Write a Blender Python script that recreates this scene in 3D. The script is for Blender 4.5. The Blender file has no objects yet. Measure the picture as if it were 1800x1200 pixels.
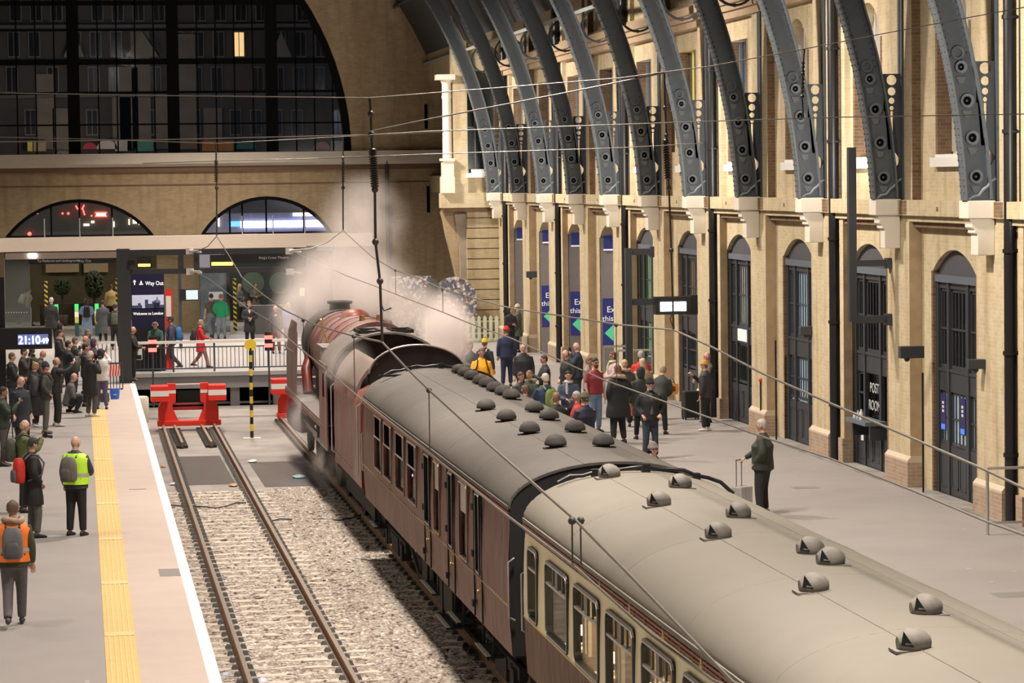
import bpy, math, random
import numpy as np
from math import sin, cos, pi, sqrt, atan2, radians, asin
from mathutils import Vector, Matrix
random.seed(7)
SC = bpy.context.scene
COL = SC.collection

# ------------------------------------------------------------------ camera
H = 6.2                       # eye height above the platforms (footbridge)
FPX = 5200.0                  # focal length in pixels of the 1800 x 1200 frame
PSI, TH, RHO = 0.148929, 0.054596, 0.013
_f = Vector((sin(PSI)*cos(TH), cos(PSI)*cos(TH), -sin(TH)))
_r0 = Vector((cos(PSI), -sin(PSI), 0)); _u0 = _r0.cross(_f)
CR = _r0*cos(RHO) - _u0*sin(RHO); CU = _u0*cos(RHO) + _r0*sin(RHO); CF = _f
cam = bpy.data.cameras.new('camera'); camo = bpy.data.objects.new('camera', cam); COL.objects.link(camo)
cam.sensor_fit = 'HORIZONTAL'; cam.sensor_width = 36; cam.lens = FPX/1800*36
cam.clip_start = 0.5; cam.clip_end = 600
camo.matrix_world = Matrix(((CR.x, CU.x, -CF.x, 0), (CR.y, CU.y, -CF.y, 0), (CR.z, CU.z, -CF.z, H), (0, 0, 0, 1)))
SC.camera = camo

def ray(px, py): return CF*FPX + CR*(px-900) + CU*(600-py)
def gz(px, py, z=0.0):        # point of the photo on a level surface of height z
    d = ray(px, py); t = (z-H)/d.z; return (d.x*t, d.y*t, z)
def gx(px, py, x):            # ... on a plane parallel to the side wall
    d = ray(px, py); t = x/d.x; return (x, d.y*t, H+d.z*t)
def gy(px, py, y):            # ... on a plane parallel to the end wall
    d = ray(px, py); t = y/d.y; return (d.x*t, y, H+d.z*t)

# ------------------------------------------------------------------ world, exposure, lights
w = bpy.data.worlds.new('night'); SC.world = w; w.use_nodes = True
w.node_tree.nodes['Background'].inputs[0].default_value = (0.02, 0.024, 0.035, 1)
w.node_tree.nodes['Background'].inputs[1].default_value = 0.5
SC.view_settings.view_transform = 'Standard'; SC.view_settings.look = 'None'
SC.view_settings.exposure = 0.55; SC.view_settings.gamma = 1.0; SC.view_settings.use_curve_mapping = False
SC.cycles.max_bounces = 6; SC.cycles.diffuse_bounces = 3; SC.cycles.glossy_bounces = 3
SC.cycles.transmission_bounces = 4; SC.cycles.transparent_max_bounces = 12; SC.cycles.volume_bounces = 4
SC.cycles.caustics_reflective = False; SC.cycles.caustics_refractive = False
SC.cycles.volume_step_rate = 2.0; SC.cycles.volume_max_steps = 128
SC.cycles.sample_clamp_indirect = 6

def lamp(name, loc, power, col, aim=(0, 0, -1), size=1.0, size_y=None, kind='AREA', spot=None, spread=None):
    l = bpy.data.lights.new(name, kind); o = bpy.data.objects.new(name, l); COL.objects.link(o)
    l.energy = power; l.color = col; o.location = loc
    o.rotation_euler = Vector(aim).to_track_quat('-Z', 'Y').to_euler()
    if kind == 'AREA':
        l.shape = 'RECTANGLE' if size_y else 'DISK'; l.size = size
        if size_y: l.size_y = size_y
        if spread: l.spread = radians(spread)
    if kind == 'SPOT': l.spot_size = radians(spot); l.spot_blend = 0.6; l.shadow_soft_size = size
    if kind == 'POINT': l.shadow_soft_size = size
    return o
WARM = (1.0, 0.87, 0.76)
for k in range(10):           # rows of floodlights under the roof
    y = 10+12.1*k
    if y > 117: y = 117
    lamp('roof_floodlight', (5.6, y, 13.0), 860, WARM, size=1.3, spread=118)
    lamp('roof_floodlight', (-5.5, min(y+5, 116), 13.0), 230, WARM, size=1.3, spread=118)
    if k < 9: lamp('roof_floodlight', (9.5, y+3, 11.5), 430, (1.0, 0.88, 0.76), aim=(1, 0.0, -0.95), size=0.7, spread=112)
for k in range(5):            # unseen spots added above the ledge to brighten alternate ribs
    y = 50.95+6.05*(2*k+1)
    lamp('rib_fill_spot', (15.6, y+0.9, 6.4), 620, (1.0, 0.93, 0.85), aim=(0.08, 1, 0.32), size=0.25, kind='SPOT', spot=75)
lamp('rib_fill_spot', (15.2, 45.2, 6.4), 620, (1.0, 0.93, 0.85), aim=(0.08, 1, 0.32), size=0.25, kind='SPOT', spot=75)  # same added spot for the nearest rib

# ------------------------------------------------------------------ materials
MATS = {}
def mat(name, col, rough=0.7, metal=0.0, var=0.12, scale=6.0, bump=0.0, emit=0.0, dirt=None, dscale=1.2, damt=0.5, alpha=1.0, spec=0.5, vstretch=None):
    if name in MATS: return MATS[name]
    m = bpy.data.materials.new(name); m.use_nodes = True; nt = m.node_tree; N = nt.nodes; L = nt.links
    b = N['Principled BSDF']; b.inputs['Roughness'].default_value = rough; b.inputs['Metallic'].default_value = metal
    b.inputs['Specular IOR Level'].default_value = spec
    col = tuple(col)+(1,)
    tc = N.new('ShaderNodeTexCoord'); src = tc.outputs['Object']
    if vstretch:
        mp = N.new('ShaderNodeMapping'); mp.inputs['Scale'].default_value = vstretch; L.new(src, mp.inputs[0]); src = mp.outputs[0]
    nz = N.new('ShaderNodeTexNoise'); nz.inputs['Scale'].default_value = scale; nz.inputs['Detail'].default_value = 4; L.new(src, nz.inputs['Vector'])
    mx = N.new('ShaderNodeMix'); mx.data_type = 'RGBA'
    mx.inputs['A'].default_value = tuple(c*(1-var) for c in col[:3])+(1,); mx.inputs['B'].default_value = tuple(min(1, c*(1+var)) for c in col[:3])+(1,)
    L.new(nz.outputs['Fac'], mx.inputs['Factor']); out = mx.outputs['Result']
    if dirt:
        n2 = N.new('ShaderNodeTexNoise'); n2.inputs['Scale'].default_value = dscale; n2.inputs['Detail'].default_value = 6; n2.inputs['Roughness'].default_value = 0.65; L.new(src, n2.inputs['Vector'])
        rp = N.new('ShaderNodeValToRGB'); rp.color_ramp.elements[0].position = 0.42; rp.color_ramp.elements[1].position = 0.68
        L.new(n2.outputs['Fac'], rp.inputs[0]); ml = N.new('ShaderNodeMath'); ml.operation = 'MULTIPLY'; ml.inputs[1].default_value = damt; L.new(rp.outputs[0], ml.inputs[0])
        m2 = N.new('ShaderNodeMix'); m2.data_type = 'RGBA'; L.new(ml.outputs[0], m2.inputs['Factor']); L.new(out, m2.inputs['A']); m2.inputs['B'].default_value = tuple(dirt)+(1,); out = m2.outputs['Result']
    L.new(out, b.inputs['Base Color'])
    if bump:
        bp = N.new('ShaderNodeBump'); bp.inputs['Strength'].default_value = bump; bp.inputs['Distance'].default_value = 0.02; L.new(nz.outputs['Fac'], bp.inputs['Height']); L.new(bp.outputs[0], b.inputs['Normal'])
    if emit: b.inputs['Emission Color'].default_value = col; b.inputs['Emission Strength'].default_value = emit
    if alpha < 1: b.inputs['Alpha'].default_value = alpha
    MATS[name] = m; return m

def brick_mat(name, c1, c2, mortar, patch, patch2, bw=0.23, bh=0.075, pamt=0.6, bump=0.4):
    m = bpy.data.materials.new(name); m.use_nodes = True; nt = m.node_tree; N = nt.nodes; L = nt.links; b = N['Principled BSDF']
    b.inputs['Roughness'].default_value = 0.9; b.inputs['Specular IOR Level'].default_value = 0.2
    tc = N.new('ShaderNodeTexCoord'); sp = N.new('ShaderNodeSeparateXYZ'); L.new(tc.outputs['Object'], sp.inputs[0])
    ad = N.new('ShaderNodeMath'); L.new(sp.outputs[0], ad.inputs[0]); L.new(sp.outputs[1], ad.inputs[1])
    cb = N.new('ShaderNodeCombineXYZ'); L.new(ad.outputs[0], cb.inputs[0]); L.new(sp.outputs[2], cb.inputs[1])
    br = N.new('ShaderNodeTexBrick'); L.new(cb.outputs[0], br.inputs['Vector']); br.inputs['Scale'].default_value = 1.0
    br.inputs['Brick Width'].default_value = bw; br.inputs['Row Height'].default_value = bh; br.inputs['Mortar Size'].default_value = bh*0.10
    br.inputs['Color1'].default_value = c1+(1,); br.inputs['Color2'].default_value = c2+(1,); br.inputs['Mortar'].default_value = mortar+(1,)
    n1 = N.new('ShaderNodeTexNoise'); n1.inputs['Scale'].default_value = 2.2; n1.inputs['Detail'].default_value = 8; n1.inputs['Roughness'].default_value = 0.7; L.new(tc.outputs['Object'], n1.inputs['Vector'])
    rp = N.new('ShaderNodeValToRGB'); rp.color_ramp.elements[0].position = 0.45; rp.color_ramp.elements[1].position = 0.66; L.new(n1.outputs['Fac'], rp.inputs[0])
    ml = N.new('ShaderNodeMath'); ml.operation = 'MULTIPLY'; ml.inputs[1].default_value = pamt; L.new(rp.outputs[0], ml.inputs[0])
    mx = N.new('ShaderNodeMix'); mx.data_type = 'RGBA'; L.new(ml.outputs[0], mx.inputs['Factor']); L.new(br.outputs['Color'], mx.inputs['A']); mx.inputs['B'].default_value = patch+(1,)
    mp = N.new('ShaderNodeMapping'); mp.inputs['Scale'].default_value = (3, 3, 0.35); L.new(tc.outputs['Object'], mp.inputs[0])
    n2 = N.new('ShaderNodeTexNoise'); n2.inputs['Scale'].default_value = 1.0; n2.inputs['Detail'].default_value = 5; L.new(mp.outputs[0], n2.inputs['Vector'])
    r2 = N.new('ShaderNodeValToRGB'); r2.color_ramp.elements[0].position = 0.5; r2.color_ramp.elements[1].position = 0.75; L.new(n2.outputs['Fac'], r2.inputs[0])
    m2l = N.new('ShaderNodeMath'); m2l.operation = 'MULTIPLY'; m2l.inputs[1].default_value = pamt; L.new(r2.outputs[0], m2l.inputs[0])
    m2 = N.new('ShaderNodeMix'); m2.data_type = 'RGBA'; L.new(m2l.outputs[0], m2.inputs['Factor']); L.new(mx.outputs['Result'], m2.inputs['A']); m2.inputs['B'].default_value = patch2+(1,)
    L.new(m2.outputs['Result'], b.inputs['Base Color'])
    bp = N.new('ShaderNodeBump'); bp.inputs['Strength'].default_value = bump; bp.inputs['Distance'].default_value = 0.01; L.new(br.outputs['Fac'], bp.inputs['Height']); bp.invert = True; L.new(bp.outputs[0], b.inputs['Normal'])
    MATS[name] = m; return m

brick_y = brick_mat('yellow_stock_brick', (0.56, 0.465, 0.295), (0.48, 0.39, 0.23), (0.53, 0.465, 0.34), (0.64, 0.56, 0.40), (0.32, 0.22, 0.13))
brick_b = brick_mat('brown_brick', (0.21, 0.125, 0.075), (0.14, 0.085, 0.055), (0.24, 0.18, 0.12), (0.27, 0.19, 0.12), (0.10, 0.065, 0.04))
brick_end = brick_mat('end_wall_brick', (0.47, 0.36, 0.215), (0.40, 0.295, 0.165), (0.43, 0.335, 0.22), (0.54, 0.42, 0.27), (0.27, 0.185, 0.11))
brick_p = brick_mat('plinth_brick', (0.33, 0.235, 0.17), (0.40, 0.29, 0.21), (0.44, 0.37, 0.29), (0.5, 0.4, 0.28), (0.25, 0.15, 0.1), pamt=0.4)
stone = mat('painted_stone', (0.72, 0.66, 0.56), 0.7, var=0.08, scale=3)
steel = mat('blue_grey_steel', (0.062, 0.074, 0.086), 0.55, var=0.15, scale=9, bump=0.1)
steel_d = mat('dark_steel', (0.06, 0.07, 0.085), 0.5, var=0.15)
blackp = mat('black_paint', (0.012, 0.012, 0.014), 0.4, var=0.2)
doorp = mat('charcoal_paint', (0.04, 0.045, 0.052), 0.45, var=0.1, scale=2)
doorf = mat('grey_frame_paint', (0.12, 0.14, 0.17), 0.5, var=0.1)
white = mat('white_paint', (0.8, 0.78, 0.74), 0.55, var=0.05)
tarmac = mat('platform_tarmac', (0.285, 0.266, 0.256), 0.65, var=0.10, scale=1.1, dirt=(0.33, 0.30, 0.28), dscale=0.35, damt=0.6, bump=0.05)
paving = mat('edge_paving', (0.47, 0.39, 0.34), 0.7, var=0.08, scale=1.5, dirt=(0.40, 0.33, 0.30), dscale=0.8, damt=0.4)
yellow_t = mat('yellow_tactile', (0.60, 0.44, 0.17), 0.6, var=0.12, scale=4)
concr = mat('concrete', (0.33, 0.31, 0.29), 0.8, var=0.15, scale=2, dirt=(0.12, 0.11, 0.10), dscale=0.9, damt=0.8)
concr_g = mat('grey_concrete', (0.24, 0.24, 0.25), 0.7, var=0.12, scale=2)
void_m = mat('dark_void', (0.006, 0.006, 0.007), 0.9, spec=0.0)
glassd = mat('dim_window_glass', (0.02, 0.022, 0.025), 0.08, var=0.3)
def glass_mat(name, tint, a):
    m = bpy.data.materials.new(name); m.use_nodes = True; N = m.node_tree.nodes; L = m.node_tree.links
    N.remove(N['Principled BSDF']); t = N.new('ShaderNodeBsdfTransparent'); t.inputs[0].default_value = tint+(1,)
    g = N.new('ShaderNodeBsdfGlossy'); g.inputs['Roughness'].default_value = 0.05; x = N.new('ShaderNodeMixShader'); x.inputs[0].default_value = a
    L.new(t.outputs[0], x.inputs[1]); L.new(g.outputs[0], x.inputs[2]); L.new(x.outputs[0], N['Material Output'].inputs[0]); MATS[name] = m; return m
glass = glass_mat('clear_glass', (0.86, 0.88, 0.86), 0.10)
glass_g = glass_mat('greenish_glass', (0.60, 0.68, 0.66), 0.16)
glass_n = glass_mat('night_window_glass', (0.70, 0.72, 0.75), 0.07)

# ------------------------------------------------------------------ mesh helpers
def tag(o, label=None, cat=None, group=None, kind=None):
    if label: o['label'] = label
    if cat: o['category'] = cat
    if group: o['group'] = group
    if kind: o['kind'] = kind
    return o
def empty(name, loc=(0, 0, 0), rz=0.0, label=None, cat=None, group=None, parent=None):
    o = bpy.data.objects.new(name, None); COL.objects.link(o); o.location = loc; o.rotation_euler = (0, 0, rz); o.empty_display_size = 0.2
    if parent: o.parent = parent
    return tag(o, label, cat, group)
class MB:
    def __init__(s): s.v = []; s.f = []; s.mi = []; s.sm = []
    def add(s, vs, fs, m=0, smooth=False):
        b = len(s.v); s.v += [tuple(p) for p in vs]
        for f in fs: s.f.append([i+b for i in f]); s.mi.append(m); s.sm.append(smooth)
        return s
    def box(s, x0, x1, y0, y1, z0, z1, m=0, M=None):
        vs = [Vector((x, y, z)) for z in (z0, z1) for y in (y0, y1) for x in (x0, x1)]
        if M: vs = [M @ p for p in vs]
        return s.add(vs, [(0, 2, 3, 1), (4, 5, 7, 6), (0, 1, 5, 4), (1, 3, 7, 5), (3, 2, 6, 7), (2, 0, 4, 6)], m)
    def cyl(s, a, b, r, r1=None, n=12, m=0, cap=True, smooth=True):
        a = Vector(a); b = Vector(b); r1 = r if r1 is None else r1; d = (b-a).normalized()
        u = d.orthogonal().normalized(); w_ = d.cross(u)
        vs = [a+(u*cos(2*pi*i/n)+w_*sin(2*pi*i/n))*r for i in range(n)]+[b+(u*cos(2*pi*i/n)+w_*sin(2*pi*i/n))*r1 for i in range(n)]
        s.add(vs, [(i, (i+1) % n, n+(i+1) % n, n+i) for i in range(n)], m, smooth)
        if cap: s.add(vs[:n], [tuple(range(n))[::-1]], m); s.add(vs[n:], [tuple(range(n))], m)
        return s
    def tube(s, pts, r, n=6, m=0):
        pts = [Vector(p) for p in pts]; rings = []
        u = (pts[1]-pts[0]).normalized().orthogonal().normalized()
        for i, p in enumerate(pts):
            d = (pts[min(i+1, len(pts)-1)]-pts[max(i-1, 0)]).normalized()
            u = (u-d*u.dot(d)).normalized(); w_ = d.cross(u)
            rr = r[i] if isinstance(r, (list, tuple)) else r
            rings.append([p+(u*cos(2*pi*k/n)+w_*sin(2*pi*k/n))*rr for k in range(n)])
        return s.loft(rings, m)
    def loft(s, rings, m=0, cap=True, smooth=True, closed=True):
        n = len(rings[0]); vs = [p for r in rings for p in r]; fs = []
        for i in range(len(rings)-1):
            for k in range(n if closed else n-1):
                k2 = (k+1) % n; fs.append((i*n+k, i*n+k2, (i+1)*n+k2, (i+1)*n+k))
        s.add(vs, fs, m, smooth)
        if cap: s.add(rings[0], [tuple(range(n))[::-1]], m, False); s.add(rings[-1], [tuple(range(n))], m, False)
        return s
    def prism(s, pts, axis, a, b, m=0):     # 2-D outline extruded along an axis; outline in the two other coordinates
        def P(p, t): return {'x': (t, p[0], p[1]), 'y': (p[0], t, p[1]), 'z': (p[0], p[1], t)}[axis]
        n = len(pts); vs = [P(p, a) for p in pts]+[P(p, b) for p in pts]
        return s.add(vs, [tuple(range(n))[::-1], tuple(range(n, 2*n))]+[(i, (i+1) % n, n+(i+1) % n, n+i) for i in range(n)], m)
    def lathe(s, prof, c=(0, 0, 0), n=16, m=0, M=None, smooth=True):
        rings = [[Vector((r*cos(2*pi*k/n), r*sin(2*pi*k/n), z)) for k in range(n)] for r, z in prof]
        if M: rings = [[M @ p for p in r] for r in rings]
        rings = [[p+Vector(c) for p in r] for r in rings]
        return s.loft(rings, m, True, smooth)
    def ball(s, c, r, n=10, m=0):
        r = (r, r, r) if not isinstance(r, (list, tuple)) else r; k = max(4, n//2)
        rings = [[Vector((c[0]+r[0]*sin(pi*(j+.02)/(k+.04))*cos(2*pi*i/n), c[1]+r[1]*sin(pi*(j+.02)/(k+.04))*sin(2*pi*i/n), c[2]+r[2]*cos(pi*(j+.02)/(k+.04)))) for i in range(n)] for j in range(k+1)]
        return s.loft(rings[::-1], m)
    def ring(s, c, R, r, axis='y', n=24, m=0, h=None):   # flat annulus with thickness
        h = h or r; rings = []
        for k in range(n+1):
            a = 2*pi*k/n; o = (cos(a), sin(a)); q = []
            for dr, dh in ((-r, -h), (r, -h), (r, h), (-r, h)):
                x, z = (R+dr)*o[0], (R+dr)*o[1]
                q.append({'y': (c[0]+x, c[1]+dh, c[2]+z), 'x': (c[0]+dh, c[1]+x, c[2]+z), 'z': (c[0]+x, c[1]+z, c[2]+dh)}[axis])
            rings.append(q)
        return s.loft(rings, m, False, False)
    def build(s, name, mats, parent=None, label=None, cat=None, group=None, kind=None, bevel=0):
        me = bpy.data.meshes.new(name); me.from_pydata(s.v, [], s.f)
        for q in (mats if isinstance(mats, (list, tuple)) else [mats]): me.materials.append(q)
        me.polygons.foreach_set('material_index', s.mi); me.polygons.foreach_set('use_smooth', s.sm)
        me.update(); o = bpy.data.objects.new(name, me); COL.objects.link(o)
        if parent: o.parent = parent
        if bevel: b = o.modifiers.new('bevel', 'BEVEL'); b.width = bevel; b.segments = 2; b.limit_method = 'ANGLE'
        return tag(o, label, cat, group, kind)
KIDS = {}
def children(o): return [c for c in COL.objects if c.parent == o]
def copy_tree(o, parent=None, index=None):
    if index is None:
        index = {}
        for c in COL.objects:
            if c.parent: index.setdefault(c.parent.name, []).append(c)
    c = o.copy(); COL.objects.link(c)
    if parent: c.parent = parent
    for ch in index.get(o.name, []): copy_tree(ch, c, index)
    return c
def textobj(txt, size, loc, rot, m, parent=None, name='lettering', depth=0.004, align='LEFT', squeeze=1.0, **kw):
    cu = bpy.data.curves.new(name, 'FONT'); cu.body = txt; cu.size = size; cu.extrude = depth; cu.align_x = align
    t = bpy.data.objects.new(name, cu); COL.objects.link(t); bpy.context.view_layer.update()
    me = bpy.data.meshes.new_from_object(t.evaluated_get(bpy.context.evaluated_depsgraph_get())); bpy.data.objects.remove(t)
    me.materials.clear(); me.materials.append(m); me.transform(Matrix.Diagonal((squeeze, 1, 1, 1)))
    o = bpy.data.objects.new(name, me); COL.objects.link(o); o.location = loc; o.rotation_euler = rot
    if parent: o.parent = parent
    return tag(o, **kw)
ORD = ['first', 'second', 'third', 'fourth', 'fifth', 'sixth', 'seventh', 'eighth', 'ninth', 'tenth', 'eleventh', 'twelfth', 'thirteenth', 'fourteenth', 'fifteenth', 'sixteenth', 'seventeenth', 'eighteenth', 'nineteenth', 'twentieth']
# ================================================================== the setting: floors
ZR = -0.915                                   # top of the rails
def TX(y): return 3.22+0.0055*(y-42)          # centre line of the empty track
def RX(y): return 6.88+0.0045*(y-42)          # centre line of the train's track
def EX(y): return 1.83+0.004*(y-44)           # edge of the platform with the yellow strip
YE = 97.6                                     # end of the tracks
def strip(name, xf0, xf1, y0, y1, z0, z1, m, **kw):
    b = MB(); a = [(xf0(y0), y0), (xf1(y0), y0), (xf1(y1), y1), (xf0(y1), y1)]; b.prism(a, 'z', z0, z1); return b.build(name, m, kind='structure', **kw)
C_ = lambda v: (lambda y: v)
strip('platform_floor', C_(-15.2), lambda y: EX(y)-1.05, 4, YE, -1.3, 0, tarmac)
strip('platform_paving', lambda y: EX(y)-1.05, lambda y: EX(y)-0.16, 4, 93, -1.3, 0.0, paving)
strip('platform_edge', lambda y: EX(y)-0.16, EX, 4, 93, -1.2, 0.004, white)
strip('platform_end_paving', lambda y: EX(y)-1.05, lambda y: EX(y)-0.02, 93, YE, -1.3, 0, concr_g)
strip('tactile_paving', lambda y: EX(y)-1.42, lambda y: EX(y)-1.00, 4, 82.6, -0.01, 0.008, yellow_t)
b = MB()
for i in range(1, 6):                         # raised ridges of the tactile strip
    b.add([(EX(4)-1.42+.07*i-.012, 4, .014), (EX(4)-1.42+.07*i+.012, 4, .014), (EX(82.6)-1.42+.07*i+.012, 82.6, .014), (EX(82.6)-1.42+.07*i-.012, 82.6, .014)], [(0, 1, 2, 3)])
b.build('tactile_ridges', mat('yellow_ridge', (0.66, 0.50, 0.23), 0.6), kind='structure')
b = MB(); random.seed(3)
y = 30.0
while y < 81: b.box(EX(y)-1.41, EX(y)-1.01, y, y+0.32, .004, .017); y += 5.6+random.uniform(-1, 1)
b.build('tactile_repair_slabs', mat('pale_yellow_slab', (0.70, 0.52, 0.26), 0.6), kind='structure')
strip('platform_floor', lambda y: RX(y)+1.66, C_(18.0), 4, YE, -1.3, 0, tarmac)
strip('platform_edge', lambda y: RX(y)+1.60, lambda y: RX(y)+1.72, 4, YE, -1.2, 0.004, white)
strip('wall_foot_kerb', C_(16.25), C_(16.70), 4, YE, 0, 0.03, concr)
b = MB(); b.box(-16, 20, YE, 160, -.12, 0); b.box(-16, EX(95), YE, YE+1, -1.6, -.12); b.box(8.6, 20, YE, YE+1, -1.6, -.12); b.build('concourse_floor', mat('concourse_paving', (0.36, 0.34, 0.33), 0.45, var=0.08, scale=1.2), kind='structure')
b = MB(); b.box(0, 12, 4, YE, -1.8, -1.34); b.build('track_bed', concr, kind='structure')
# small pale marks and joints on the platforms
b = MB(); random.seed(5)
for i in range(60):
    y = random.uniform(22, 95); x = random.choice([random.uniform(-3, 0.2), random.uniform(9.2, 16)])
    a, c = random.uniform(.01, .05), random.uniform(.03, .16); b.add([(x-a, y-c, .003), (x+a, y-c*.6, .003), (x+a*.8, y+c, .003), (x-a*.7, y+c*.8, .003)], [(0, 1, 2, 3)])
b.build('floor_scuff_marks', mat('pale_scuff', (0.38, 0.355, 0.335), 0.6), kind='structure')
b = MB()
for px, py in ((1075, 988), (1690, 700*0+990), (1500, 1010), (470, 438)): pass
for (x0, y0, w_, d) in ((13.4, 41.5, .9, .5), (12.1, 47.5, .7, .4), (14.2, 57.0, .5, .4), (1.15, 60.5, .35, .12), (1.35, 46.9, .33, .9)):
    b.box(x0, x0+w_, y0, y0+d, 0, .004)
b.build('floor_access_covers', mat('cover_grey', (0.235, 0.225, 0.215), 0.5), kind='structure')

# ================================================================== side wall
DB = 6.05
def DY(k): return 54.30+DB*k                  # middle of doorway k
def RY(k): return 50.95+DB*k                  # camera-side face of roof rib k
XW = 16.65
HW = 1.38                                     # half width of a doorway
b = MB(); seg = 14
def arch(yc, hw, z0, z1, n=seg):              # points of a segmental arch, left to right in y
    r = (hw*hw+(z1-z0)**2)/(2*(z1-z0)); a0 = asin(min(1, hw/r)) if z1-z0 < hw else pi/2; cz = z1-r
    return [(yc+r*sin(-a0+2*a0*i/n), cz+r*cos(-a0+2*a0*i/n)) for i in range(n+1)]
for k in range(-2, 10):
    yc = DY(k); y0, y1 = yc-DB/2, yc+DB/2
    b.prism([(y0, 0), (yc-HW, 0), (yc-HW, 4.33), (y0, 4.33)], 'x', XW, XW+.55)
    b.prism([(yc+HW, 0), (y1, 0), (y1, 4.33), (yc+HW, 4.33)], 'x', XW, XW+.55)
    b.prism([(y0, 4.33)]+arch(yc, HW, 4.33, 4.76)+[(y1, 4.33), (y1, 6.5), (y0, 6.5)], 'x', XW, XW+.55)
    wh = 1.0
    top = arch(yc, wh, 9.05, 9.8) if k < 3 else [(yc-wh, 9.6), (yc+wh, 9.6)]
    zs = top[0][1]
    b.prism([(y0, 6.5), (yc-wh, 6.5), (yc-wh, zs), (y0, zs)], 'x', XW, XW+.55)
    sl = yc+2.0
    if k < 3: b.prism([(yc+wh, 6.5), (y1, 6.5), (y1, zs), (yc+wh, zs)], 'x', XW, XW+.55)
    else:
        b.prism([(yc+wh, 6.5), (sl-.3, 6.5), (sl-.3, zs), (yc+wh, zs)], 'x', XW, XW+.55); b.prism([(sl+.3, 6.5), (y1, 6.5), (y1, zs), (sl+.3, zs)], 'x', XW, XW+.55)
        b.box(XW+.35, XW+.55, sl-.3, sl+.3, 6.5, zs, 1); b.box(XW, XW+.35, sl-.3, sl+.3, 6.5, 6.9)
    b.prism([(y0, zs)]+top+[(y1, zs), (y1, 12.6), (y0, 12.6)], 'x', XW, XW+.55)
    # brown brick quoins round the openings
    for s in (-1, 1):
        b.box(XW-.004, XW+.552, *sorted((yc+s*(HW-.004), yc+s*(HW+.10))), 0, 4.33, 1)
        b.box(XW-.004, XW+.40, *sorted((yc+s*(wh-.004), yc+s*(wh+.14))), 6.5, zs, 1)
b.box(XW, XW+.55, DY(9)+DB/2, 115.6, 0, 12.6)
b.box(XW+.55, XW+.8, 30, 116, 4.9, 12.6, 0)
b.build('wall_right', [brick_y, brick_b], kind='structure')
# string course, cornice
b = MB(); b.box(16.33, XW, 38, 115.6, 5.40, 5.70); b.box(16.42, XW, 38, 115.6, 5.28, 5.40); b.box(16.50, XW, 38, 115.6, 5.17, 5.28, 1)  # dark lowest strip: the ledge's shadow put into the brick colour
for k in range(-1, 11): b.box(16.324, 16.34, RY(k)-.62, RY(k)-.12, 5.42, 5.69, 1); b.box(16.322, 16.34, DY(k)-.05, DY(k)+.05, 5.50, 5.58, 1)
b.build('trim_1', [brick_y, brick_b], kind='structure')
b = MB()
b.box(16.38, XW, 60, 115.6, 10.12, 10.30); b.box(16.28, XW, 60, 115.6, 10.30, 10.45); b.box(16.18, XW, 60, 115.6, 10.45, 10.65); b.box(16.5, XW, 60, 115.6, 10.65, 10.8)
b.build('trim_2', mat('brown_cornice_stone', (0.42, 0.31, 0.20), 0.8, var=0.2, scale=2), kind='structure')
# piers with brick plinths
for k in range(-1, 11):
    r = RY(k); ev = k % 2 == 0
    ya, yb = (r-.45, r+1.15) if ev else (r-.55, r+1.0)
    if k == 10: yb = r+.9
    b = MB()
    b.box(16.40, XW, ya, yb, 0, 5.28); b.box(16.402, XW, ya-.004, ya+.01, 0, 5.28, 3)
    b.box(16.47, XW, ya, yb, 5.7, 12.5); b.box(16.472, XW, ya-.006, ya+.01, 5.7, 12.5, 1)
    b.box(16.33, XW, ya-.05, yb+.05, 0, .52, 2); b.prism([(16.33, .52), (16.33, .56), (16.40, .64), (XW, .64), (XW, .52)], 'y', ya-.05, yb+.05, 4)
    if ev:
        sa, sb = r-1.36, r-1.06
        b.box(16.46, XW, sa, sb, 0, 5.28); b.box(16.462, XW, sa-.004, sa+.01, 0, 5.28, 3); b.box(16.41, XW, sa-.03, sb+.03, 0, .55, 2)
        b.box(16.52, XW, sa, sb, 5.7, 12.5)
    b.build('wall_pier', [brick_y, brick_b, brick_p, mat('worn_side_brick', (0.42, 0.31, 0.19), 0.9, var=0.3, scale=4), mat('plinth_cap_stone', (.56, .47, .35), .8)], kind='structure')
    # painted corbel carrying the rib
    c = MB()
    c.prism([(15.88, 5.40), (15.88, 5.72), (16.40, 5.72), (16.40, 5.40)], 'y', r, r+.52)
    c.prism([(15.93, 5.40), (16.40, 5.40), (16.40, 4.74), (16.08, 4.74), (16.08, 5.12), (16.02, 5.14), (16.03, 5.2), (15.97, 5.24), (15.97, 5.3)], 'y', r+.06, r+.46)
    if k >= 0:
        c.build('stone_corbel', stone, label='%s cream painted wall corbel under a steel roof rib, counted from the luggage rail end' % ORD[k], cat='corbel', group='cream corbels along the brick wall', bevel=.015)

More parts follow.
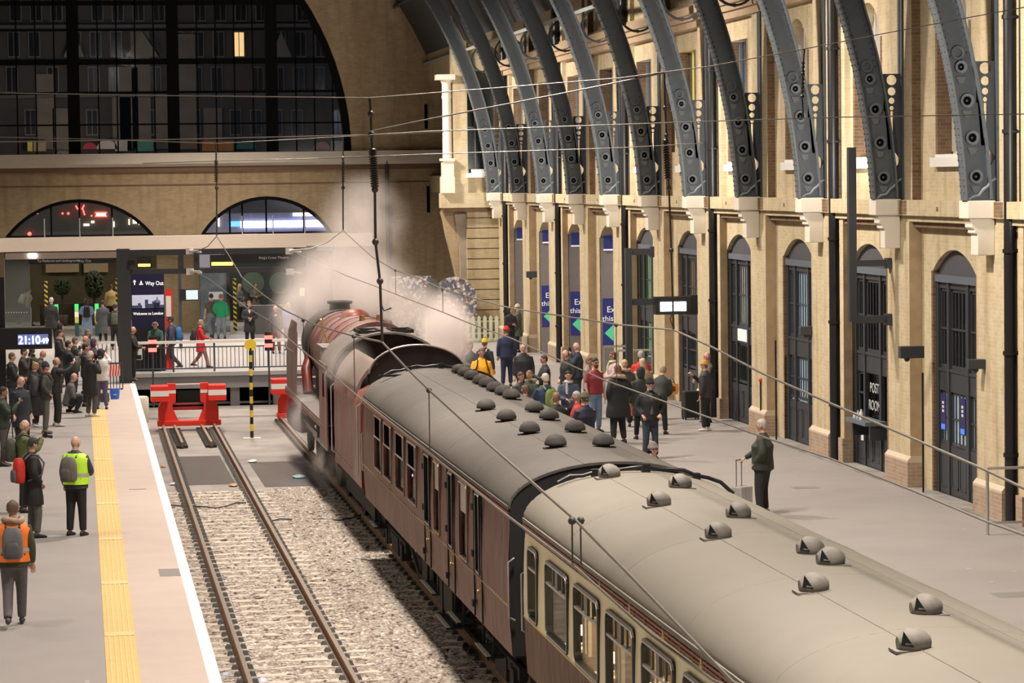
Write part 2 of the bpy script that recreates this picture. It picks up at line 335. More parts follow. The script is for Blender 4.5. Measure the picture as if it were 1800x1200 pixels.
# ================================================================== doors and windows of the side wall
def lit(name, col, s): return mat(name, col, 0.8, var=0.35, scale=2.5, emit=s)
DL = {0: (None, ('pale_room_light', (0.55, 0.62, 0.60), 0.75)), 1: (None, None), 2: (('cool_room_light', (0.50, 0.60, 0.62), 0.9),)*2,
      3: (('lamp_room_light', (0.95, 0.85, 0.62), 0.5), None), 4: (('orange_room_light', (0.85, 0.50, 0.30), 0.45), None), 5: (('green_room_light', (0.62, 0.95, 0.42), 0.95), ('green_room_light', (0.62, 0.95, 0.42), 0.95))}
for k in range(-1, 6):
    yc = DY(k); up, lo = DL.get(k, (None, None))
    e = empty('door_%d' % (k+2), (0, 0, 0)); tag(e, kind='structure')
    b = MB(); X0 = XW+.09; X1 = X0+.10
    b.prism([(yc-HW, 4.20)]+arch(yc, HW, 4.33, 4.76)+[(yc+HW, 4.20)], 'x', X0+.02, X1); b.build('tympanum_panel', mat('tympanum_grey', (0.075, 0.078, 0.09), 0.6), e)
    b = MB(); b.box(X0-.06, X1, yc-HW, yc+HW, 4.12, 4.26); b.build('transom_beam', doorf, e)
    b = MB()
    m0, m1 = yc-.62, yc+.62
    for y in (yc-HW, m0-.07, m1-.07, yc+HW-.14): b.box(X0-.03, X1, y, y+.14, 0, 4.12)
    b.box(X0, X1, yc-HW, yc+HW, 2.02, 2.42); b.box(X0-.02, X1, yc-HW, yc+HW, 2.40, 2.46); b.box(X0, X1, yc-HW, yc+HW, 4.0, 4.12)
    b.build('door_frame', doorp, e)
    def bay_bars(ya, yb, nb, name, zb, zt, mid=True):
        q = MB(); q.box(X0+.03, X0+.07, ya, ya+.06, zb, zt); q.box(X0+.03, X0+.07, yb-.06, yb, zb, zt); q.box(X0+.02, X0+.07, ya, yb, zb, zb+.07); q.box(X0+.03, X0+.07, ya, yb, zt-.06, zt)
        for i in range(1, nb): yy = ya+(yb-ya)*i/nb; q.box(X0+.035, X0+.06, yy-.016, yy+.016, zb, zt)
        if mid: zm = (zb+zt)/2; q.box(X0+.015, X0+.06, ya, yb, zm-.02, zm+.02)
        q.build(name, doorp, e)
    ranges = [(yc-HW+.14, m0-.07, 3), (m0+.07, m1-.07, 5), (m1+.07, yc+HW-.14, 3)]
    if k == 1:
        for ya, yb, n in ranges: bay_bars(ya, yb, n, 'window_bars', 2.46, 4.0)
        bay_bars(ranges[2][0], ranges[2][1], 1, 'window_bars', 1.1, 2.02)
    else:
        for ya, yb, n in ranges: bay_bars(ya, yb, n, 'window_bars', 2.46, 4.0); bay_bars(ya, yb, n, 'window_bars', 0.98 if k == 0 else 1.02, 2.02, True)
    q = MB(); q.box(X0+.056, X0+.060, yc-HW+.14, yc+HW-.14, .95, 4.05); q.build('pane', glass_n if (up or lo or k == 1) else glassd, e)
    q = MB()
    for ya, yb, n in ranges:                        # panelled lower leaves
        zt = .98 if k != 1 else 1.0
        q.box(X0, X0+.08, ya, yb, 0.02, zt)
        for (u0, u1) in ([(ya+.06, yb-.06)] if n == 3 else [(ya+.08, (ya+yb)/2-.05), ((ya+yb)/2+.05, yb-.08)]):
            q.box(X0-.012, X0, u0, u1, .16, .20); q.box(X0-.012, X0, u0, u1, zt-.2, zt-.16); q.box(X0-.012, X0, u0, u0+.03, .16, zt-.16); q.box(X0-.012, X0, u1-.03, u1, .16, zt-.16)
    q.build('door_leaf', doorp, e)
    q = MB()
    for s in (-1, 1): q.cyl((X0-.05, yc+.05*s, 1.05), (X0-.05, yc+.22*s, 1.05), .015, n=6)
    if k in (0, 2): q.build('door_handle', mat('chrome', (0.7, 0.7, 0.7), 0.25, 1.0), e)
    for (zz0, zz1, spec) in ((2.1, 4.05, up), (.9, 2.05, lo)):
        if spec: q = MB(); q.box(X0+.062, X0+.075, yc-HW+.1, yc+HW-.1, zz0, zz1); q.build('lit_blind', lit(*spec), e)
    if not up or not lo: q = MB(); q.box(X1+.9, X1+.95, yc-HW-.2, yc+HW+.2, 0, 4.7); q.build('dark_room_wall', doorp, e)
    if k == 3: q = MB(); q.box(X0-.03, X0+.02, yc-.5, yc+.5, 2.08, 2.38); q.build('lit_notice', mat('glow_notice', (0.55, 0.65, 0.6), .5, emit=.35), e)
for k in range(-1, 10):                             # upstairs sash windows with white sills
    yc = DY(k); e = empty('window_%d' % (k+2), (0, 0, 0)); tag(e, kind='structure')
    q = MB(); q.box(XW-.13, XW+.3, yc-1.12, yc+1.12, 6.34, 6.52); q.box(XW-.06, XW+.3, yc-1.0, yc+1.0, 6.52, 6.58); q.build('window_sill', white, e)
    wm = stone if k < 3 else doorf
    q = MB(); X0 = XW+.28
    for y in (yc-1.0, yc+.92, yc-.04): q.box(X0, X0+.07, y, y+.08, 6.55, 9.75)
    for y in (yc-.52, yc+.48): q.box(X0+.02, X0+.06, y-.015, y+.015, 6.6, 9.7)
    for z in (6.55, 8.1, 9.62): q.box(X0, X0+.08, yc-1, yc+1, z, z+.08)
    q.build('window_frame', wm, e)
    q = MB(); q.box(X0+.06, X0+.07, yc-1, yc+1, 6.55, 9.8); q.build('pane', mat('curtained_pane', (0.32, 0.31, 0.29), 0.3, var=.2) if k in (0, 1, 2) else (mat('yellow_lit_pane', (0.75, 0.62, 0.12), .5, emit=.35) if k == 4 else glassd), e)

# far open doorways with partitions behind them
pgrey = mat('passage_grey', (0.27, 0.25, 0.24), 0.7, var=.08)
sblue = mat('sign_blue', (0.030, 0.035, 0.17), 0.5, emit=0.25, var=.03)
sgreen = mat('sign_green', (0.10, 0.55, 0.27), 0.5, emit=0.35, var=.03)
swhite = mat('sign_white', (0.85, 0.85, 0.85), 0.5, emit=0.3, var=.02)
for k in range(6, 10):
    yc = DY(k); b = MB(); b.box(XW+.5, 21, yc+HW, yc+HW+.5, 0, 4.76)
    b.box(20.8, 21, yc-DB/2, yc+DB/2, 0, 4.9); b.box(XW+.55, 21, yc-DB/2, yc+DB/2, 4.76, 4.9)
    b.box(XW+.02, XW+.6, yc+HW-.04, yc+HW+.02, 0, 4.33)
    b.build('wall_passage', pgrey, kind='structure')
    b = MB(); b.box(XW+.1, XW+1.6, yc+HW-.12, yc+HW-.06, 3.98, 4.45); o = b.build('direction_sign', sblue)
    tag(o, 'dark blue header sign high in the %s open doorway beyond the lit clock' % ORD[k-6], 'sign', 'blue header signs in the doorways')
    b = MB(); b.box(XW+.1, XW+1.6, yc+HW-.125, yc+HW-.06, 3.93, 3.98); b.build('sign_edge', swhite, o)
    lamp('passage_lamp', (18.6, yc-.2, 4.6), 40, (1, .9, .85), size=.8)
    if k < 9:
        x0 = XW+.05; zt = 2.42-.0*(k-6); x1 = x0+1.05; ys = yc+HW-.05
        b = MB(); b.box(x0, x1, ys, ys+.04, .95, zt); o = b.build('exit_sign', sblue)
        tag(o, 'blue exit sign with green arrow in the %s open doorway beyond the lit clock' % ORD[k-6], 'sign', 'blue exit signs in the doorways')
        t = textobj('Exit', .27, (x0+.34, ys-.012, 1.98), (pi/2, 0, 0), swhite, o, 'sign_lettering', align='CENTER')
        t = textobj('this way', .25, (x0+.40, ys-.012, 1.70), (pi/2, 0, 0), swhite, o, 'sign_lettering', align='CENTER')
        b = MB(); b.prism([(x0+.06, 1.32), (x0+.34, 1.58), (x0+.34, 1.42), (x0+.78, 1.42), (x0+.78, 1.22), (x0+.34, 1.22), (x0+.34, 1.06)], 'y', ys-.02, ys); b.build('green_arrow', sgreen, o)

# ================================================================== roof ribs
RC = (0.6, 5.0); RI = 15.27; RE = 15.77
def rib_pt(R, a): return (RC[0]+R*cos(a), RC[1]+R*sin(a))
A0 = asin((5.72-5.0)/RI)
def plate_with_hole(b, x0, x1, z0, z1, cx, cz, r, ya, yb, n=16):
    def edge(a):
        dx, dz = cos(a), sin(a); t = min((x1-cx)/dx if dx > 1e-6 else ((x0-cx)/dx if dx < -1e-6 else 9), (z1-cz)/dz if dz > 1e-6 else ((z0-cz)/dz if dz < -1e-6 else 9)); return (cx+dx*t, cz+dz*t)
    av = sorted(set([2*pi*i/n for i in range(n)]+[atan2(z-cz, x-cx) % (2*pi) for x in (x0, x1) for z in (z0, z1)])); m = len(av); vs = []
    for y in (ya, yb): vs += [(cx+r*cos(a), y, cz+r*sin(a)) for a in av]+[(edge(a)[0], y, edge(a)[1]) for a in av]
    fs = []
    for i in range(m):
        j = (i+1) % m; fs += [(i, j, m+j, m+i), (2*m+j, 2*m+i, 3*m+i, 3*m+j), (j, i, 2*m+i, 2*m+j), (m+i, m+j, 3*m+j, 3*m+i)]
    b.add(vs, fs)
def make_rib(k):
    e = empty('roof_rib', (0, RY(k), 0)); Y = 0.0
    tag(e, '%s arched steel roof rib on its corbel, counted from the luggage rail end' % ORD[k], 'roof rib', 'arched steel ribs along the brick wall')
    n = 40; AT = pi-A0
    angs = [A0+(pi/2-A0)*1.16*i/n for i in range(n+1)]
    b = MB(); b.loft([[(rib_pt(RI+.02, a)[0], y, rib_pt(RI+.02, a)[1]) for y in (.13, .17)]+[(rib_pt(RE, a)[0], y, rib_pt(RE, a)[1]) for y in (.17, .13)] for a in angs], 0, True, False); b.build('web', steel, e)
    b = MB()
    for Ra, Rb in ((RI, RI+.035), (RE-.035, RE)):
        b.loft([[(rib_pt(Ra, a)[0], y, rib_pt(Ra, a)[1]) for y in (0, .3)]+[(rib_pt(Rb, a)[0], y, rib_pt(Rb, a)[1]) for y in (.3, 0)] for a in angs], 0, True, False)
    b.build('flange', mat('flange_steel', (.095, .11, .122), .5), e)
    b = MB()                                       # rivets
    a = A0+.01; da = .115/RI if k < 4 else .23/RI
    while a < .95 if k > 5 else a < .5:
        for yy in (.045, .255):
            x, z = rib_pt(RI, a); b.ball((x-.006, yy, z), .022 if k < 4 else .026, 5)
        if a > .215 and k < 8:
            for R in (RI+.09, RE-.09): x, z = rib_pt(R, a); b.ball((x, .124, z), .022, 5)
        a += da
    b.build('rivets', steel, e, kind='stuff')
    for z in (6.15, 6.84, 7.5, 8.1):               # cast rosettes on the web
        a = asin((z-RC[1])/(RI+.24)); x, zz = rib_pt(RI+.24, a)
        b = MB(); R2 = .115 if z < 8 else .10
        b.ring((x, .10, zz), R2-.012, .024, 'y', 20, 0, .045); b.ball((x, .10, zz), (.025, .025, .025), 8)
        b.cyl((x, .128, zz), (x, .1335, zz), R2-.02, n=18, m=1)
        b.prism([(x-.09, zz-.17), (x+.09, zz-.17), (x+.06, zz-.28), (x-.03, zz-.30)], 'y', .09, .13, 0)
        b.build('rosette', [mat('flange_steel', (.095, .11, .122), .5), void_m], e)
    xa, za = rib_pt(RI+.25, asin(3.30/(RI+.25))); b = MB()
    b.ring((xa-.02, .115, za+.05), .10, .025, 'y', 18, 0, .03); b.tube([(xa+.07, .11, za-.02), (xa+.1, .1, za-.2)], .02, 6); b.build('rosette', steel, e)
    # foot plate, wall post, pierced spandrel, big ring
    b = MB(); b.prism([(15.86, 5.72), (16.58, 5.72), (16.58, 6.35), (16.42, 6.45), (16.25, 6.2)], 'y', .12, .18); b.build('foot_plate', steel, e)
    b = MB(); b.tube([(15.93, .10, 5.74), (16.02, .09, 5.80), (16.12, .08, 5.82), (16.20, .08, 5.92), (16.28, .08, 5.97), (16.36, .08, 6.08), (16.46, .09, 6.12), (16.55, .10, 6.13)], .03, 6); b.build('scroll_moulding', mat('pale_steel', (0.22, 0.25, 0.27), .5), e)
    b = MB(); b.box(16.43, 16.47, 0, .3, 5.72, 12.4); b.box(16.43, 16.62, .13, .17, 5.72, 12.4); b.build('wall_post', steel, e)
    b = MB(); z = 8.2; cx = 16.26
    for r in (.105, .085, .065, .045):
        h = r*2+.035; x0 = cx-.17; plate_with_hole(b, x0, 16.44, z-h, z, cx, z-h/2, r, .13, .17, 12); z -= h
    b.prism([(16.12, z), (16.23, z), (16.25, 6.7), (16.18, 6.7)], 'y', .13, .17); b.prism([(16.29, z), (16.44, z), (16.44, 6.5), (16.28, 6.7)], 'y', .13, .17)
    b.build('spandrel_plate', steel_d, e)
    b = MB(); b.ring((15.86, .15, 10.78), .50, .028, 'y', 30, 0, .05); b.ball((15.86, .15, 10.28), .05, 6); b.build('spandrel_ring', steel_d, e)
for k in range(11): make_rib(k)
# roof covering above the springing of the ribs, purlins
b = MB(); n = 30; a0 = .42; Rr = RE+.25
rows = [[(rib_pt(Rr, a0+(pi-2*a0)*i/n)[0], y, rib_pt(Rr, a0+(pi-2*a0)*i/n)[1]) for i in range(n+1)] for y in (2, 125.5)]
b.add(rows[0]+rows[1], [(i, i+1, n+2+i, n+1+i) for i in range(n)], 0, True)
b.build('ceiling', mat('night_roof_glazing', (0.035, 0.038, 0.045), 0.6), kind='structure')
for i in range(9):
    a = .40+.17*i; x, z = rib_pt(RE+.1, a); b = MB(); M = Matrix.Translation((x, 0, z)) @ Matrix.Rotation(-a, 4, 'Y')
    b.box(-.12, .08, 46, 125, -.05, .05, 0, M); b.build('trim_%d' % (i+3), steel if i % 2 else mat('pale_purlin', (0.30, 0.32, 0.31), .5), kind='structure')
b = MB(); b.box(-15.8, -15.2, 0, 126, 0, 14); b.build('wall_left', brick_y, kind='structure')

# downpipes in the pier chases
for j, k in enumerate((0, 2, 4, 6, 8, 10)):
    y = RY(k)-.78 if k < 10 else RY(k)-1.2; y = RY(k)-.76
    e = empty('drainpipe', (0, y, 0)); tag(e, '%s black cast iron drainpipe on the brick wall, counted from the luggage rail end' % ORD[j], 'drainpipe', 'black drainpipes between the piers')
    b = MB(); b.cyl((16.42, 0, .02), (16.42, 0, 12.3), .115, n=14); b.build('pipe', blackp, e)
    b = MB(); b.cyl((16.55, -.2, .02), (16.55, -.2, 12.3), .03, n=8); b.build('cable_conduit', blackp, e)
    for z in (1.2, 3.0, 4.8, 6.9, 8.9, 10.9):
        b = MB(); b.cyl((16.42, 0, z), (16.42, 0, z+.07), .14, n=14); b.box(16.4, XW, -.16, .16, z+.01, z+.05); b.build('pipe_collar', blackp, e)

# ================================================================== end wall with the great arched window
YW = 125.0; WX0, WZ = 0.0, 7.45; WR = 12.0
b = MB(); n = 48
semi = [(WX0-WR*cos(pi*i/n), WZ+WR*sin(pi*i/n)) for i in range(n+1)]
b.prism([(-16, 7.2), (WX0-WR, 7.2)]+semi+[(WX0+WR, 7.2), (17.0, 7.2), (17.0, 22), (-16, 22)], 'y', YW, YW+1.0)
def lun(px0, px1, pyb, pyt):
    xa = gy(px0, pyb, YW)[0]; xb = gy(px1, pyb, YW)[0]; zb = gy(px0, pyb, YW)[2]; zt = gy((px0+px1)/2, pyt, YW)[2]; return xa, xb, 3.95, zt
L1 = lun(5, 275, 418, 350); L2 = lun(350, 588, 413, 345)
def arc_x(L, n=20): return [(x, z) for x, z in arch((L[0]+L[1])/2, (L[1]-L[0])/2, L[2], L[3], n)]
b.prism([(-16, 0), (L1[0], 0)]+arc_x(L1)+[(L1[1], 0), (L2[0], 0)]+arc_x(L2)+[(L2[1], 0), (17.0, 0), (17.0, 7.2), (-16, 7.2)], 'y', YW, YW+1.0)
b.build('wall_end', brick_end, kind='structure')
b = MB(); b.box(-16, 15.9, YW-.35, YW, 7.06, 7.50); b.box(-16, 15.9, YW-.2, YW, 6.94, 7.06); b.build('trim_20', stone, kind='structure')
b = MB(); b.box(-16, 15.9, YW-.12, YW, 6.72, 6.94); b.build('trim_21', mat('brown_string_course', (.20, .12, .07), .8), kind='structure')
b = MB(); b.box(-16, 15.9, YW-.03, YW, 6.15, 6.20); b.build('trim_22', mat('brown_string_course', (.20, .12, .07), .8), kind='structure')
# arched window: bars and glass
e = empty('window_20', (0, YW+.4, 0)); tag(e, kind='structure')
b = MB(); iron = mat('window_iron', (0.006, 0.0065, 0.007), .8, spec=.1)
def hz(x): return WZ+sqrt(max(0, WR**2-(x-WX0)**2))
xt = [gy(p, 200, YW+.4)[0] for p in (130, 305, 478)]; stp = (xt[2]-xt[0])/2
xs = [xt[0]+stp*i for i in range(-2, 5)]
for x in xs:
    if abs(x) < WR: b.box(x-.25, x+.25, -.15, .15, 7.45, hz(x)-.02)
    for j in range(1, 5):
        xx = x+stp*j/5+(.25-.1*j/2)
        if abs(xx) < WR-.1: b.box(xx-.03, xx+.03, -.05, .05, 7.45, hz(xx)-.02)
for py, hh in ((218, .035), (162, .05), (108, .12), (52, .05), (5, .1), (-45, .05)):
    z = gy(300, py, YW+.4)[2]; hw = sqrt(max(0, WR**2-(z-WZ)**2)); b.box(-hw, hw, -.05, .05, z-hh, z+hh)
b.box(-WR, WR, -.15, .15, 7.42, 7.52)
b.build('window_frame', iron, e)
b = MB()
b.loft([[((WR-d)*cos(pi*i/n), yy, WZ+(WR-d)*sin(pi*i/n)) for d, yy in ((0, -.2), (.3, -.2), (.3, .2), (0, .2))] for i in range(n+1)], 0, True, False)
b.build('arch_frame', iron, e)
b = MB(); b.prism([(WX0-WR, 7.45)]+semi+[(WX0+WR, 7.45)], 'y', -.012, .0); b.build('pane', glass_n, e)
# lunettes
for i, (L, frames) in enumerate(((L1, (90, 140, 197)), (L2, (404, 426, 468, 534)))):
    e = empty('window_%d' % (21+i), (0, YW+.3, 0)); tag(e, kind='structure'); xc = (L[0]+L[1])/2; hwl = (L[1]-L[0])/2
    rr = (hwl**2+(L[3]-L[2])**2)/(2*(L[3]-L[2])); cz = L[3]-rr; aa = asin(hwl/rr)
    b = MB(); b.loft([[(xc+(rr-d)*sin(-aa+2*aa*t/24), yy, cz+(rr-d)*cos(-aa+2*aa*t/24)) for d, yy in ((0, -.3), (.14, -.3), (.14, .1), (0, .1))] for t in range(25)], 0, True, False)
    b.box(L[0], L[1], -.1, .1, L[2], L[2]+.18)
    for p in frames:
        x = gy(p, 390, YW+.3)[0]; z1 = cz+sqrt(rr*rr-(x-xc)**2); b.box(x-.035, x+.035, -.06, .06, L[2], z1-.05)
    b.build('window_frame', iron, e)
    b = MB(); b.prism([(x, z) for x, z in arc_x(L)], 'y', -.01, 0); b.build('pane', glass_n, e)

# end pavilion at the meeting of the side and end walls
YP = 113.1
b = MB()
xq0, xq1 = gy(822, 450, YP)[0], 16.42
z = 0.0
while z < 5.0: b.box(xq0, 17.2, YP+.02, YP+.6, z+.03, min(z+.385, 5.0)); b.box(xq0+.03, 17.2, YP+.05, YP+.6, z-.01, z+.04, 1); z += .395
xu0 = gy(797, 250, YP-.3)[0]; xu1 = gy(822, 250, YP-.3)[0]; xl = gy(776, 340, YP-.3)[0]
b.box(xl, 17.2, YP-.3, YP+.5, 5.15, 5.72); b.box(xl+.05, 17.2, YP-.2, YP+.5, 5.0, 5.15, 1)
b.box(xu0, xu1, YP-.3, YP+.5, 5.72, 12.6); b.box(xu1, 17.2, YP-.1, YW, 5.72, 6.4); b.box(xu1, 17.2, YP-.1, YW, 10.4, 12.6)
b.build('wall_pavilion', [brick_y, brick_b], kind='structure')
b = MB(); pr = [(xq0, 2.0), (xq0, 5.0), (xl+.12, 5.0), (xl+.22, 4.6), (xl+.30, 4.1), (xl+.50, 3.3), (xl+.68, 2.5), (xl+.80, 2.0)]
b.prism(pr, 'y', YP+.62, YP+1.3, 0); b.build('wall_pavilion_corbel', brick_end, kind='structure')
b = MB(); x0, x1 = gy(800, 400, YP+1)[0], gy(822, 400, YP+1)[0]
b.prism([(x0+.12, 2.0), (x0+.08, 3.6), (x0-.1, 4.9), (x1, 4.9), (x1, 0.0), (x0+.12, .0)], 'y', YP+.3, YP+.6); b.build('wall_pavilion_return', mat('stained_render', (.36, .30, .24), .8, var=.25, scale=2), kind='structure')
b = MB(); c0, c1 = gy(778, 250, YP-.4)[0], gy(797, 250, YP-.4)[0]; xm = (c0+c1)/2; r = (c1-c0)/2
b.box(c0-.05, c1+.02, YP-.5, YP+.2, 5.72, 6.35); b.box(c0, c1, YP-.45, YP+.2, 6.35, 6.95); b.box(c0-.06, c1+.04, YP-.52, YP+.2, 6.95, 7.05)
b.lathe([(r*.9, 7.05), (r*.8, 9.3), (r*.95, 9.4), (r*.85, 9.5), (r*.85, 9.9), (r*1.2, 10.05)], (xm, YP-.15, 0), 16); b.box(c0-.2, c1+.08, YP-.6, YP+.2, 10.05, 10.25)
b.build('trim_23', stone, kind='structure')
b = MB(); xs0 = xu1-.02; xs1 = 16.5; b.box(xs0-.05, xs1, YP-.42, YP-.05, 6.30, 6.48); b.box(xs0+.15, xs1, YP-.36, YP-.05, 6.48, 6.62); b.build('trim_24', white, kind='structure')
e = empty('window_30', (0, YP+.2, 0)); tag(e, kind='structure')
b = MB(); b.box(xu1, 16.4, 0, .05, 6.4, 10.4); b.build('pane', mat('dark_green_glass', (.03, .04, .04), .15), e)
b = MB(); xx = (xu1+16.0)/2; b.box(xx-.03, xx+.03, -.06, 0, 6.4, 10.4); b.box(xu1, 16.4, -.06, 0, 8.2, 8.26); b.build('window_frame', doorf, e)

# canopy over the gateline
YC = 118.0
z0, z1 = gy(0, 443, YC)[2], gy(0, 419, YC)[2]; xr = gy(655, 425, YC)[0]
b = MB(); b.box(-14, xr, YC, YC+.35, z0, z1); b.build('canopy_fascia', mat('cream_fascia', (.72, .62, .52), .6, var=.04), kind='structure')
b = MB(); b.box(-14, xr-.1, YC+.35, YW, z1-.2, z1-.08); b.build('canopy_roof', mat('soffit_grey', (.22, .2, .19), .5), kind='structure')
b = MB()
for px in (78, 140, 198, 426, 480, 536): x = gy(px, 400, YC+.2)[0]; b.cyl((x, YC+.2, z1), (x, YC+.2, z1+.75), .025, n=6)
b.build('canopy_stays', mat('galvanised', (.4, .4, .4), .5, .6), kind='structure')

# street and buildings outside, seen through the arched window
YB = 146.0
b = MB(); b.box(-20, 22, YB, YB+1, -.2, 30); b.build('street_facade', mat('night_facade', (.085, .075, .065), .9, var=.35, scale=.5, dirt=(.035, .03, .028), dscale=.25, damt=.8), label='dim pale stone terrace seen through the arched end window', cat='building')
fac = COL.objects['street_facade']
frm = mat('facade_window_frame', (.20, .19, .18), .6); dk = mat('facade_dark_pane', (.008, .008, .01), .3); lt = mat('lit_night_pane', (1.0, .62, .25), .5, emit=1.4)
rows_ = [(215, 45, 14), (140, 42, 13), (78, 38, 12), (15, 36, 12)]
for ri, (py, hh, ww) in enumerate(rows_):
    for ci, px in enumerate(range(18, 640, 36)):
        if (ri*7+ci*3) % 5 == 0: continue
        x, _, z = gy(px+ri*3, py, YB); b = MB(); hw, h2 = .24, .58
        b.box(x-hw-.05, x+hw+.05, YB-.06, YB, z-h2-.05, z+h2+.05); b.build('window_frame', frm, fac)
        b = MB(); b.box(x-hw, x-.02, YB-.08, YB-.05, z-h2, z+h2); b.box(x+.02, x+hw, YB-.08, YB-.05, z-h2, z+h2)
        b.build('pane', lt if (ri == 2 and px == 18+36*11) else dk, fac)
b = MB()
for py in (48, 112, 170): z = gy(300, py, YB)[2]; b.box(-20, 22, YB-.25, YB, z, z+.14)
b.build('facade_ledge', mat('facade_ledge_stone', (.13, .12, .105), .8), fac)
for px, py, w_ in ((250, 100, 1.6), (130, 100, 1.0), (495, 100, 1.0)):
    x, _, z = gy(px, py, YB-.4); b = MB(); b.prism([(x-w_/2, z), (x+w_/2, z), (x, z+1.25)], 'y', YB-.4, YB); b.build('facade_gable', mat('gable_stone', (.22, .19, .15), .8), fac)
for i, (px, w_, c, k) in enumerate(((158, .35, (.5, .06, .08), 1), (188, .5, (.6, .55, .5), 1), (213, .3, (.45, .42, .4), 0), (255, .4, (.1, .28, .2), 0), (383, .75, (.55, .25, .08), 0), (432, .5, (.05, .2, .16), 1), (565, .4, (.55, .2, .2), 1), (592, .3, (.5, .48, .4), 0), (70, .3, (.35, .28, .18), 0), (53, .12, (.7, .6, .1), 0))):
    x, _, z = gy(px, 262, YB-.5); b = MB()
    if k: b.prism([(x+w_*cos(pi*t/10), z+w_*.9*sin(pi*t/10)) for t in range(11)], 'y', YB-.9, YB-.1)
    else: b.box(x-w_, x+w_, YB-.9, YB-.1, z-.1, z+.4)
    b.build('coloured_shape', mat('coloured_shape_%d' % i, c, .8, var=.3, scale=3), fac)  # coloured shapes added low on the facade, of unknown origin
b = MB(); [b.box(gy(p, 260, YB)[0]-.45, gy(p, 260, YB)[0]+.45, YB-.10, YB, gy(p, 262, YB)[2], gy(p, q, YB)[2]) for p, q in ((80, 130), (228, 118), (290, 170), (215, 165), (110, 190), (375, 190), (250, 55), (330, 60))]; b.build('pale_render_bay', mat('pale_render', (.20, .17, .14), .85, var=.35, scale=1.2), fac)
for (x, y, z, p, c) in ((-8, 138, 9, 330, (1, .8, .6)), (3, 139, 12, 260, (.95, .85, .75)), (14, 138, 10, 230, (.8, .85, 1)), (0, 140, 7.5, 330, (1, .8, .6))):
    lamp('street_light', (x, y, z), p, c, aim=(0, 1, .2), size=.4, kind='POINT')
# ================================================================== ballast, slab, track
def ballast_mat(name, c1, c2, c3, dark):
    m = bpy.data.materials.new(name); m.use_nodes = True; nt = m.node_tree; N = nt.nodes; L = nt.links; b = N['Principled BSDF']; b.inputs['Roughness'].default_value = .9
    tc = N.new('ShaderNodeTexCoord'); vo = N.new('ShaderNodeTexVoronoi'); vo.inputs['Scale'].default_value = 17; L.new(tc.outputs['Object'], vo.inputs['Vector'])
    hs = N.new('ShaderNodeSeparateColor'); L.new(vo.outputs['Color'], hs.inputs[0]); rp = N.new('ShaderNodeValToRGB'); cr = rp.color_ramp
    cr.elements[0].position = 0; cr.elements[0].color = dark+(1,); cr.elements[1].position = .22; cr.elements[1].color = c1+(1,)
    for p, c in ((.13, c3), (.55, c2), (.8, c1), (.95, (.85, .8, .75))): q = cr.elements.new(p); q.color = c+(1,)
    L.new(hs.outputs[0], rp.inputs[0])
    r2 = N.new('ShaderNodeMapRange'); r2.inputs[1].default_value = .0; r2.inputs[2].default_value = .55; r2.inputs[3].default_value = 1.0; r2.inputs[4].default_value = .35; L.new(vo.outputs['Distance'], r2.inputs[0])
    mx = N.new('ShaderNodeMix'); mx.data_type = 'RGBA'; mx.blend_type = 'MULTIPLY'; mx.inputs['Factor'].default_value = .75; L.new(rp.outputs[0], mx.inputs['A']); L.new(r2.outputs[0], mx.inputs['B']); L.new(mx.outputs['Result'], b.inputs['Base Color'])
    bp = N.new('ShaderNodeBump'); bp.invert = True; bp.inputs['Strength'].default_value = 1; bp.inputs['Distance'].default_value = .04; L.new(vo.outputs['Distance'], bp.inputs['Height']); L.new(bp.outputs[0], b.inputs['Normal'])
    MATS[name] = m; return m
bal = ballast_mat('granite_ballast', (.62, .54, .45), (.50, .43, .355), (.30, .22, .18), (.10, .08, .06))
YB0 = 70.0
b = MB(); rs = np.random.RandomState(4); nx, ny = 64, 460; X0_, X1_ = 1.9, 8.9
zz = rs.rand(ny+1, nx+1)*.06; vs = []
for j in range(ny+1):
    y = 26+(YB0-26)*j/ny
    for i in range(nx+1):
        x = X0_+(X1_-X0_)*i/nx; base = -1.108
        if abs(x-(TX(y)+RX(y))/2) < .45: base += .04
        vs.append((x+rs.uniform(-.03, .03), y+rs.uniform(-.03, .03), base+zz[j, i]))
b.add(vs, [(j*(nx+1)+i, j*(nx+1)+i+1, (j+1)*(nx+1)+i+1, (j+1)*(nx+1)+i) for j in range(ny) for i in range(nx)])
b.build('ballast', bal, label='pale granite ballast between and beside the two tracks', cat='ballast', kind='stuff')
b = MB(); b.box(1.6, 9.2, YB0-.1, YE, -1.34, -1.11); b.build('track_slab', mat('worn_slab', (.28, .255, .235), .55, var=.12, scale=1.3, dirt=(.14, .125, .115), dscale=.55, damt=.85), kind='structure')
b = MB()
for (x0, x1, y0, y1) in ((2.75, 3.95, 72.0, 79.6), (4.6, 5.9, 71.0, 77.5)): b.box(x0, x1, y0, y1, -1.115, -1.104)
b.build('slab_stains', mat('oily_slab', (.085, .078, .07), .35, var=.3, scale=2), kind='structure')
rust = mat('rusty_rail', (.20, .115, .07), .7, var=.3, scale=5); rtop = mat('worn_rail_top', (.40, .33, .27), .35, .5, var=.15, scale=3)
clipm = mat('dark_rail_clip', (.028, .03, .028), .6); slp = mat('pale_sleeper', (.50, .43, .36), .85, var=.2, scale=5)
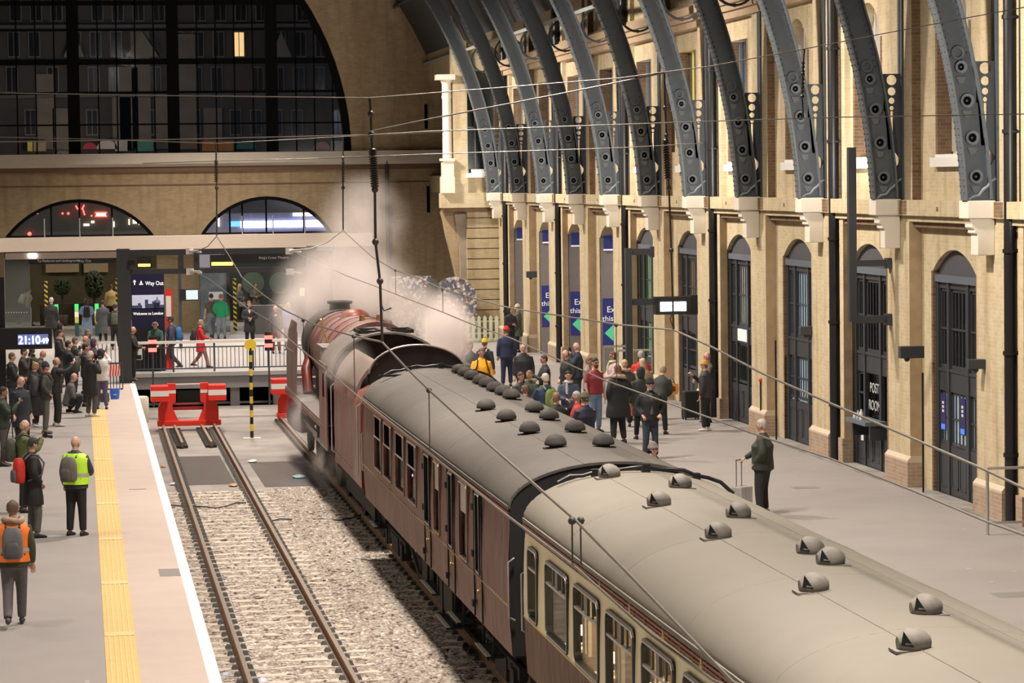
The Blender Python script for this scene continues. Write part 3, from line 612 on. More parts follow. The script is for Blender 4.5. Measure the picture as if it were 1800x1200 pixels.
def make_track(name, cx, y0, y1, label, group=None, sides=(-1, 1)):
    e = empty(name, (0, 0, 0)); tag(e, label, 'railway track', group)
    for s in sides:
        b = MB(); n = 14
        prof = [(-.07, -1.075), (-.07, -1.06), (-.012, -1.04), (-.012, -.955), (-.035, -.945), (-.035, -.917), (.035, -.917), (.035, -.945), (.012, -.955), (.012, -1.04), (.07, -1.06), (.07, -1.075)]
        ys = [y0+(y1-y0)*i/n for i in range(n+1)]
        b.loft([[(cx(y)+s*.752+px, y, pz) for px, pz in prof] for y in ys], 0, True, False)
        b.loft([[(cx(y)+s*.752+px, y, pz) for px, pz in ((-.034, -.918), (-.034, -.9145), (.034, -.9145), (.034, -.918))] for y in ys], 1, True, False)
        b.build('rail', [rust, rtop], e)
    y = 31.0; i = 0; sp = .66; rest = MB(); nclip = 0; proto = None; sproto = None
    while y < y1-.5:
        onslab = y > YB0
        if not onslab:
            if sproto is None:
                q = MB(); q.box(-1.25, 1.25, -.12, .12, -.14, .0, 0); sproto = q.build('sleeper', slp, e, bevel=.01); so = sproto
            else: so = sproto.copy(); COL.objects.link(so)
            so.location = (cx(y), y, -1.072)
        for s in sides:
            for t in (-1, 1):
                c = (cx(y)+s*.752+t*.115, y, -1.06)
                sh = [(-.055, -.09, -.015), (.055, -.09, -.015), (.055, .09, -.015), (-.055, .09, -.015), (-.03*1, -.05, .05), (.03, -.05, .05), (.03, .05, .05), (-.03, .05, .05)]
                fs = [(0, 3, 2, 1), (4, 5, 6, 7), (0, 1, 5, 4), (1, 2, 6, 5), (2, 3, 7, 6), (3, 0, 4, 7)]
                if nclip < 98 and len(sides) == 2 and y < 60 and (t == 1 or s == 1 or True):
                    if proto is None: q = MB(); q.add(sh, fs); proto = q.build('rail_clip', clipm, e); po = proto
                    else: po = proto.copy(); COL.objects.link(po)
                    po.location = c; nclip += 1
                else: rest.add([(c[0]+p[0], c[1]+p[1], c[2]+p[2]) for p in sh], fs)
        y += sp if not onslab else .42
    if rest.v: rest.build('far_rail_clips', clipm, e, kind='stuff')
    return e
make_track('railway_track', TX, 26, 88.5, 'empty rusty railway track beside the platform with the yellow strip')
make_track('railway_track', RX, 30, 91.0, 'railway track under the steam train, its one rail showing near the engine', sides=(-1, 1))
for s in (-1, 1):
    b = MB(); x = 3.45+s*.40
    b.box(x-.035, x+.035, 82.0, 88.0, -1.07, -.93, 0); b.box(x-.034, x+.034, 82.0, 88.0, -.93, -.925, 1)
    y = 82.1
    while y < 88: b.box(x-.16, x+.16, y, y+.16, -1.1, -1.03, 2); y += .42
    b.build('friction_rail', [rust, rtop, clipm], label='short inner rail bolted to the slab, %s' % ('on the platform side of the red buffer' if s < 0 else 'on the train side of the red buffer'), cat='rail', group='short friction rails')

# ================================================================== track end
red = mat('buffer_red', (.72, .035, .02), .45, var=.08, scale=3)
e = empty('buffer_stop', (0, 0, 0)); BS = 59.0
def bx(px): return (px-331.5)/BS
def bz(py): return (745-py)/BS
for s in (-1, 1):
    def mx(px): return s*abs(bx(px))
    b = MB(); xa, xb = sorted((mx(266), mx(297))); b.box(xa, xb, -.55, .1, bz(704), bz(676)); b.build('buffer_head', red, e, bevel=.02)
    b = MB(); b.box(xa-.003, xb+.003, -.556, -.2, bz(694), bz(684.5)); b.build('white_stripe', white, e)
    b = MB(); pts = [(296, 674), (310, 674), (310, 706), (304, 708), (304, 716), (315, 742), (279, 742), (279, 716), (284, 706), (296, 703)]
    b.prism([(mx(p), bz(q)) for p, q in pts], 'y', -.15, .15); b.build('buffer_upright', red, e)
    b = MB(); xa, xb = sorted((mx(296.5), mx(310.2))); b.box(xa, xb, -.155, -.14, bz(691), bz(685.5)); b.build('white_stripe', white, e)
b = MB(); b.box(bx(277), bx(388), -.25, .2, bz(748), bz(739)); b.build('base_bar', red, e, bevel=.01)
b = MB(); b.box(bx(305), bx(358), .0, .12, bz(721), bz(716)); b.box(bx(305), bx(358), .0, .12, bz(712), bz(710)); b.build('cross_bar', mat('dark_red', (.35, .02, .02), .5), e)
b = MB(); b.box(bx(308), bx(355), .02, .12, bz(677), bz(675)); b.build('top_bar', stone, e)
p = gz(333, 744, ZR); e.location = (TX(p[1])-.0, p[1], ZR); tag(e, 'red buffer stop with white stripes at the end of the empty track', 'buffer stop', 'red buffer stops')
e2 = copy_tree(e); p2 = gz(520, 737, ZR); e2.location = (RX(90.2)+.07, 90.2, ZR); e2['label'] = 'red buffer stop half hidden in front of the steam engine'
# deck edge over the dark void
b = MB(); b.box(1.5, 9.2, YE-.25, YE+.6, -.50, -.10, 0); b.box(1.5, 9.2, YE-.30, YE+.6, -.10, .03, 1); b.build('wall_deck_edge', [concr_g, mat('pale_deck_lip', (.42, .42, .42), .6)], kind='structure')
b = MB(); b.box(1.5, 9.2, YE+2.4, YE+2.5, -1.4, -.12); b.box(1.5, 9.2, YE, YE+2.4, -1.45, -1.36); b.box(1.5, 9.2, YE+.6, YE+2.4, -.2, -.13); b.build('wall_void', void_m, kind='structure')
for px in (325, 405, 412, 466): pass
for px0, px1 in ((405, 421), (480, 492)):
    x0 = gy(px0, 700, YE)[0]; x1 = gy(px1, 700, YE)[0]; b = MB(); b.box(x0, x1, YE-.1, YE+.4, -1.34, -.48); b.build('wall_deck_pier', concr_g, kind='structure')
b = MB(); x0, x1 = gy(312, 700, YE)[0], gy(352, 700, YE)[0]; b.box(x0, x1, YE+.3, YE+.5, -1.2, -.6); b.build('service_cabinet', mat('green_black', (.03, .04, .035), .6), label='dark green box in the void behind the red buffer stop', cat='cabinet')
b = MB(); b.box(1.5, 9.0, YE+.2, YE+.3, -1.06, -.99); b.build('void_rail', concr_g, label='grey horizontal bar crossing the void under the concourse', cat='bar')
# fence on the deck edge
YF = YE+.1
zt = gy(360, 599, YF)[2]; zb = .06
e = empty('guard_railing', (0, YF, 0)); tag(e, 'white topped guard railing with thin dark bars at the track end', 'railing')
b = MB(); b.box(1.75, 8.9, -.05, .05, zt-.07, zt+.02); b.build('handrail', white, e)
b = MB(); b.box(1.75, 8.9, -.02, .02, zb+.06, zb+.10); b.box(1.75, 8.9, -.02, .02, zt-.22, zt-.18); b.build('bottom_rail', steel_d, e)
for px in (234, 305, 377, 445, 510):
    x = gy(px, 640, YF)[0]; b = MB(); b.box(x-.03, x+.03, -.03, .03, 0, zt-.04); b.build('post', steel_d, e)
x = 1.9; proto = None
while x < 8.4:
    if proto is None: b = MB(); b.box(-.011, .011, -.01, .01, zb+.08, zt-.2); proto = b.build('baluster', steel_d, e); o = proto
    else: o = proto.copy(); COL.objects.link(o)
    o.location = (x, 0, 0); x += .135
# light fence and gate on the platform side
e = empty('barrier_gate', (0, 0, 0)); tag(e, 'dark barred gate with a striped warning board at the platform end', 'gate')
YG = gz(215, 690, 0)[1]; x0 = gy(184, 690, YG)[0]; x1 = gy(216, 690, YG)[0]; zt2 = gy(200, 638, YG)[2]
for z in (.12, zt2): b = MB(); b.box(x0, x1, YG-.02, YG+.02, z-.03, z+.02); b.build('gate_rail', steel_d, e)
x = x0
while x <= x1+.01: b = MB(); b.cyl((x, YG, 0 if x == x0 else .12), (x, YG, zt2), .015, n=6); b.build('gate_bar', steel_d, e); x += (x1-x0)/6
b = MB(); xx0, xx1 = gy(192, 650, YG)[0], gy(211, 650, YG)[0]; zz0, zz1 = gy(200, 660, YG)[2], gy(200, 641, YG)[2]; b.box(xx0, xx1, YG-.05, YG-.03, zz0, zz1); bd = b.build('warning_board', white, e)
for i in range(4): b = MB(); dx = (xx1-xx0)/4; b.prism([(xx0+dx*i, zz0), (xx0+dx*(i+.5), zz0), (xx0+dx*(i+1), zz1), (xx0+dx*(i+.5), zz1)], 'y', YG-.056, YG-.05); b.build('red_stripe', red, bd)
e = empty('guard_railing', (0, 0, 0)); tag(e, 'pale railing behind the photographers at the platform end', 'railing'); YG2 = YE+.2
xa, xb = gy(150, 640, YG2)[0], gy(206, 640, YG2)[0]
b = MB(); b.box(xa, xb, YG2-.04, YG2+.04, 1.0, 1.08); b.build('handrail', white, e)
b = MB(); x = xa
while x < xb: b.cyl((x, YG2, 0), (x, YG2, 1.02), .012, n=5); x += .14
b.build('infill_bars', steel_d, e, kind='stuff')
# blue bucket, striped pole, red signal lights, platform number board
x, y, z = gz(202, 701); b = MB(); b.lathe([(.12, 0), (.155, .3), (.165, .31), (.14, .30), (.11, .02)], (x, y, 0), 16); o = b.build('bucket', mat('bucket_blue', (.03, .16, .75), .4), label='blue plastic bucket by the gate at the platform end', cat='bucket')
b = MB(); b.tube([(x-.16, y, .3), (x-.12, y-.05, .17), (x, y-.17, .13), (x+.12, y-.05, .17), (x+.16, y, .3)], .008, 5); b.build('handle', white, o)
x, y, z = gz(186, 706); b = MB(); b.box(x-.16, x+.1, y-.1, y+.1, 0, .25); b.build('equipment_box', mat('box_green', (.03, .05, .045), .6), label='small dark green box beside the blue bucket', cat='box', bevel=.02)
x, y, z = gz(443, 771, -1.11); yel = mat('signal_yellow', (.80, .60, .05), .5); e = empty('striped_marker_pole', (x, y, -1.11)); tag(e, 'black and yellow banded marker pole standing between the tracks', 'marker pole')
ht = (771-613)/(5200/y)
for i in range(13): b = MB(); b.cyl((0, 0, .03+ht*i/13), (0, 0, .03+ht*(i+1)/13), .05, n=10, m=0); b.build('band', blackp if i % 2 == 0 else yel, e)
b = MB(); b.cyl((0, -.04, ht+.12), (0, .04, ht+.12), .17, n=20); b.build('disc', yel, e)
b = MB(); b.box(-.25, .25, -.15, .15, 0, .03); b.build('base_plate', stone, e)
redl = mat('red_signal_light', (1, .06, .05), .4, emit=4.5, var=0)
for px, py, pb, lb in ((268, 605, 676, 'beside the platform number board'), (472, 597, 662, 'near the steam engine')):
    x, y, z = gy(px, py, 95.2); zb_ = gy(px, pb, 95.2)[2]; e = empty('stop_light', (x, y, 0)); tag(e, 'pair of red stop lights on a thin post ' + lb, 'signal light', 'red stop lights')
    b = MB(); b.cyl((0, 0, ZR if px < 400 else ZR), (0, 0, z-.2), .03, n=8); b.build('post', steel_d, e)
    b = MB(); b.box(-.12, .12, .0, .12, z-.35, z+.25); b.build('light_box', blackp, e)
    for dz in (.13, -.13): b = MB(); b.box(-.13, .13, -.03, .0, z-.05+dz-.06, z-.05+dz+.06); b.build('lens', redl, e)
x0, y0, z0 = gy(233, 609, YF-.06); x1, _, z1 = gy(250, 632, YF-.06)
b = MB(); b.box(x0, x1, y0-.03, y0, z1, z0); o = b.build('platform_number_board', white, label='small white platform number seven board fixed on the railing', cat='sign'); b = MB(); b.box(x0+.02, x1-.02, y0-.035, y0-.03, z1+.02, z1+.16); b.build('board_band', blackp, o)
textobj('7', .26, ((x0+x1)/2, y0-.04, z1+.2), (pi/2, 0, 0), blackp, o, 'number', align='CENTER')
textobj('L', .10, (x0+.06, y0-.042, z1+.05), (pi/2, 0, 0), white, o, 'number')
b = MB(); xa, ya, _ = gz(262, 745, -1.11); b.lathe([(.22, 0), (.25, .1), (.25, .75), (.2, .8)], (2.15, 91.5, -1.1), 14); b.build('plastic_tub', mat('cream_plastic', (.6, .58, .5), .5), label='cream plastic tub between the platform edge and red buffer', cat='tub')

# ================================================================== gantry at the platform end
YGa = gz(222, 672)[1]; gdark = mat('gantry_grey', (.045, .05, .058), .5)
e = empty('platform_gantry', (0, YGa, 0)); tag(e, 'dark grey steel gantry over the track ends with two beams', 'gantry')
x0, x1 = gy(207, 550, YGa)[0], gy(230, 550, YGa)[0]; ztop = gy(220, 437, YGa)[2]
b = MB(); b.box(x0, x1, -.2, .2, 0, ztop); b.build('column', gdark, e, bevel=.01)
for py0, py1, pr in ((438, 448, 548), (472, 481, 548)):
    z1 = gy(300, py0, YGa)[2]; z0 = gy(300, py1, YGa)[2]; xr_ = gy(pr, 445, YGa)[0]; b = MB(); b.box(x1, xr_, -.12, .12, z0, z1); b.build('beam', gdark, e)
for px in (318, 345): x = gy(px, 460, YGa)[0]; b = MB(); b.box(x-.08, x+.08, -.1, .1, gy(300, 481, YGa)[2], gy(300, 438, YGa)[2]); b.build('beam_stiffener', gdark, e)
b = MB(); x = gy(548, 445, YGa)[0]; b.box(x-.15, x+.15, -.2, .2, ZR, ztop); b.build('column', gdark, e)
insm = mat('insulator_white', (.75, .72, .70), .3)
for px in (333, 508):
    x = gy(px, 445, YGa)[0]
    for py in (440, 476): z = gy(px, py, YGa)[2]; b = MB(); b.box(x-.12, x+.12, -.22, -.12, z-.12, z+.08); b.cyl((x, -.25, z), (x+.35, -.5, z-.05), .035, n=8); [b.lathe([(.02, 0), (.07, .01), (.02, .02)], (x+.1+.06*i, -.32-.04*i, z), 8) for i in range(4)]; b.build('insulator', insm, e)
b = MB(); x, y, z = gy(225, 457, YGa); b.box(x+.02, x+.2, -.4, -.1, z-.15, z+.02); b.build('camera_housing', blackp, e)
e = empty('display_post', (0, 0, 0)); tag(e, 'slim dark post with a lit timetable screen near the Way Out sign', 'post')
x, y, _ = gz(318, 612); b = MB(); b.box(x-.06, x+.06, y-.06, y+.06, 0, 3.4); b.build('post', gdark, e)
xa, _, za = gy(326, 510, y-.1); xb, _, zb2 = gy(348, 526, y-.1); b = MB(); b.box(x, xb+.03, y-.1, y+.02, zb2-.04, za+.04); b.build('screen_case', blackp, e); b = MB(); b.box(xa+.02, xb, y-.11, y-.10, zb2, za); b.build('screen', mat('screen_glow', (.35, .5, .55), .4, emit=.9, var=.9, scale=6), e)

# ================================================================== Way Out totem and boards
e = empty('way_out_totem', (0, 99.0, 0)); tag(e, 'tall navy Way Out totem with a pale skyline panel welcoming to London', 'sign')
ax0, _, az1 = gy(230, 481, 99); ax1 = gy(288, 481, 99)[0]; Zp = lambda py: gy(260, py, 99)[2]
b = MB(); b.box(ax0, ax1, -.06, .06, 0, az1); b.build('totem_body', mat('totem_navy', (.012, .012, .05), .4), e)
b = MB(); b.box(ax0+.02, ax1-.02, -.07, -.06, 0, Zp(575)); b.build('black_foot_panel', blackp, e)
b = MB(); b.box(ax0+.02, ax1-.02, -.07, -.06, Zp(541), Zp(518)); pn = b.build('skyline_panel', mat('pale_panel', (.50, .53, .68), .5, emit=.25), e)
b = MB(); navy = mat('skyline_navy', (.06, .07, .16), .5)
for (a, c, hh) in ((.0, .18, .09), (.18, .27, .17), (.27, .31, .1), (.40, .5, .28), (.5, .62, .14), (.62, .7, .22), (.7, .86, .17), (.86, 1.0, .1)): b.box(ax0+.02+a*1.06, ax0+.02+c*1.06, -.076, -.07, Zp(541), Zp(541)+hh)
b.lathe([(.11, 0), (.09, .07), (.03, .11), (.01, .2)], (ax0+.85, -.072, Zp(541)+.17), 10); b.build('skyline_shape', navy, pn)
wt = mat('sign_text_white', (.95, .93, .85), .5, emit=.7, var=0)
textobj('Way Out', .19, (ax0+.47, -.075, Zp(501)), (pi/2, 0, 0), wt, e, 'sign_lettering', squeeze=.82)
textobj('Welcome to London', .135, (ax0+.05, -.075, Zp(553)), (pi/2, 0, 0), wt, e, 'sign_lettering', squeeze=.86)
b = MB(); b.prism([(ax0+.10, Zp(500)), (ax0+.13, Zp(500)), (ax0+.13, Zp(500)+.1), (ax0+.17, Zp(500)+.1), (ax0+.115, Zp(500)+.17), (ax0+.06, Zp(500)+.1), (ax0+.10, Zp(500)+.1)], 'y', -.08, -.07)
b.prism([(ax0+.26, Zp(500)), (ax0+.40, Zp(500)), (ax0+.40, Zp(500)+.02), (ax0+.26, Zp(500)+.02)], 'y', -.08, -.07); b.prism([(ax0+.29, Zp(500)+.04), (ax0+.37, Zp(500)+.04), (ax0+.33, Zp(500)+.15)], 'y', -.08, -.07); b.build('arrow_symbol', wt, e)
b = MB(); xr0, _, zr1 = gy(290, 508, 99.6); xr1, _, zr0 = gy(302, 556, 99.6); b.box(xr0, xr1+.02, 99.55, 99.6, 0, zr1); o = b.build('red_poster_stand', red, label='narrow red and white poster stand beside the navy totem', cat='poster'); b = MB(); b.box(xr0+.02, xr1-.02, 99.53, 99.55, zr0, gy(290, 520, 99.6)[2]); b.build('poster_sheet', white, o)
# clock on the black post, and the clock on the bracket
scr = mat('clock_glow', (.82, .90, 1.0), .4, emit=5.5, var=.02); seg_m = mat('clock_digit_dark', (.25, .35, .55), .5, emit=.35, var=0)
YK = 74.0
e = empty('platform_clock', (0, YK, 0)); tag(e, 'black platform clock showing 21:10:49 on a thick black post above the crowd', 'clock', 'station clocks')
cx0, _, cz1 = gy(-12, 577, YK); cx1, _, cz0 = gy(92, 612, YK); b = MB(); b.box(cx0, cx1, -.18, .18, cz0, cz1); b.build('clock_case', blackp, e, bevel=.01)
sx0, _, sz1 = gy(31, 588, YK-.2); sx1, _, sz0 = gy(85, 605, YK-.2); b = MB(); b.box(sx0, sx1, -.19, -.182, sz0, sz1); b.build('clock_screen', mat('clock_back', (.10, .12, .3), .5, emit=.6, var=.2), e)
textobj('21:10', (sz1-sz0)*1.12, (sx0+.01, -.20, sz0+.02), (pi/2, 0, 0), scr, e, 'clock_digits', squeeze=.86)
textobj('49', (sz1-sz0)*.72, (gy(72.5, 600, YK-.2)[0], -.20, sz0+.03), (pi/2, 0, 0), scr, e, 'clock_digits', squeeze=1.0)
b = MB(); px0 = gy(-14, 600, YK)[0]; px1_ = gy(9, 600, YK)[0]; b.box(px0, px1_, .2, .6, 0, gy(0, 488, YK)[2]); b.build('post', blackp, e)
YK2 = 74.3
e = empty('platform_clock', (0, YK2, 0)); tag(e, 'black digital clock with a glaring white display on a bracketed mast by the wall', 'clock', 'station clocks')
g = lambda px, py: gy(px, py, YK2)
b = MB(); b.box(g(1150, 520)[0], g(1213, 520)[0], -.18, .18, g(1180, 552)[2], g(1180, 521)[2]); b.build('clock_case', blackp, e, bevel=.01)
b = MB(); b.box(g(1213, 520)[0], g(1225, 520)[0], -.1, .25, g(1180, 553)[2], g(1180, 519)[2]); b.build('clock_end_case', blackp, e)
b = MB(); b.box(g(1158, 520)[0], g(1203, 520)[0], -.2, -.18, g(1180, 546)[2], g(1180, 530)[2]); b.build('clock_screen', mat('clock_glare', (.85, .95, 1), .4, emit=6, var=0), e)
textobj('21:10 49', .19, (g(1160, 540)[0], -.21, g(1160, 545)[2]), (pi/2, 0, 0), mat('pale_digit', (.55, .7, .85), .4, emit=2.4, var=0), e, 'clock_digits', squeeze=.93)
b = MB(); b.box(g(1099, 500)[0], g(1110, 500)[0], -.08, .08, 0, g(1105, 436)[2]); b.build('mast', gdark, e)
for py0, py1, pr in ((437, 448, 1150), (525, 536, 1150)): b = MB(); b.box(g(1110, 500)[0], g(pr, 500)[0], -.06, .06, g(1120, py1)[2], g(1120, py0)[2]); b.build('mast_arm', gdark, e)
b = MB(); b.box(g(1143, 440)[0], g(1149, 440)[0], -.09, .09, g(1146, 452)[2], g(1146, 433)[2]); b.build('arm_bracket', gdark, e)
YK3 = 57.8; g = lambda px, py: gy(px, py, YK3)
e = empty('wall_bracket_mast', (0, YK3, 0)); tag(e, 'tall dark mast held off the brick wall by two bracket arms', 'mast')
b = MB(); b.box(g(1491, 400)[0], g(1504, 400)[0], -.08, .08, g(1498, 565)[2], g(1498, 259)[2]); b.build('mast', gdark, e)
for py0, py1 in ((457, 468), (555, 568)): b = MB(); b.box(g(1504, 400)[0], 16.40, -.06, .06, g(1520, py1)[2], g(1520, py0)[2]); b.build('mast_arm', gdark, e); b = MB(); b.box(16.30, 16.40, -.12, .12, g(1520, py1+4)[2], g(1520, py0-3)[2]); b.build('arm_bracket', gdark, e)
for px0, px1, py0, py1, lb in ((1583, 1625, 609, 631, 'on the pier between the two widest doors'), (1703, 1733, 632, 650, 'beside the door lit pale at the bottom'), (1407, 1428, 574, 590, 'beside the door with cool bright strips'), (926, 944, 477, 489, 'far along the wall before the open doorways')):
    s = (px1-115)/16.40; yb_ = gx(px1, py0, 16.40)[1]; x0 = gy(px0, py0, yb_)[0]; b = MB(); z1 = gy(px0, py0, yb_)[2]; z0 = gy(px0, py1-1, yb_)[2]; b.box(x0, 16.40, yb_, yb_+.18, z0, z1); o = b.build('security_camera', gdark, label='dark boxed security camera unit on the brickwork ' + lb, cat='camera', group='boxed cameras along the wall', bevel=.01)
    b = MB(); b.ball((x0+.14, yb_+.05, z0-.01), .06, 10); b.build('camera_dome', blackp, o)
# counter and lettering at the second door
yc = DY(1); e = empty('ticket_counter', (0, yc, 0)); tag(e, 'dark service counter with bottles at the second door from the luggage rail', 'counter')
b = MB(); b.box(16.28, XW+.1, -1.0, .55, 1.0, 1.08); b.build('counter_top', doorf, e); b = MB(); b.box(16.4, XW+.1, -.95, -.85, .7, 1.0); b.build('bracket', doorp, e); b = MB(); b.box(16.4, XW+.1, .4, .5, .7, 1.0); b.build('bracket', doorp, e)
for i, (dy, hh, c) in enumerate(((-.2, .22, 'white'), (.05, .18, 'clear'), (.3, .12, 'pale'))):
    b = MB(); b.lathe([(.045, 0), (.045, hh*.65), (.02, hh*.8), (.018, hh)], (16.42, yc+dy, 1.08), 10); o = b.build('bottle', mat('bottle_'+c, ((.75, .75, .75), (.4, .5, .5), (.6, .6, .5))[i], .3), label='%s small bottle standing on the dark service counter' % c, cat='bottle', group='bottles on the counter')
b = MB(); b.box(XW+.06, XW+.08, yc+.62, yc+.9, .55, .85); b.build('notice', white, label='small white notice low on the service counter door', cat='notice')
t = textobj('POST', .30, (XW+.10, yc-.05, 1.62), (pi/2, 0, -pi/2), mat('faded_white', (.5, .52, .52), .5), None, 'post_room_lettering', align='CENTER', label='faded white POST lettering on the glass above the counter', cat='lettering')
t = textobj('ROOM', .30, (XW+.10, yc-.05, 1.25), (pi/2, 0, -pi/2), mat('faded_white', (.5, .52, .52), .5), None, 'post_room_lettering', align='CENTER', label='faded white ROOM lettering just above the counter', cat='lettering')
for dy, lb in ((-.25, 'middle'), (1.0, 'far side')):
    b = MB(); b.box(XW+.08, XW+.1, DY(0)+dy-.16, DY(0)+dy+.16, 1.25, 1.95); o = b.build('door_notice', mat('notice_navy', (.02, .02, .10), .5, emit=.1), label='navy notice behind the glass in the %s of the first door' % lb, cat='notice', group='navy notices in the first door')
    b = MB(); b.box(XW+.075, XW+.08, DY(0)+dy-.12, DY(0)+dy+.12, 1.27, 1.37); b.build('blue_panel', mat('notice_blue', (.05, .2, .8), .5, emit=.4), o)
    for i in range(3): b = MB(); b.box(XW+.074, XW+.08, DY(0)+dy-.05, DY(0)+dy+.05, 1.6+.08*i, 1.65+.08*i); b.build('notice_text', white, o)
# chrome rails on the right platform
chrome = mat('brushed_rail', (.62, .60, .58), .3, .8)
e = empty('luggage_rail', (0, 0, 0)); tag(e, 'low chrome hoop rail on the platform near the first drainpipe', 'rail', 'chrome hoop rails')
x, y, _ = gz(1736, 940); zt_ = gy(1736, 823, y)[2]; zl = gy(1736, 919, y)[2]
for dy in (0,): b = MB(); b.cyl((x, y, 0), (x, y, zt_), .028, n=8); b.build('post', chrome, e)
for z in (zt_, zl): b = MB(); b.cyl((x, y, z), (x+1.15, y+.0, z), .025, n=8); b.build('bar', chrome, e)
b = MB(); b.cyl((x+1.15, y, 0), (x+1.15, y, zt_), .028, n=8); b.build('post', chrome, e)
e = empty('luggage_rail', (0, 0, 0)); tag(e, 'tall chrome hoop rail among the crowd in front of the far drainpipe', 'rail', 'chrome hoop rails')
yq = 80.0
for (pa, pb, pz) in ((1062, 1112, 609), (1086, 1146, 616)):
    xa, _, z = gy(pa, pz, yq); xb = gy(pb, pz, yq)[0]; b = MB(); b.cyl((xa, yq, z), (xb, yq, z), .03, n=8); b.build('bar', chrome, e)
    b = MB(); b.cyl((xa, yq, 0), (xa, yq, z), .025, n=8); b.cyl((xb, yq, 0), (xb, yq, z), .025, n=8); b.build('post', chrome, e)
    yq -= .8
# wall conduits between the doors
for px, pt, pb, lb, cc in ((1337, 668, 775, 'topped by a red knob', True), (1364, 598, 790, 'rising beside the fourth door', False), (1622, 655, 858, 'beside the first door, thick and dark', False)):
    s_ = gx(px, pb, 16.36); z1 = gx(px, pt, 16.36)[2]; b = MB(); b.tube([(16.37, s_[1], 0.02), (16.37, s_[1], z1*.5), (16.37, s_[1], z1)], .02, 6); o = b.build('wall_conduit', blackp, label='thin black conduit on the brick pier '+lb, cat='conduit', group='thin conduits on the piers')
    if cc: b = MB(); b.ball((16.37, s_[1], z1), .05, 8); b.build('knob', red, o)
# ================================================================== the train
HD = -0.0045
maroon = mat('maroon_coach_paint', (.14, .05, .04), .5, spec=.4, var=.35, scale=3, dirt=(.30, .20, .16), dscale=3.4, damt=.7, vstretch=(2.5, 2.5, .45))
maroon2 = mat('engine_crimson', (.20, .034, .027), .4, var=.2, scale=3, dirt=(.225, .165, .135), dscale=1.1, damt=.85)
sootp = mat('sooty_tender_top', (.24, .185, .155), .45, var=.2, scale=2, dirt=(.17, .14, .13))
choc = mat('chocolate_coach_paint', (.15, .085, .06), .6, spec=.25, var=.3, scale=3, dirt=(.26, .195, .155), dscale=3.0, damt=.6, vstretch=(3, 3, .4))
cream = mat('cream_coach_paint', (.92, .86, .54), .4, var=.04, scale=2, dirt=(.74, .64, .40), dscale=1.5, damt=.45)
roofm1 = mat('coach_roof_charcoal', (.098, .09, .08), .65, var=.10, scale=2, dirt=(.135, .125, .11), dscale=.5, damt=.6)
roofm2 = mat('coach_roof_grey', (.185, .172, .142), .62, var=.10, scale=2, dirt=(.185, .17, .145), dscale=.6, damt=.6)
under = mat('underframe_black', (.012, .011, .010), .8, var=.4)
bellows = mat('gangway_black', (.014, .014, .016), .7)
wframe = mat('window_alloy_dark', (.03, .03, .032), .35); wpale = mat('window_alloy_pale', (.45, .44, .42), .35, .5)
gold = mat('gold_line', (.55, .42, .12), .4); brass = mat('brass', (.65, .48, .2), .3, .9)
redl2 = mat('red_cantrail_line', (.30, .10, .065), .5); tread = mat('pale_step_edge', (.5, .48, .45), .6)
cabglass = glass_mat('coach_window_glass', (.80, .80, .76), .14)
interior = mat('coach_interior_wood', (.42, .30, .18), .6, var=.3, scale=3); seatm = mat('seat_moquette', (.22, .14, .08), .8); curt = mat('curtain_gold', (.65, .55, .35), .8)
lampm = mat('carriage_lamp', (1, .85, .55), .5, emit=2.5, var=0)
CANT, RIDGE, BOT, HWB = 2.94, 3.50, 1.03, 1.36
def coach_side_x(z): return 1.33+.04*sin(pi*min(1, max(0, (z-BOT)/(CANT-BOT))))
def roof_prof(n=20, a=1.36, z0=CANT, b_=RIDGE-CANT, e=1.0):
    out = []
    for i in range(n+1):
        t = pi*i/n; out.append((a*(abs(cos(t))**(1/e))*(1 if cos(t) >= 0 else -1), z0+b_*(sin(t)**(1/e))))
    return out
def side_wall(b, side, y0, y1, holes, m_of):
    ys = sorted(set([y0, y1]+[h[i] for h in holes for i in (0, 1)]))
    zs = sorted(set([BOT, 1.4, 1.74, 2.0, 2.4, 2.78, CANT]+[h[i] for h in holes for i in (2, 3)]))
    for i in range(len(ys)-1):
        for j in range(len(zs)-1):
            ym, zm = (ys[i]+ys[i+1])/2, (zs[j]+zs[j+1])/2
            if any(h[0] < ym < h[1] and h[2] < zm < h[3] for h in holes): continue
            P = [(side*coach_side_x(z), y, z) for y, z in ((ys[i], zs[j]), (ys[i+1], zs[j]), (ys[i+1], zs[j+1]), (ys[i], zs[j+1]))]
            Q = [(p[0]-side*.05, p[1], p[2]) for p in P]
            b.add(P, [(0, 1, 2, 3)], m_of(zm)); b.add(Q, [(0, 1, 2, 3)], 2)
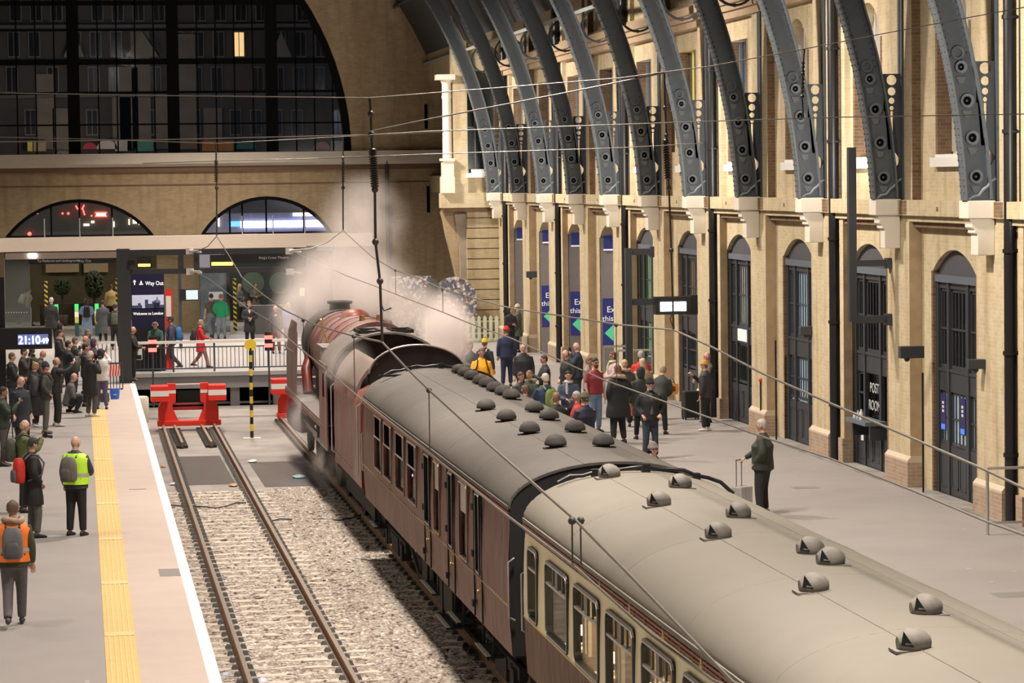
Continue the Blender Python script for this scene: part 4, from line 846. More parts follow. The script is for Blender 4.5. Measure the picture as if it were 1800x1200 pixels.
            # reveals of the holes are covered by the frames
def rrect(y0, y1, z0, z1, r, n=4):
    pts = []
    for cy, cz, a in ((y1-r, z1-r, 0), (y0+r, z1-r, pi/2), (y0+r, z0+r, pi), (y1-r, z0+r, 3*pi/2)):
        pts += [(cy+r*cos(a+pi/2*i/n), cz+r*sin(a+pi/2*i/n)) for i in range(n+1)]
    return pts
def window_unit(parent, side, y0, y1, z0, z1, r=.09, vent=True, slid=True, mfr=None, split=.72):
    X = lambda d: side*(coach_side_x((z0+z1)/2)+d)
    e = MB(); o_, i_ = rrect(y0-.035, y1+.035, z0-.035, z1+.035, r+.03), rrect(y0+.012, y1-.012, z0+.012, z1-.012, max(.01, r-.02))
    e.loft([[(X(-.06), *p) for p in o_], [(X(.018), *p) for p in o_], [(X(.022), *p) for p in i_], [(X(-.06), *p) for p in i_]], 0, False, False)
    f = e.build('window_frame', mfr or wframe, parent)
    e = MB(); m_ = rrect(y0-.01, y1+.01, z0-.01, z1+.01, r); k_ = rrect(y0+.002, y1-.002, z0+.002, z1-.002, r)
    e.loft([[(X(.023), *p) for p in m_], [(X(.026), *p) for p in m_], [(X(.026), *p) for p in k_], [(X(.023), *p) for p in k_]], 0, False, False); e.build('frame_bead', wpale, f)
    e = MB(); e.prism(i_, 'x', X(-.03), X(-.024)); e.build('pane', cabglass, f)
    if vent:
        zs = z0+(z1-z0)*split; ym = (y0+y1)/2; e = MB(); e.box(*sorted((X(-.02), X(.015))), y0+.02, y1-.02, zs-.015, zs+.015, 1)
        if slid and y1-y0 > 1:
            e.box(*sorted((X(-.02), X(.012))), ym-.11, ym+.06, zs, z1-.02, 0); e.box(*sorted((X(-.02), X(.0))), ym-.36, ym-.32, zs, z1-.02, 0); e.box(*sorted((X(-.02), X(.0))), ym+.30, ym+.34, zs, z1-.02, 0)
        e.build('vent_bars', [wframe, wpale], f)
    return f
def wheelset(parent, y, r, spokes=0):
    for s in (-1, 1):
        e = MB(); M = Matrix.Rotation(pi/2, 4, 'Y')
        e.lathe([(r+.03, -.065), (r+.03, -.035), (r, -.03), (r, .065), (r-.07, .065), (r-.07, .03), (.12, .03) if not spokes else (r-.075, -.03), (.12, -.06) if not spokes else (r-.07, -.065)], (s*.73, y, r), 26, 0, M)
        if spokes:
            for i in range(spokes):
                a = 2*pi*i/spokes; e.cyl((s*.73, y, r), (s*.73, y+(r-.05)*cos(a), r+(r-.05)*sin(a)), .035, .025, 6)
            e.cyl((s*.66, y, r), (s*.80, y, r), .16, n=14)
        e.build('wheel', under, parent)
    e = MB(); e.cyl((-.73, y, r), (.73, y, r), .07, n=10); e.build('axle', under, parent)
def bogie(parent, y, wb=2.6, r=.45):
    for s in (-1, 1):
        e = MB(); e.box(s*1.0-.06, s*1.0+.06, y-wb/2-.35, y+wb/2+.35, .48, .66)
        e.box(s*1.0-.08, s*1.0+.08, y-.55, y+.55, .3, .62)
        for d in (-1, 1): e.box(s*1.02-.09, s*1.02+.09, y+d*wb/2-.14, y+d*wb/2+.14, .32, .60); e.cyl((s*1.02, y+d*(wb/2-.3), .35), (s*1.02, y+d*(wb/2-.3), .62), .08, n=8)
        e.build('bogie_frame', under, parent)
    for d in (-1, 1): wheelset(parent, y+d*wb/2, r)
def footboards(parent, spots, x=-1.32):
    for y0, y1, z in spots:
        e = MB(); e.box(*sorted((x, x+.25*(1 if x < 0 else -1))), y0, y1, z-.03, z, 0); e.box(*sorted((x-.004*(1 if x < 0 else -1), x+.06*(1 if x < 0 else -1))), y0, y1, z, z+.012, 1); e.box(*sorted((x+.1*(1 if x < 0 else -1), x+.14*(1 if x < 0 else -1))), y0+.05, y0+.1, z, BOT); e.box(*sorted((x+.1*(1 if x < 0 else -1), x+.14*(1 if x < 0 else -1))), y1-.1, y1-.05, z, BOT)
        e.build('footboard', [under, tread], parent)
def coach(name, ya, yb, label, livery, holesL, holesR, rm):
    yc = (ya+yb)/2; L2 = (yb-ya)/2; e = empty(name, (RX(yc), yc, ZR), HD); tag(e, label, 'railway carriage', 'railway carriages')
    b = MB(); up, lo = livery
    mof = lambda z: (1 if z > 1.74 and z < 2.78 else 0)
    side_wall(b, -1, -L2, L2, holesL, mof); side_wall(b, 1, -L2, L2, holesR, mof)
    for y in (-L2, L2):
        pts = [(-1.33, BOT), (1.33, BOT), (1.36, 1.9), (1.34, CANT)]+roof_prof(14)[1:-1]+[(-1.34, CANT), (-1.36, 1.9)]
        s = .03 if y > 0 else -.03; b.prism(pts, 'y', y-.02, y+.02, 3)
    b.build('body_shell', [lo, up, interior, bellows], e)
    b = MB(); pr = roof_prof(24); pin = roof_prof(24, 1.34, CANT-.02, RIDGE-CANT-.015)
    ys = np.linspace(-L2-.03, L2+.03, 9)
    b.loft([[(x, y, z) for x, z in pr]+[(x, y, z) for x, z in pin[::-1]] for y in ys], 0, True, True); b.build('roof', rm, e)
    b = MB()                                     # roof seams and rain strips
    for y in np.linspace(-L2+.02, L2-.02, 7): b.tube([(x*1.001, y, z-.003) for x, z in pr[2:-2]], .007, 4)
    for xx in (-.38, .52):
        b.tube([(xx, -L2, CANT+(RIDGE-CANT)*(1-(abs(xx)/1.36)**2)**.5+.001), (xx, L2, CANT+(RIDGE-CANT)*(1-(abs(xx)/1.36)**2)**.5+.001)], .005, 4)
    b.build('roof_seams', rm, e)
    b = MB(); b.box(-1.375, -1.345, -L2, L2, CANT-.03, CANT+.02, 0); b.box(1.345, 1.375, -L2, L2, CANT-.03, CANT+.02, 0); b.box(-1.372, -1.345, -L2, L2, CANT-.075, CANT-.05, 1); b.build('gutter', [rm, redl2], e)
    b = MB(); b.box(-1.28, 1.28, -L2+.1, L2-.1, BOT-.05, BOT+.12); b.build('floor_frame', under, e)
    b = MB()
    b.box(-1.2, -.75, -2.6, -.6, .45, 1.0); b.box(.75, 1.2, -2.3, -.3, .45, 1.0); b.box(-1.15, -.8, .3, 1.9, .5, 1.0); b.box(-.3, .3, -5, 5, .6, .95)
    for s in (-1, 1): b.tube([(s*1.1, -L2+5.2, .98), (s*1.1, -2.8, .45), (s*1.1, 2.8, .45), (s*1.1, L2-5.2, .98)], .035, 5)
    b.build('underframe_gear', under, e)
    bogie(e, -L2+2.9); bogie(e, L2-2.9)
    for y in (-L2, L2):
        d = 1 if y > 0 else -1; b = MB()
        for i in range(5): w_ = .50 if i % 2 else .56; b.box(-w_, w_, *sorted((y+d*(.02+.11*i), y+d*(.02+.11*(i+1)))), 1.12, 3.12+(.05 if not i % 2 else 0))
        b.build('gangway', bellows, e)
        for s in (-1, 1): b = MB(); b.cyl((s*.87, y, 1.06), (s*.87, y+d*.42, 1.06), .09, n=12); b.cyl((s*.87, y+d*.42, 1.06), (s*.87, y+d*.46, 1.06), .23, n=16); b.build('buffer', under, e)
        b = MB(); b.tube([(-1.30, y+d*.06, 1.5), (-1.38, y+d*.08, 1.55), (-1.38, y+d*.08, 2.25), (-1.30, y+d*.06, 2.3)], .014, 5); b.build('end_handrail', wpale, e)
    return e, L2
def roof_z(x): return CANT+(RIDGE-CANT)*((1-(min(1, abs(x)/1.36))**2)**.5)**(1/1.0)
def local(e, p):  # world point to the coach's own coordinates
    c, s = cos(-HD), sin(-HD); x, y = p[0]-e.location.x, p[1]-e.location.y; return (c*x-s*y, s*x+c*y, p[2]-e.location.z)
def dome_vent(parent, x, y, m, kind):
    z = roof_z(x)-.02; b = MB()
    if kind == 'mushroom':
        b.lathe([(.09, 0), (.09, .04), (.15, .05), (.155, .08), (.135, .14), (.085, .185), (.02, .20)], (x, y, z), 14); b.box(x-.17, x+.17, y-.05, y+.05, z, z+.02)
    else:
        b.box(x-.17, x+.17, y-.11, y+.11, z, z+.02)
        n = 10; rings = []
        for i in range(7):
            t = i/6; r = .125*sqrt(max(.02, 1-(2*t-1)**2*.96)) if 0 < i < 6 else .05
            rings.append([(x-.13+.26*t, y+r*cos(2*pi*k/n), z+.07+r*sin(2*pi*k/n)*.95) for k in range(n)])
        b.loft(rings); b.add([(x-.12, y-.075, z+.06), (x-.03, y-.128, z+.05), (x-.10, y-.07, z+.17)], [(0, 1, 2)], 1)
    return b.build('roof_vent', [m, blackp], parent)
def window_y(e, L, X=-1.36): return L-e
# ---- cream and chocolate coach
y2a, y2b = 16.2, 35.85; yc2 = (y2a+y2b)/2
W2 = [(34.73, 35.39, 'n'), (32.50, 34.02, 'w'), (30.49, 32.01, 'w'), (28.49, 29.99, 'w'), (26.50, 28.0, 'w'), (24.5, 26.0, 'w'), (22.5, 24.0, 'w'), (20.5, 22.0, 'w'), (18.5, 20.0, 'w'), (17.0, 17.6, 'n')]
hl = [(a-yc2, c-yc2, 1.80, 2.64) for a, c, t in W2]
co2, L2c = coach('railway_carriage', y2a, y2b, 'cream and chocolate carriage with pale grey vents on its roof', (cream, choc), hl, [(a+.05, c-.05, 1.85, 2.6) for a, c, _, _ in hl], roofm2)
for (a, c, z0, z1) in hl:
    window_unit(co2, -1, a, c, z0, z1, r=.10); window_unit(co2, 1, a+.05, c-.05, 1.85, 2.6, r=.1, vent=False)
b = MB(); b.box(-1.374, -1.36, -L2c, L2c, 1.73, 1.755, 0); b.build('gold_waist_line', gold, co2)
b = MB()
for i in range(34):                              # joints and worn marks of the cantrail strip
    y = -L2c+.3+i*.57; b.box(-1.372, -1.352, y, y+.02, 2.80, 2.90, 0)
    if i % 3 == 0 and i < 26: b.prism([(y+.15, 2.81), (y+.29, 2.81), (y+.22, 2.91)], 'x', -1.374, -1.352, 1)
b.box(-1.376, -1.35, -L2c, L2c, 2.835, 2.845, 2); b.build('cantrail_trim', [mat('pale_brown_joint', (.34, .24, .14), .6), mat('yellow_mark', (.6, .45, .15), .5), mat('brick_red_strip', (.34, .16, .10), .6)], co2)
b = MB(); b.box(-1.28, 1.28, -L2c+.2, L2c-.2, BOT+.1, BOT+.14); b.box(-.02, .02, -L2c+1.5, L2c-1.5, BOT+.1, 2.0); b.build('saloon_floor', interior, co2)
def furnish(e, L2, ys):
    for y in ys:
        for s in (-1, 1):
            b = MB(); b.box(s*.75-.5, s*.75+.5, y-.12, y+.0, BOT+.14, 2.25); b.box(s*.75-.5, s*.75+.5, y, y+.42, BOT+.14, 1.5); b.build('seat', seatm, e, bevel=.03)
            b = MB(); b.box(s*.8-.5, s*.8+.5, y+.75, y+1.25, 1.72, 1.76); b.build('table', mat('white_tablecloth', (.75, .72, .65), .7), e)
            b = MB(); b.lathe([(.05, 0), (.02, .03), (.015, .14)], (s*1.05, y+1.0, 1.76), 8); lp = b.build('table_lamp', brass, e)
            b = MB(); b.lathe([(.085, .13), (.05, .24)], (s*1.05, y+1.0, 1.76), 10); b.build('lamp_shade', lampm, lp)
        for s in (-1, 1):
            for yy in (y-.14, y-.34): b = MB(); b.prism([(yy, 1.85), (yy+.10, 1.85), (yy+.12, 2.6), (yy-.02, 2.6)], 'x', s*1.22-.02, s*1.22+.02); b.build('curtain', curt, e)
furnish(co2, L2c, [a-yc2-.25 for a in (18.5, 20.5, 22.5, 24.5, 26.5, 28.49, 30.49, 32.5)])
for y in (20, 26, 32):
    l = lamp('saloon_light', (RX(y), y, 2.3), 170, (1, .84, .58), size=.5, size_y=3.5)
def side_vents(e, pts, m, kind):
    for p in pts: q = local(e, gz(p[0], p[1]+5, 2.60)); dome_vent(e, q[0]-.05, q[1], m, kind)
ventg = mat('vent_grey', (.20, .185, .165), .7, .0, var=.35, scale=12)
side_vents(co2, [(1078, 828), (1203, 848), (1166, 877), (1306, 900), (1271, 933), (1433, 963), (1469, 982), (1440, 1025), (1638, 1068), (1617, 1125)], ventg, 'torpedo')
# end pipe across the roof ends
def end_pipe(e, y, x0, x1, sgn=1):
    b = MB(); pts = []; r_ = random.Random(2)
    for i in range(15):
        x = x0+(x1-x0)*i/14; pts.append((x, y+.03*sin(i*1.7), roof_z(x)+.055+.02*sin(i*2.1)))
    b.tube(pts, .026, 6)
    for i in (3, 7, 11): b.box(pts[i][0]-.05, pts[i][0]+.05, y-.06, y+.06, pts[i][2]-.09, pts[i][2]+.03)
    b.build('end_pipe', blackp, e)
end_pipe(co2, L2c-.15, -.95, 1.25); end_pipe(co2, -L2c+.15, -.95, 1.25)
# ---- maroon coach
y1a, y1b = 37.15, 56.75; yc1 = (y1a+y1b)/2
W1 = [(53.15, 54.37), (51.43, 52.67), (49.38, 50.70), (47.55, 48.78)]
T1 = [(45.75, 46.35, 'd'), (44.40, 45.10, 't'), (42.85, 43.25, 'd'), (41.15, 42.0, 't'), (39.9, 40.25, 'd')]
hl1 = [(a-yc1, c-yc1, 1.84, 2.80) for a, c in W1]+[(a-yc1, c-yc1, 1.74, 2.80) for a, c, t in T1]
co1, L1c = coach('railway_carriage', y1a, y1b, 'maroon carriage with dark dome vents coupled behind the steam engine', (maroon, maroon), hl1, [(a+.05, c-.05, 1.85, 2.6) for a, c, _, _ in hl1[:4]], roofm1)
for (a, c, z0, z1) in hl1[:4]:
    f = window_unit(co1, -1, a, c, z0, z1, r=.03, vent=False, mfr=maroon); zs = z0+(z1-z0)*.62; ym = (a+c)/2
    b = MB(); b.box(-1.385, -1.345, a+.15, c-.15, zs, z1-.03); b.build('sliding_vent', void_m, f); b = MB(); b.box(-1.29, -1.28, a+.02, c-.02, z0, zs); b.build('pane_reflection', mat('pane_reflection', (.40, .37, .35), .7, var=.3, scale=5), f); b = MB(); b.box(-1.39, -1.35, a, c, zs-.03, zs, 0); b.box(-1.39, -1.35, a+.12, a+.15, zs, z1, 0); b.box(-1.39, -1.35, c-.15, c-.12, zs, z1, 0); b.build('vent_bars', wpale, f)  # pale panel behind each lower pane stands for its reflection
for (a, c, z0, z1), t in zip(hl1[4:], T1):
    if t[2] == 't': window_unit(co1, -1, a, c, z0, z1, r=.05, vent=False, mfr=maroon); b = MB(); b.box(-1.36, -1.34, a+.02, c-.02, z0+.42*(z1-z0)+.2, z1-.02); b.build('blind', mat('pale_blind', (.6, .57, .52), .6), co1)
    else:
        window_unit(co1, -1, a, c, z0, z1, r=.02, vent=False, mfr=blackp); ym = (a+c)/2
        b = MB(); b.box(-1.378, -1.355, ym-.40, ym-.385, BOT+.05, 2.86); b.box(-1.378, -1.355, ym+.385, ym+.40, BOT+.05, 2.86); d_ = b.build('door_outline', under, co1)
        for z in (1.25, 1.95, 2.6): b = MB(); b.box(-1.40, -1.36, ym+.38, ym+.50, z-.045, z+.045); b.build('hinge', under, d_)
        b = MB(); b.tube([(-1.37, ym-.33, 1.5), (-1.41, ym-.33, 1.52), (-1.41, ym-.33, 1.64), (-1.37, ym-.33, 1.66)], .010, 5); b.cyl((-1.37, ym-.24, 1.5), (-1.42, ym-.24, 1.5), .03, n=8); b.build('brass_handle', brass, d_)
for (a, c, z0, z1) in hl1[:4]: window_unit(co1, 1, a+.05, c-.05, 1.85, 2.6, r=.05, vent=False)
b = MB(); b.box(-1.376, -1.36, -L1c, L1c, 1.66, 1.675, 0); b.box(-1.376, -1.35, -L1c, L1c, 2.845, 2.855, 0); b.build('gold_line', mat('dull_gold', (.38, .26, .12), .5), co1)
b = MB(); b.box(-1.378, -1.355, -L1c, L1c, 2.86, 2.885, 0); b.build('red_line', redl2, co1)
footboards(co1, [(a-yc1, c-yc1, .62) for a, c in ((55.2, 56.2), (46.0, 47.6), (42.9, 44.0), (39.7, 40.9))]+[(44.2-yc1, 45.6-yc1, .35)])
vd = mat('vent_charcoal', (.065, .06, .056), .8, var=.2)
side_vents(co1, [(860, 711), (896, 730), (937, 752), (983, 776), (945, 716), (971, 730), (1017, 751), (1067, 776), (812, 648), (823, 653), (834, 659), (850, 667), (861, 672), (875, 680), (890, 686), (904, 693)], vd, 'mushroom')
end_pipe(co1, L1c-.15, -.95, 1.25)
b = MB(); b.box(-1.1, -.55, L1c-.7, L1c-.62, roof_z(.8), roof_z(.8)+.04); b.build('roof_step', blackp, co1)
b = MB(); b.box(-1.2, 1.2, -L1c+.2, L1c-.2, BOT+.1, BOT+.14); b.build('saloon_floor', interior, co1)
b = MB(); b.box(-.3, -.26, -L1c+.2, L1c-.2, BOT+.14, 2.9); b.build('corridor_partition', mat('corridor_wood', (.20, .15, .11), .4), co1)
lamp('corridor_light', (RX(50)-.8, 50, 2.25), 12.0, (.85, .85, 1.0), size=.3, size_y=5)
fl = [mat('fairy_'+c, v, .4, emit=6, var=0) for c, v in (('blue', (.2, .35, 1)), ('orange', (1, .45, .1)), ('white', (1, .95, .9)), ('violet', (.6, .25, 1)))]
for i, (dy, z) in enumerate(((50.4, 2.15), (50.2, 2.1), (50.0, 2.2), (49.8, 2.12), (48.5, 2.1), (48.3, 2.0), (48.1, 2.08), (47.9, 1.98), (48.4, 2.2))): b = MB(); b.ball((-1.2, dy-yc1, z), .028, 6); b.build('fairy_light', fl[i % 4], co1)

# ---- tender
yt0, yt1 = 57.85, 64.0; yct = (yt0+yt1)/2; Lt = (yt1-yt0)/2
te = empty('steam_engine_tender', (RX(yct), yct, ZR), HD); tag(te, 'crimson coal tender between the maroon carriage and the steam engine', 'tender')
def mirror(pts): return pts+[(-x, z) for x, z in pts[::-1]]
sideprof = [(1.30, 1.08), (1.31, 2.0), (1.30, 2.72), (1.27, 2.88)]
inner = [(1.20, 2.85), (1.2, 2.6), (1.2, 2.3)]
topprof = [(1.27, 2.86), (1.24, 2.98), (1.16, 3.14), (1.04, 3.30), (.93, 3.42), (.84, 3.49), (.80, 3.49), (.80, 3.43), (.90, 3.36), (1.0, 3.24), (1.12, 3.1), (1.2, 2.86)]
ybulk = 59.3-yct
for s in (-1, 1):
    b = MB(); pts = [(s*x, z) for x, z in sideprof]+[(s*x, z) for x, z in inner]+[(s*1.1, 1.08)]
    b.loft([[(x, y, z) for x, z in pts] for y in (ybulk, Lt)], 0, True, False)
    for y in np.linspace(ybulk+.6, Lt-.3, 8):
        for z in (1.3, 2.6): b.ball((s*1.31, y, z), .012, 4)
    b.build('side_panel', maroon2, te)
    b = MB(); b.loft([[(s*x, y, z) for x, z in topprof] for y in (ybulk, Lt)], 0, True, True); b.build('sloping_top_panel', sootp, te)
b = MB(); rear = [(1.30, 1.08), (1.31, 2.0), (1.30, 2.72), (1.20, 2.92), (1.0, 3.02)]
b.loft([[(x, y, z) for x, z in rear]+[(-x, y, z) for x, z in rear[::-1]] for y in (-Lt, ybulk+.05)], 0, True, True); b.build('water_tank', maroon2, te)
b = MB(); arc = [(.98*cos(pi*i/20), 3.25+.56*sin(pi*i/20)) for i in range(21)]
b.prism([(.98, 2.9)]+arc+[(-.98, 2.9)], 'y', ybulk, ybulk+.04, 0); b.tube([(x, ybulk, z) for x, z in arc], .022, 6, 1); b.build('rear_coal_plate', [under, wpale], te)
b = MB(); b.box(-1.1, 1.1, ybulk+.04, Lt-.1, 2.2, 2.5)
for i in range(420):
    y = random.uniform(ybulk+.2, Lt-.4); x = random.uniform(-.95, .95); z = 2.5+.45*(1-abs(x))*(1-(y-ybulk)/(2*Lt)); s = random.uniform(.05, .12); b.ball((x, y, z), (s, s*.8, s*.7), 5)
coal = b.build('coal_load', mat('coal', (.012, .012, .014), .35, var=.5), te, kind='stuff')
b = MB(); b.box(-.9, .9, ybulk+1.1, ybulk+1.16, 3.02, 3.08, 0); b.cyl((-.6, ybulk+1.3, 2.95), (-.6, ybulk+1.3, 3.35), .05, n=8); b.tube([(-.85, ybulk+1.9, 3.1), (.8, ybulk+1.9, 3.12)], .05, 6); b.build('coal_pusher', mat('pusher_grey', (.12, .12, .12), .5), te)
b = MB(); b.lathe([(.3, 2.98), (.3, 3.12), (.2, 3.18), (.02, 3.2)], (0, -Lt+.7, 0), 14); b.build('water_filler', under, te)
b = MB(); b.box(-1.25, 1.25, -Lt, Lt, .95, 1.1); b.box(-1.05, -.95, -Lt, Lt, .45, 1.0); b.box(.95, 1.05, -Lt, Lt, .45, 1.0); b.build('frame', under, te)
b = MB()
for s in (-1, 1):
    for y in (-Lt+.02, Lt-.05): b.tube([(s*1.30, y, 1.25), (s*1.37, y, 1.3), (s*1.37, y, 2.7), (s*1.30, y, 2.75)], .016, 5)
b.tube([(-.95, -Lt-.02, 1.2), (-.95, -Lt-.06, 3.0)], .018, 5); b.tube([(-.6, -Lt-.02, 1.2), (-.6, -Lt-.06, 3.0)], .018, 5)
for z in np.arange(1.3, 3.0, .3): b.tube([(-.95, -Lt-.05, z), (-.6, -Lt-.05, z)], .012, 4)
b.build('handrail', wpale, te)
for y in (-Lt+1.1, 0, Lt-1.1): wheelset(te, y, .62, 10)
# ---- locomotive
yl0, yl1 = 64.75, 79.4; ycl = 72.0; en = empty('steam_engine', (RX(ycl), ycl, ZR), HD); tag(en, 'crimson steam engine with smoke deflectors wreathed in steam', 'steam engine')
def Y(y): return y-ycl
BZ = 2.88
b = MB(); secs = [(67.6, 1.02), (70.2, 1.0), (72.5, .96), (74.6, .92), (78.6, .90)]
b.loft([[(r*cos(2*pi*k/28), Y(y), BZ+r*sin(2*pi*k/28)) for k in range(28)] for y, r in secs]); b.build('boiler', mat('sooty_boiler', (.17, .06, .052), .45, var=.3, scale=2, dirt=(.26, .195, .175), dscale=1.0, damt=.95), en)
b = MB()
for y, r in ((69.0, 1.03), (70.6, 1.01), (72.2, .98), (73.8, .95), (75.2, .93)): b.ring((0, Y(y), BZ), r, .006, 'y', 30, 0, .02)
b.build('boiler_band', mat('dark_band', (.15, .07, .06), .5), en)
b = MB(); b.cyl((0, Y(76.2), BZ), (0, Y(78.75), BZ), .94, .92, 28); b.lathe([(.9, 0), (.85, .1), (.5, .2), (.05, .24)], (0, Y(78.75), BZ), 24, 0, Matrix.Rotation(-pi/2, 4, 'X')); b.cyl((0, Y(78.95), BZ), (0, Y(79.1), BZ), .05, n=8); b.build('smokebox', mat('smokebox_grey', (.05, .045, .045), .5, var=.3, dirt=(.16, .13, .12)), en)
b = MB(); n = 22
def rr(y, a, bb, z): return [(a*cos(2*pi*k/n), Y(y)+bb*sin(2*pi*k/n), z) for k in range(n)]
zc = BZ+.88; b.loft([rr(77.2, .33, .62, zc-.12), rr(77.2, .27, .55, zc+.05), rr(77.2, .26, .53, zc+.16), rr(77.2, .33, .60, zc+.19), rr(77.2, .33, .60, zc+.24), rr(77.2, .25, .52, zc+.25), rr(77.2, .2, .45, zc+.1)]); b.build('chimney', under, en)
b = MB(); b.loft([rr(73.0, .42, .6, BZ+.80), rr(73.0, .34, .5, BZ+.98), rr(73.0, .2, .3, BZ+1.07), rr(73.0, .04, .05, BZ+1.1)]); b.build('steam_dome', maroon2, en)
for s in (-1, 1): b = MB(); b.cyl((s*.2, Y(68.9), BZ+.90), (s*.2, Y(68.9), BZ+1.12), .07, n=10); b.build('safety_valve', brass, en)
for s in (-1, 1):
    b = MB(); pts = [(Y(75.6), 1.68), (Y(79.0), 1.68), (Y(79.0), 2.5), (Y(78.6), 3.2), (Y(77.9), 3.52), (Y(75.9), 3.52), (Y(75.6), 3.3)]
    vs = [(s*(1.30 if z < 2.9 else 1.30-.12*(z-2.9)), y, z) for y, z in pts]; vs2 = [(x-s*.02, y, z) for x, y, z in vs]; m_ = len(vs)
    b.add(vs+vs2, [tuple(range(m_)), tuple(range(m_, 2*m_))]+[(i, (i+1) % m_, m_+(i+1) % m_, m_+i) for i in range(m_)]); b.tube([(s*1.31, Y(76.0), 2.75), (s*1.33, Y(78.6), 2.75)], .015, 5); b.build('smoke_deflector', mat('sooty_crimson', (.16, .09, .08), .4, var=.3, dirt=(.26, .22, .2), damt=.8), en)
b = MB(); b.box(-1.32, 1.32, Y(66.2), Y(79.35), 1.62, 1.67, 0)
for s in (-1, 1): b.box(s*1.31-.02, s*1.31+.02, Y(66.2), Y(79.35), 1.50, 1.62, 1)
b.build('running_board', [mat('sooty_plate', (.13, .115, .11), .5, var=.3), maroon2], en)
b = MB(); b.prism([(-1.0, BZ-.2), (1.0, BZ-.2), (1.02, 1.4), (-1.02, 1.4)], 'y', Y(66.9), Y(70.2)); b.prism([(-.55, BZ-.5), (.55, BZ-.5), (.6, 1.0), (-.6, 1.0)], 'y', Y(70.2), Y(78.5)); b.build('firebox', mat('firebox_soot', (.035, .03, .028), .6), en)
# cab
b = MB(); cr = [(1.31*cos(pi*i/22), 2.80+.99*sin(pi*i/22)**.95) for i in range(23)]; ci = [(x*.965, z-.04) for x, z in cr]
b.loft([[(x, Y(y), z) for x, z in cr]+[(x, Y(y), z) for x, z in ci[::-1]] for y in (64.95, 67.9)], 0, True, True); b.build('cab_roof', mat('cab_roof_grey', (.19, .165, .15), .5, var=.15, dirt=(.12, .1, .09)), en)
b = MB()
for (xa, xb) in ((-.62, -.12), (.12, .62)):
    for y in (65.4, 66.5): zz = 3.76; b.box(xa, xb, Y(y), Y(y)+.06, zz-.02, zz+.05)
    for x in (xa, xb-.05): b.box(x, x+.05, Y(65.4), Y(66.56), 3.74, 3.82)
b.build('roof_ventilator', under, en)
for s in (-1, 1):
    b = MB(); x = s*1.31
    for (y0, y1, z0, z1) in ((65.85, 68.0, 1.15, 2.25), (65.85, 66.0, 2.25, 3.02), (66.45, 66.55, 2.25, 2.9), (67.1, 68.0, 2.25, 3.0), (65.85, 68.0, 2.84, 3.02)): b.box(min(x, x-s*.03), max(x, x-s*.03), Y(y0), Y(y1), z0, z1)
    b.build('cab_side', maroon2, en)
    b = MB(); b.tube([(s*1.31, Y(65.8), 1.2), (s*1.35, Y(65.75), 1.3), (s*1.35, Y(65.75), 2.8), (s*1.31, Y(65.8), 2.9)], .014, 5); b.build('cab_handrail', wpale, en)
b = MB(); b.prism([(1.28, 1.2), (1.28, 3.0)]+[(x*.96, z-.03) for x, z in cr[1:-1]]+[(-1.28, 3.0), (-1.28, 1.2)], 'y', Y(67.9), Y(67.95)); b.build('cab_front', under, en)
b = MB(); b.box(-1.25, 1.25, Y(64.8), Y(67.9), 1.1, 1.2); b.build('cab_floor', under, en)
b = MB(); b.box(-1.2, 1.2, Y(64.3), Y(65.9), 1.0, 1.15); b.build('fall_plate', under, en); b = MB(); b.box(-1.1, -1.05, Y(64.2), Y(65.9), 1.1, 2.6); b.build('gangway_sheet', under, en); b = MB(); b.box(-1.15, -.5, Y(67.5), Y(67.9), 1.2, 3.3); b.box(-.5, 1.1, Y(67.5), Y(67.9), 1.2, 2.6); b.build('cab_backhead', under, en)
b = MB(); b.cyl((-1.0, Y(69.4), BZ+.5), (-1.12, Y(69.4), BZ+.95), .03, n=8); b.ball((-1.12, Y(69.4), BZ+.98), .06, 8); b.build('whistle', brass, en)
b = MB(); b.box(-1.2, -.82, Y(68.1), Y(70.0), 3.18, 3.30); b.build('side_hatch', mat('cab_roof_grey', (0, 0, 0)), en)
b = MB()
for s in (-1, 1): b.box(s*.6-.02, s*.6+.02, Y(66.5), Y(79.3), .7, 1.6)
b.box(-1.25, 1.25, Y(79.3), Y(79.4), .85, 1.35, 1)
for s in (-1, 1): b.cyl((s*.87, Y(79.4), 1.06), (s*.87, Y(79.85), 1.06), .1, n=10); b.cyl((s*.87, Y(79.85), 1.06), (s*.87, Y(79.9), 1.06), .25, n=16)
b.build('frame', [under, red], en)
for s in (-1, 1):
    b = MB(); b.cyl((s*1.08, Y(76.3), .98), (s*1.08, Y(77.6), .98), .34, n=18); b.cyl((s*1.02, Y(76.2), 1.42), (s*1.02, Y(77.8), 1.42), .17, n=12); b.build('cylinder', mat('cylinder_crimson', (.035, .02, .018), .6, var=.3), en)
    b = MB(); b.cyl((s*1.05, Y(76.3), .98), (s*1.05, Y(74.9), .98), .04, n=8); b.box(s*1.08-.03, s*1.08+.03, Y(71.4), Y(75.0), .93, 1.06); b.box(s*1.02-.03, s*1.02+.03, Y(69.1), Y(73.5), .80, .92); b.box(s*1.1-.02, s*1.1+.02, Y(74.6), Y(76.3), 1.2, 1.26); b.build('coupling_rod', mat('bright_rod', (.30, .29, .28), .35, .8), en)
    b = MB(); b.tube([(s*.95, Y(76.0), 1.7), (s*.98, Y(76.2), 2.3), (s*.8, Y(76.6), 2.7)], .14, 10); b.build('steam_pipe', maroon2, en)
for y in (69.1, 71.3, 73.5): wheelset(en, Y(y), 1.02, 18)
for y in (75.3, 78.3): wheelset(en, Y(y), .46, 8)
wheelset(en, Y(66.8), .57, 8)
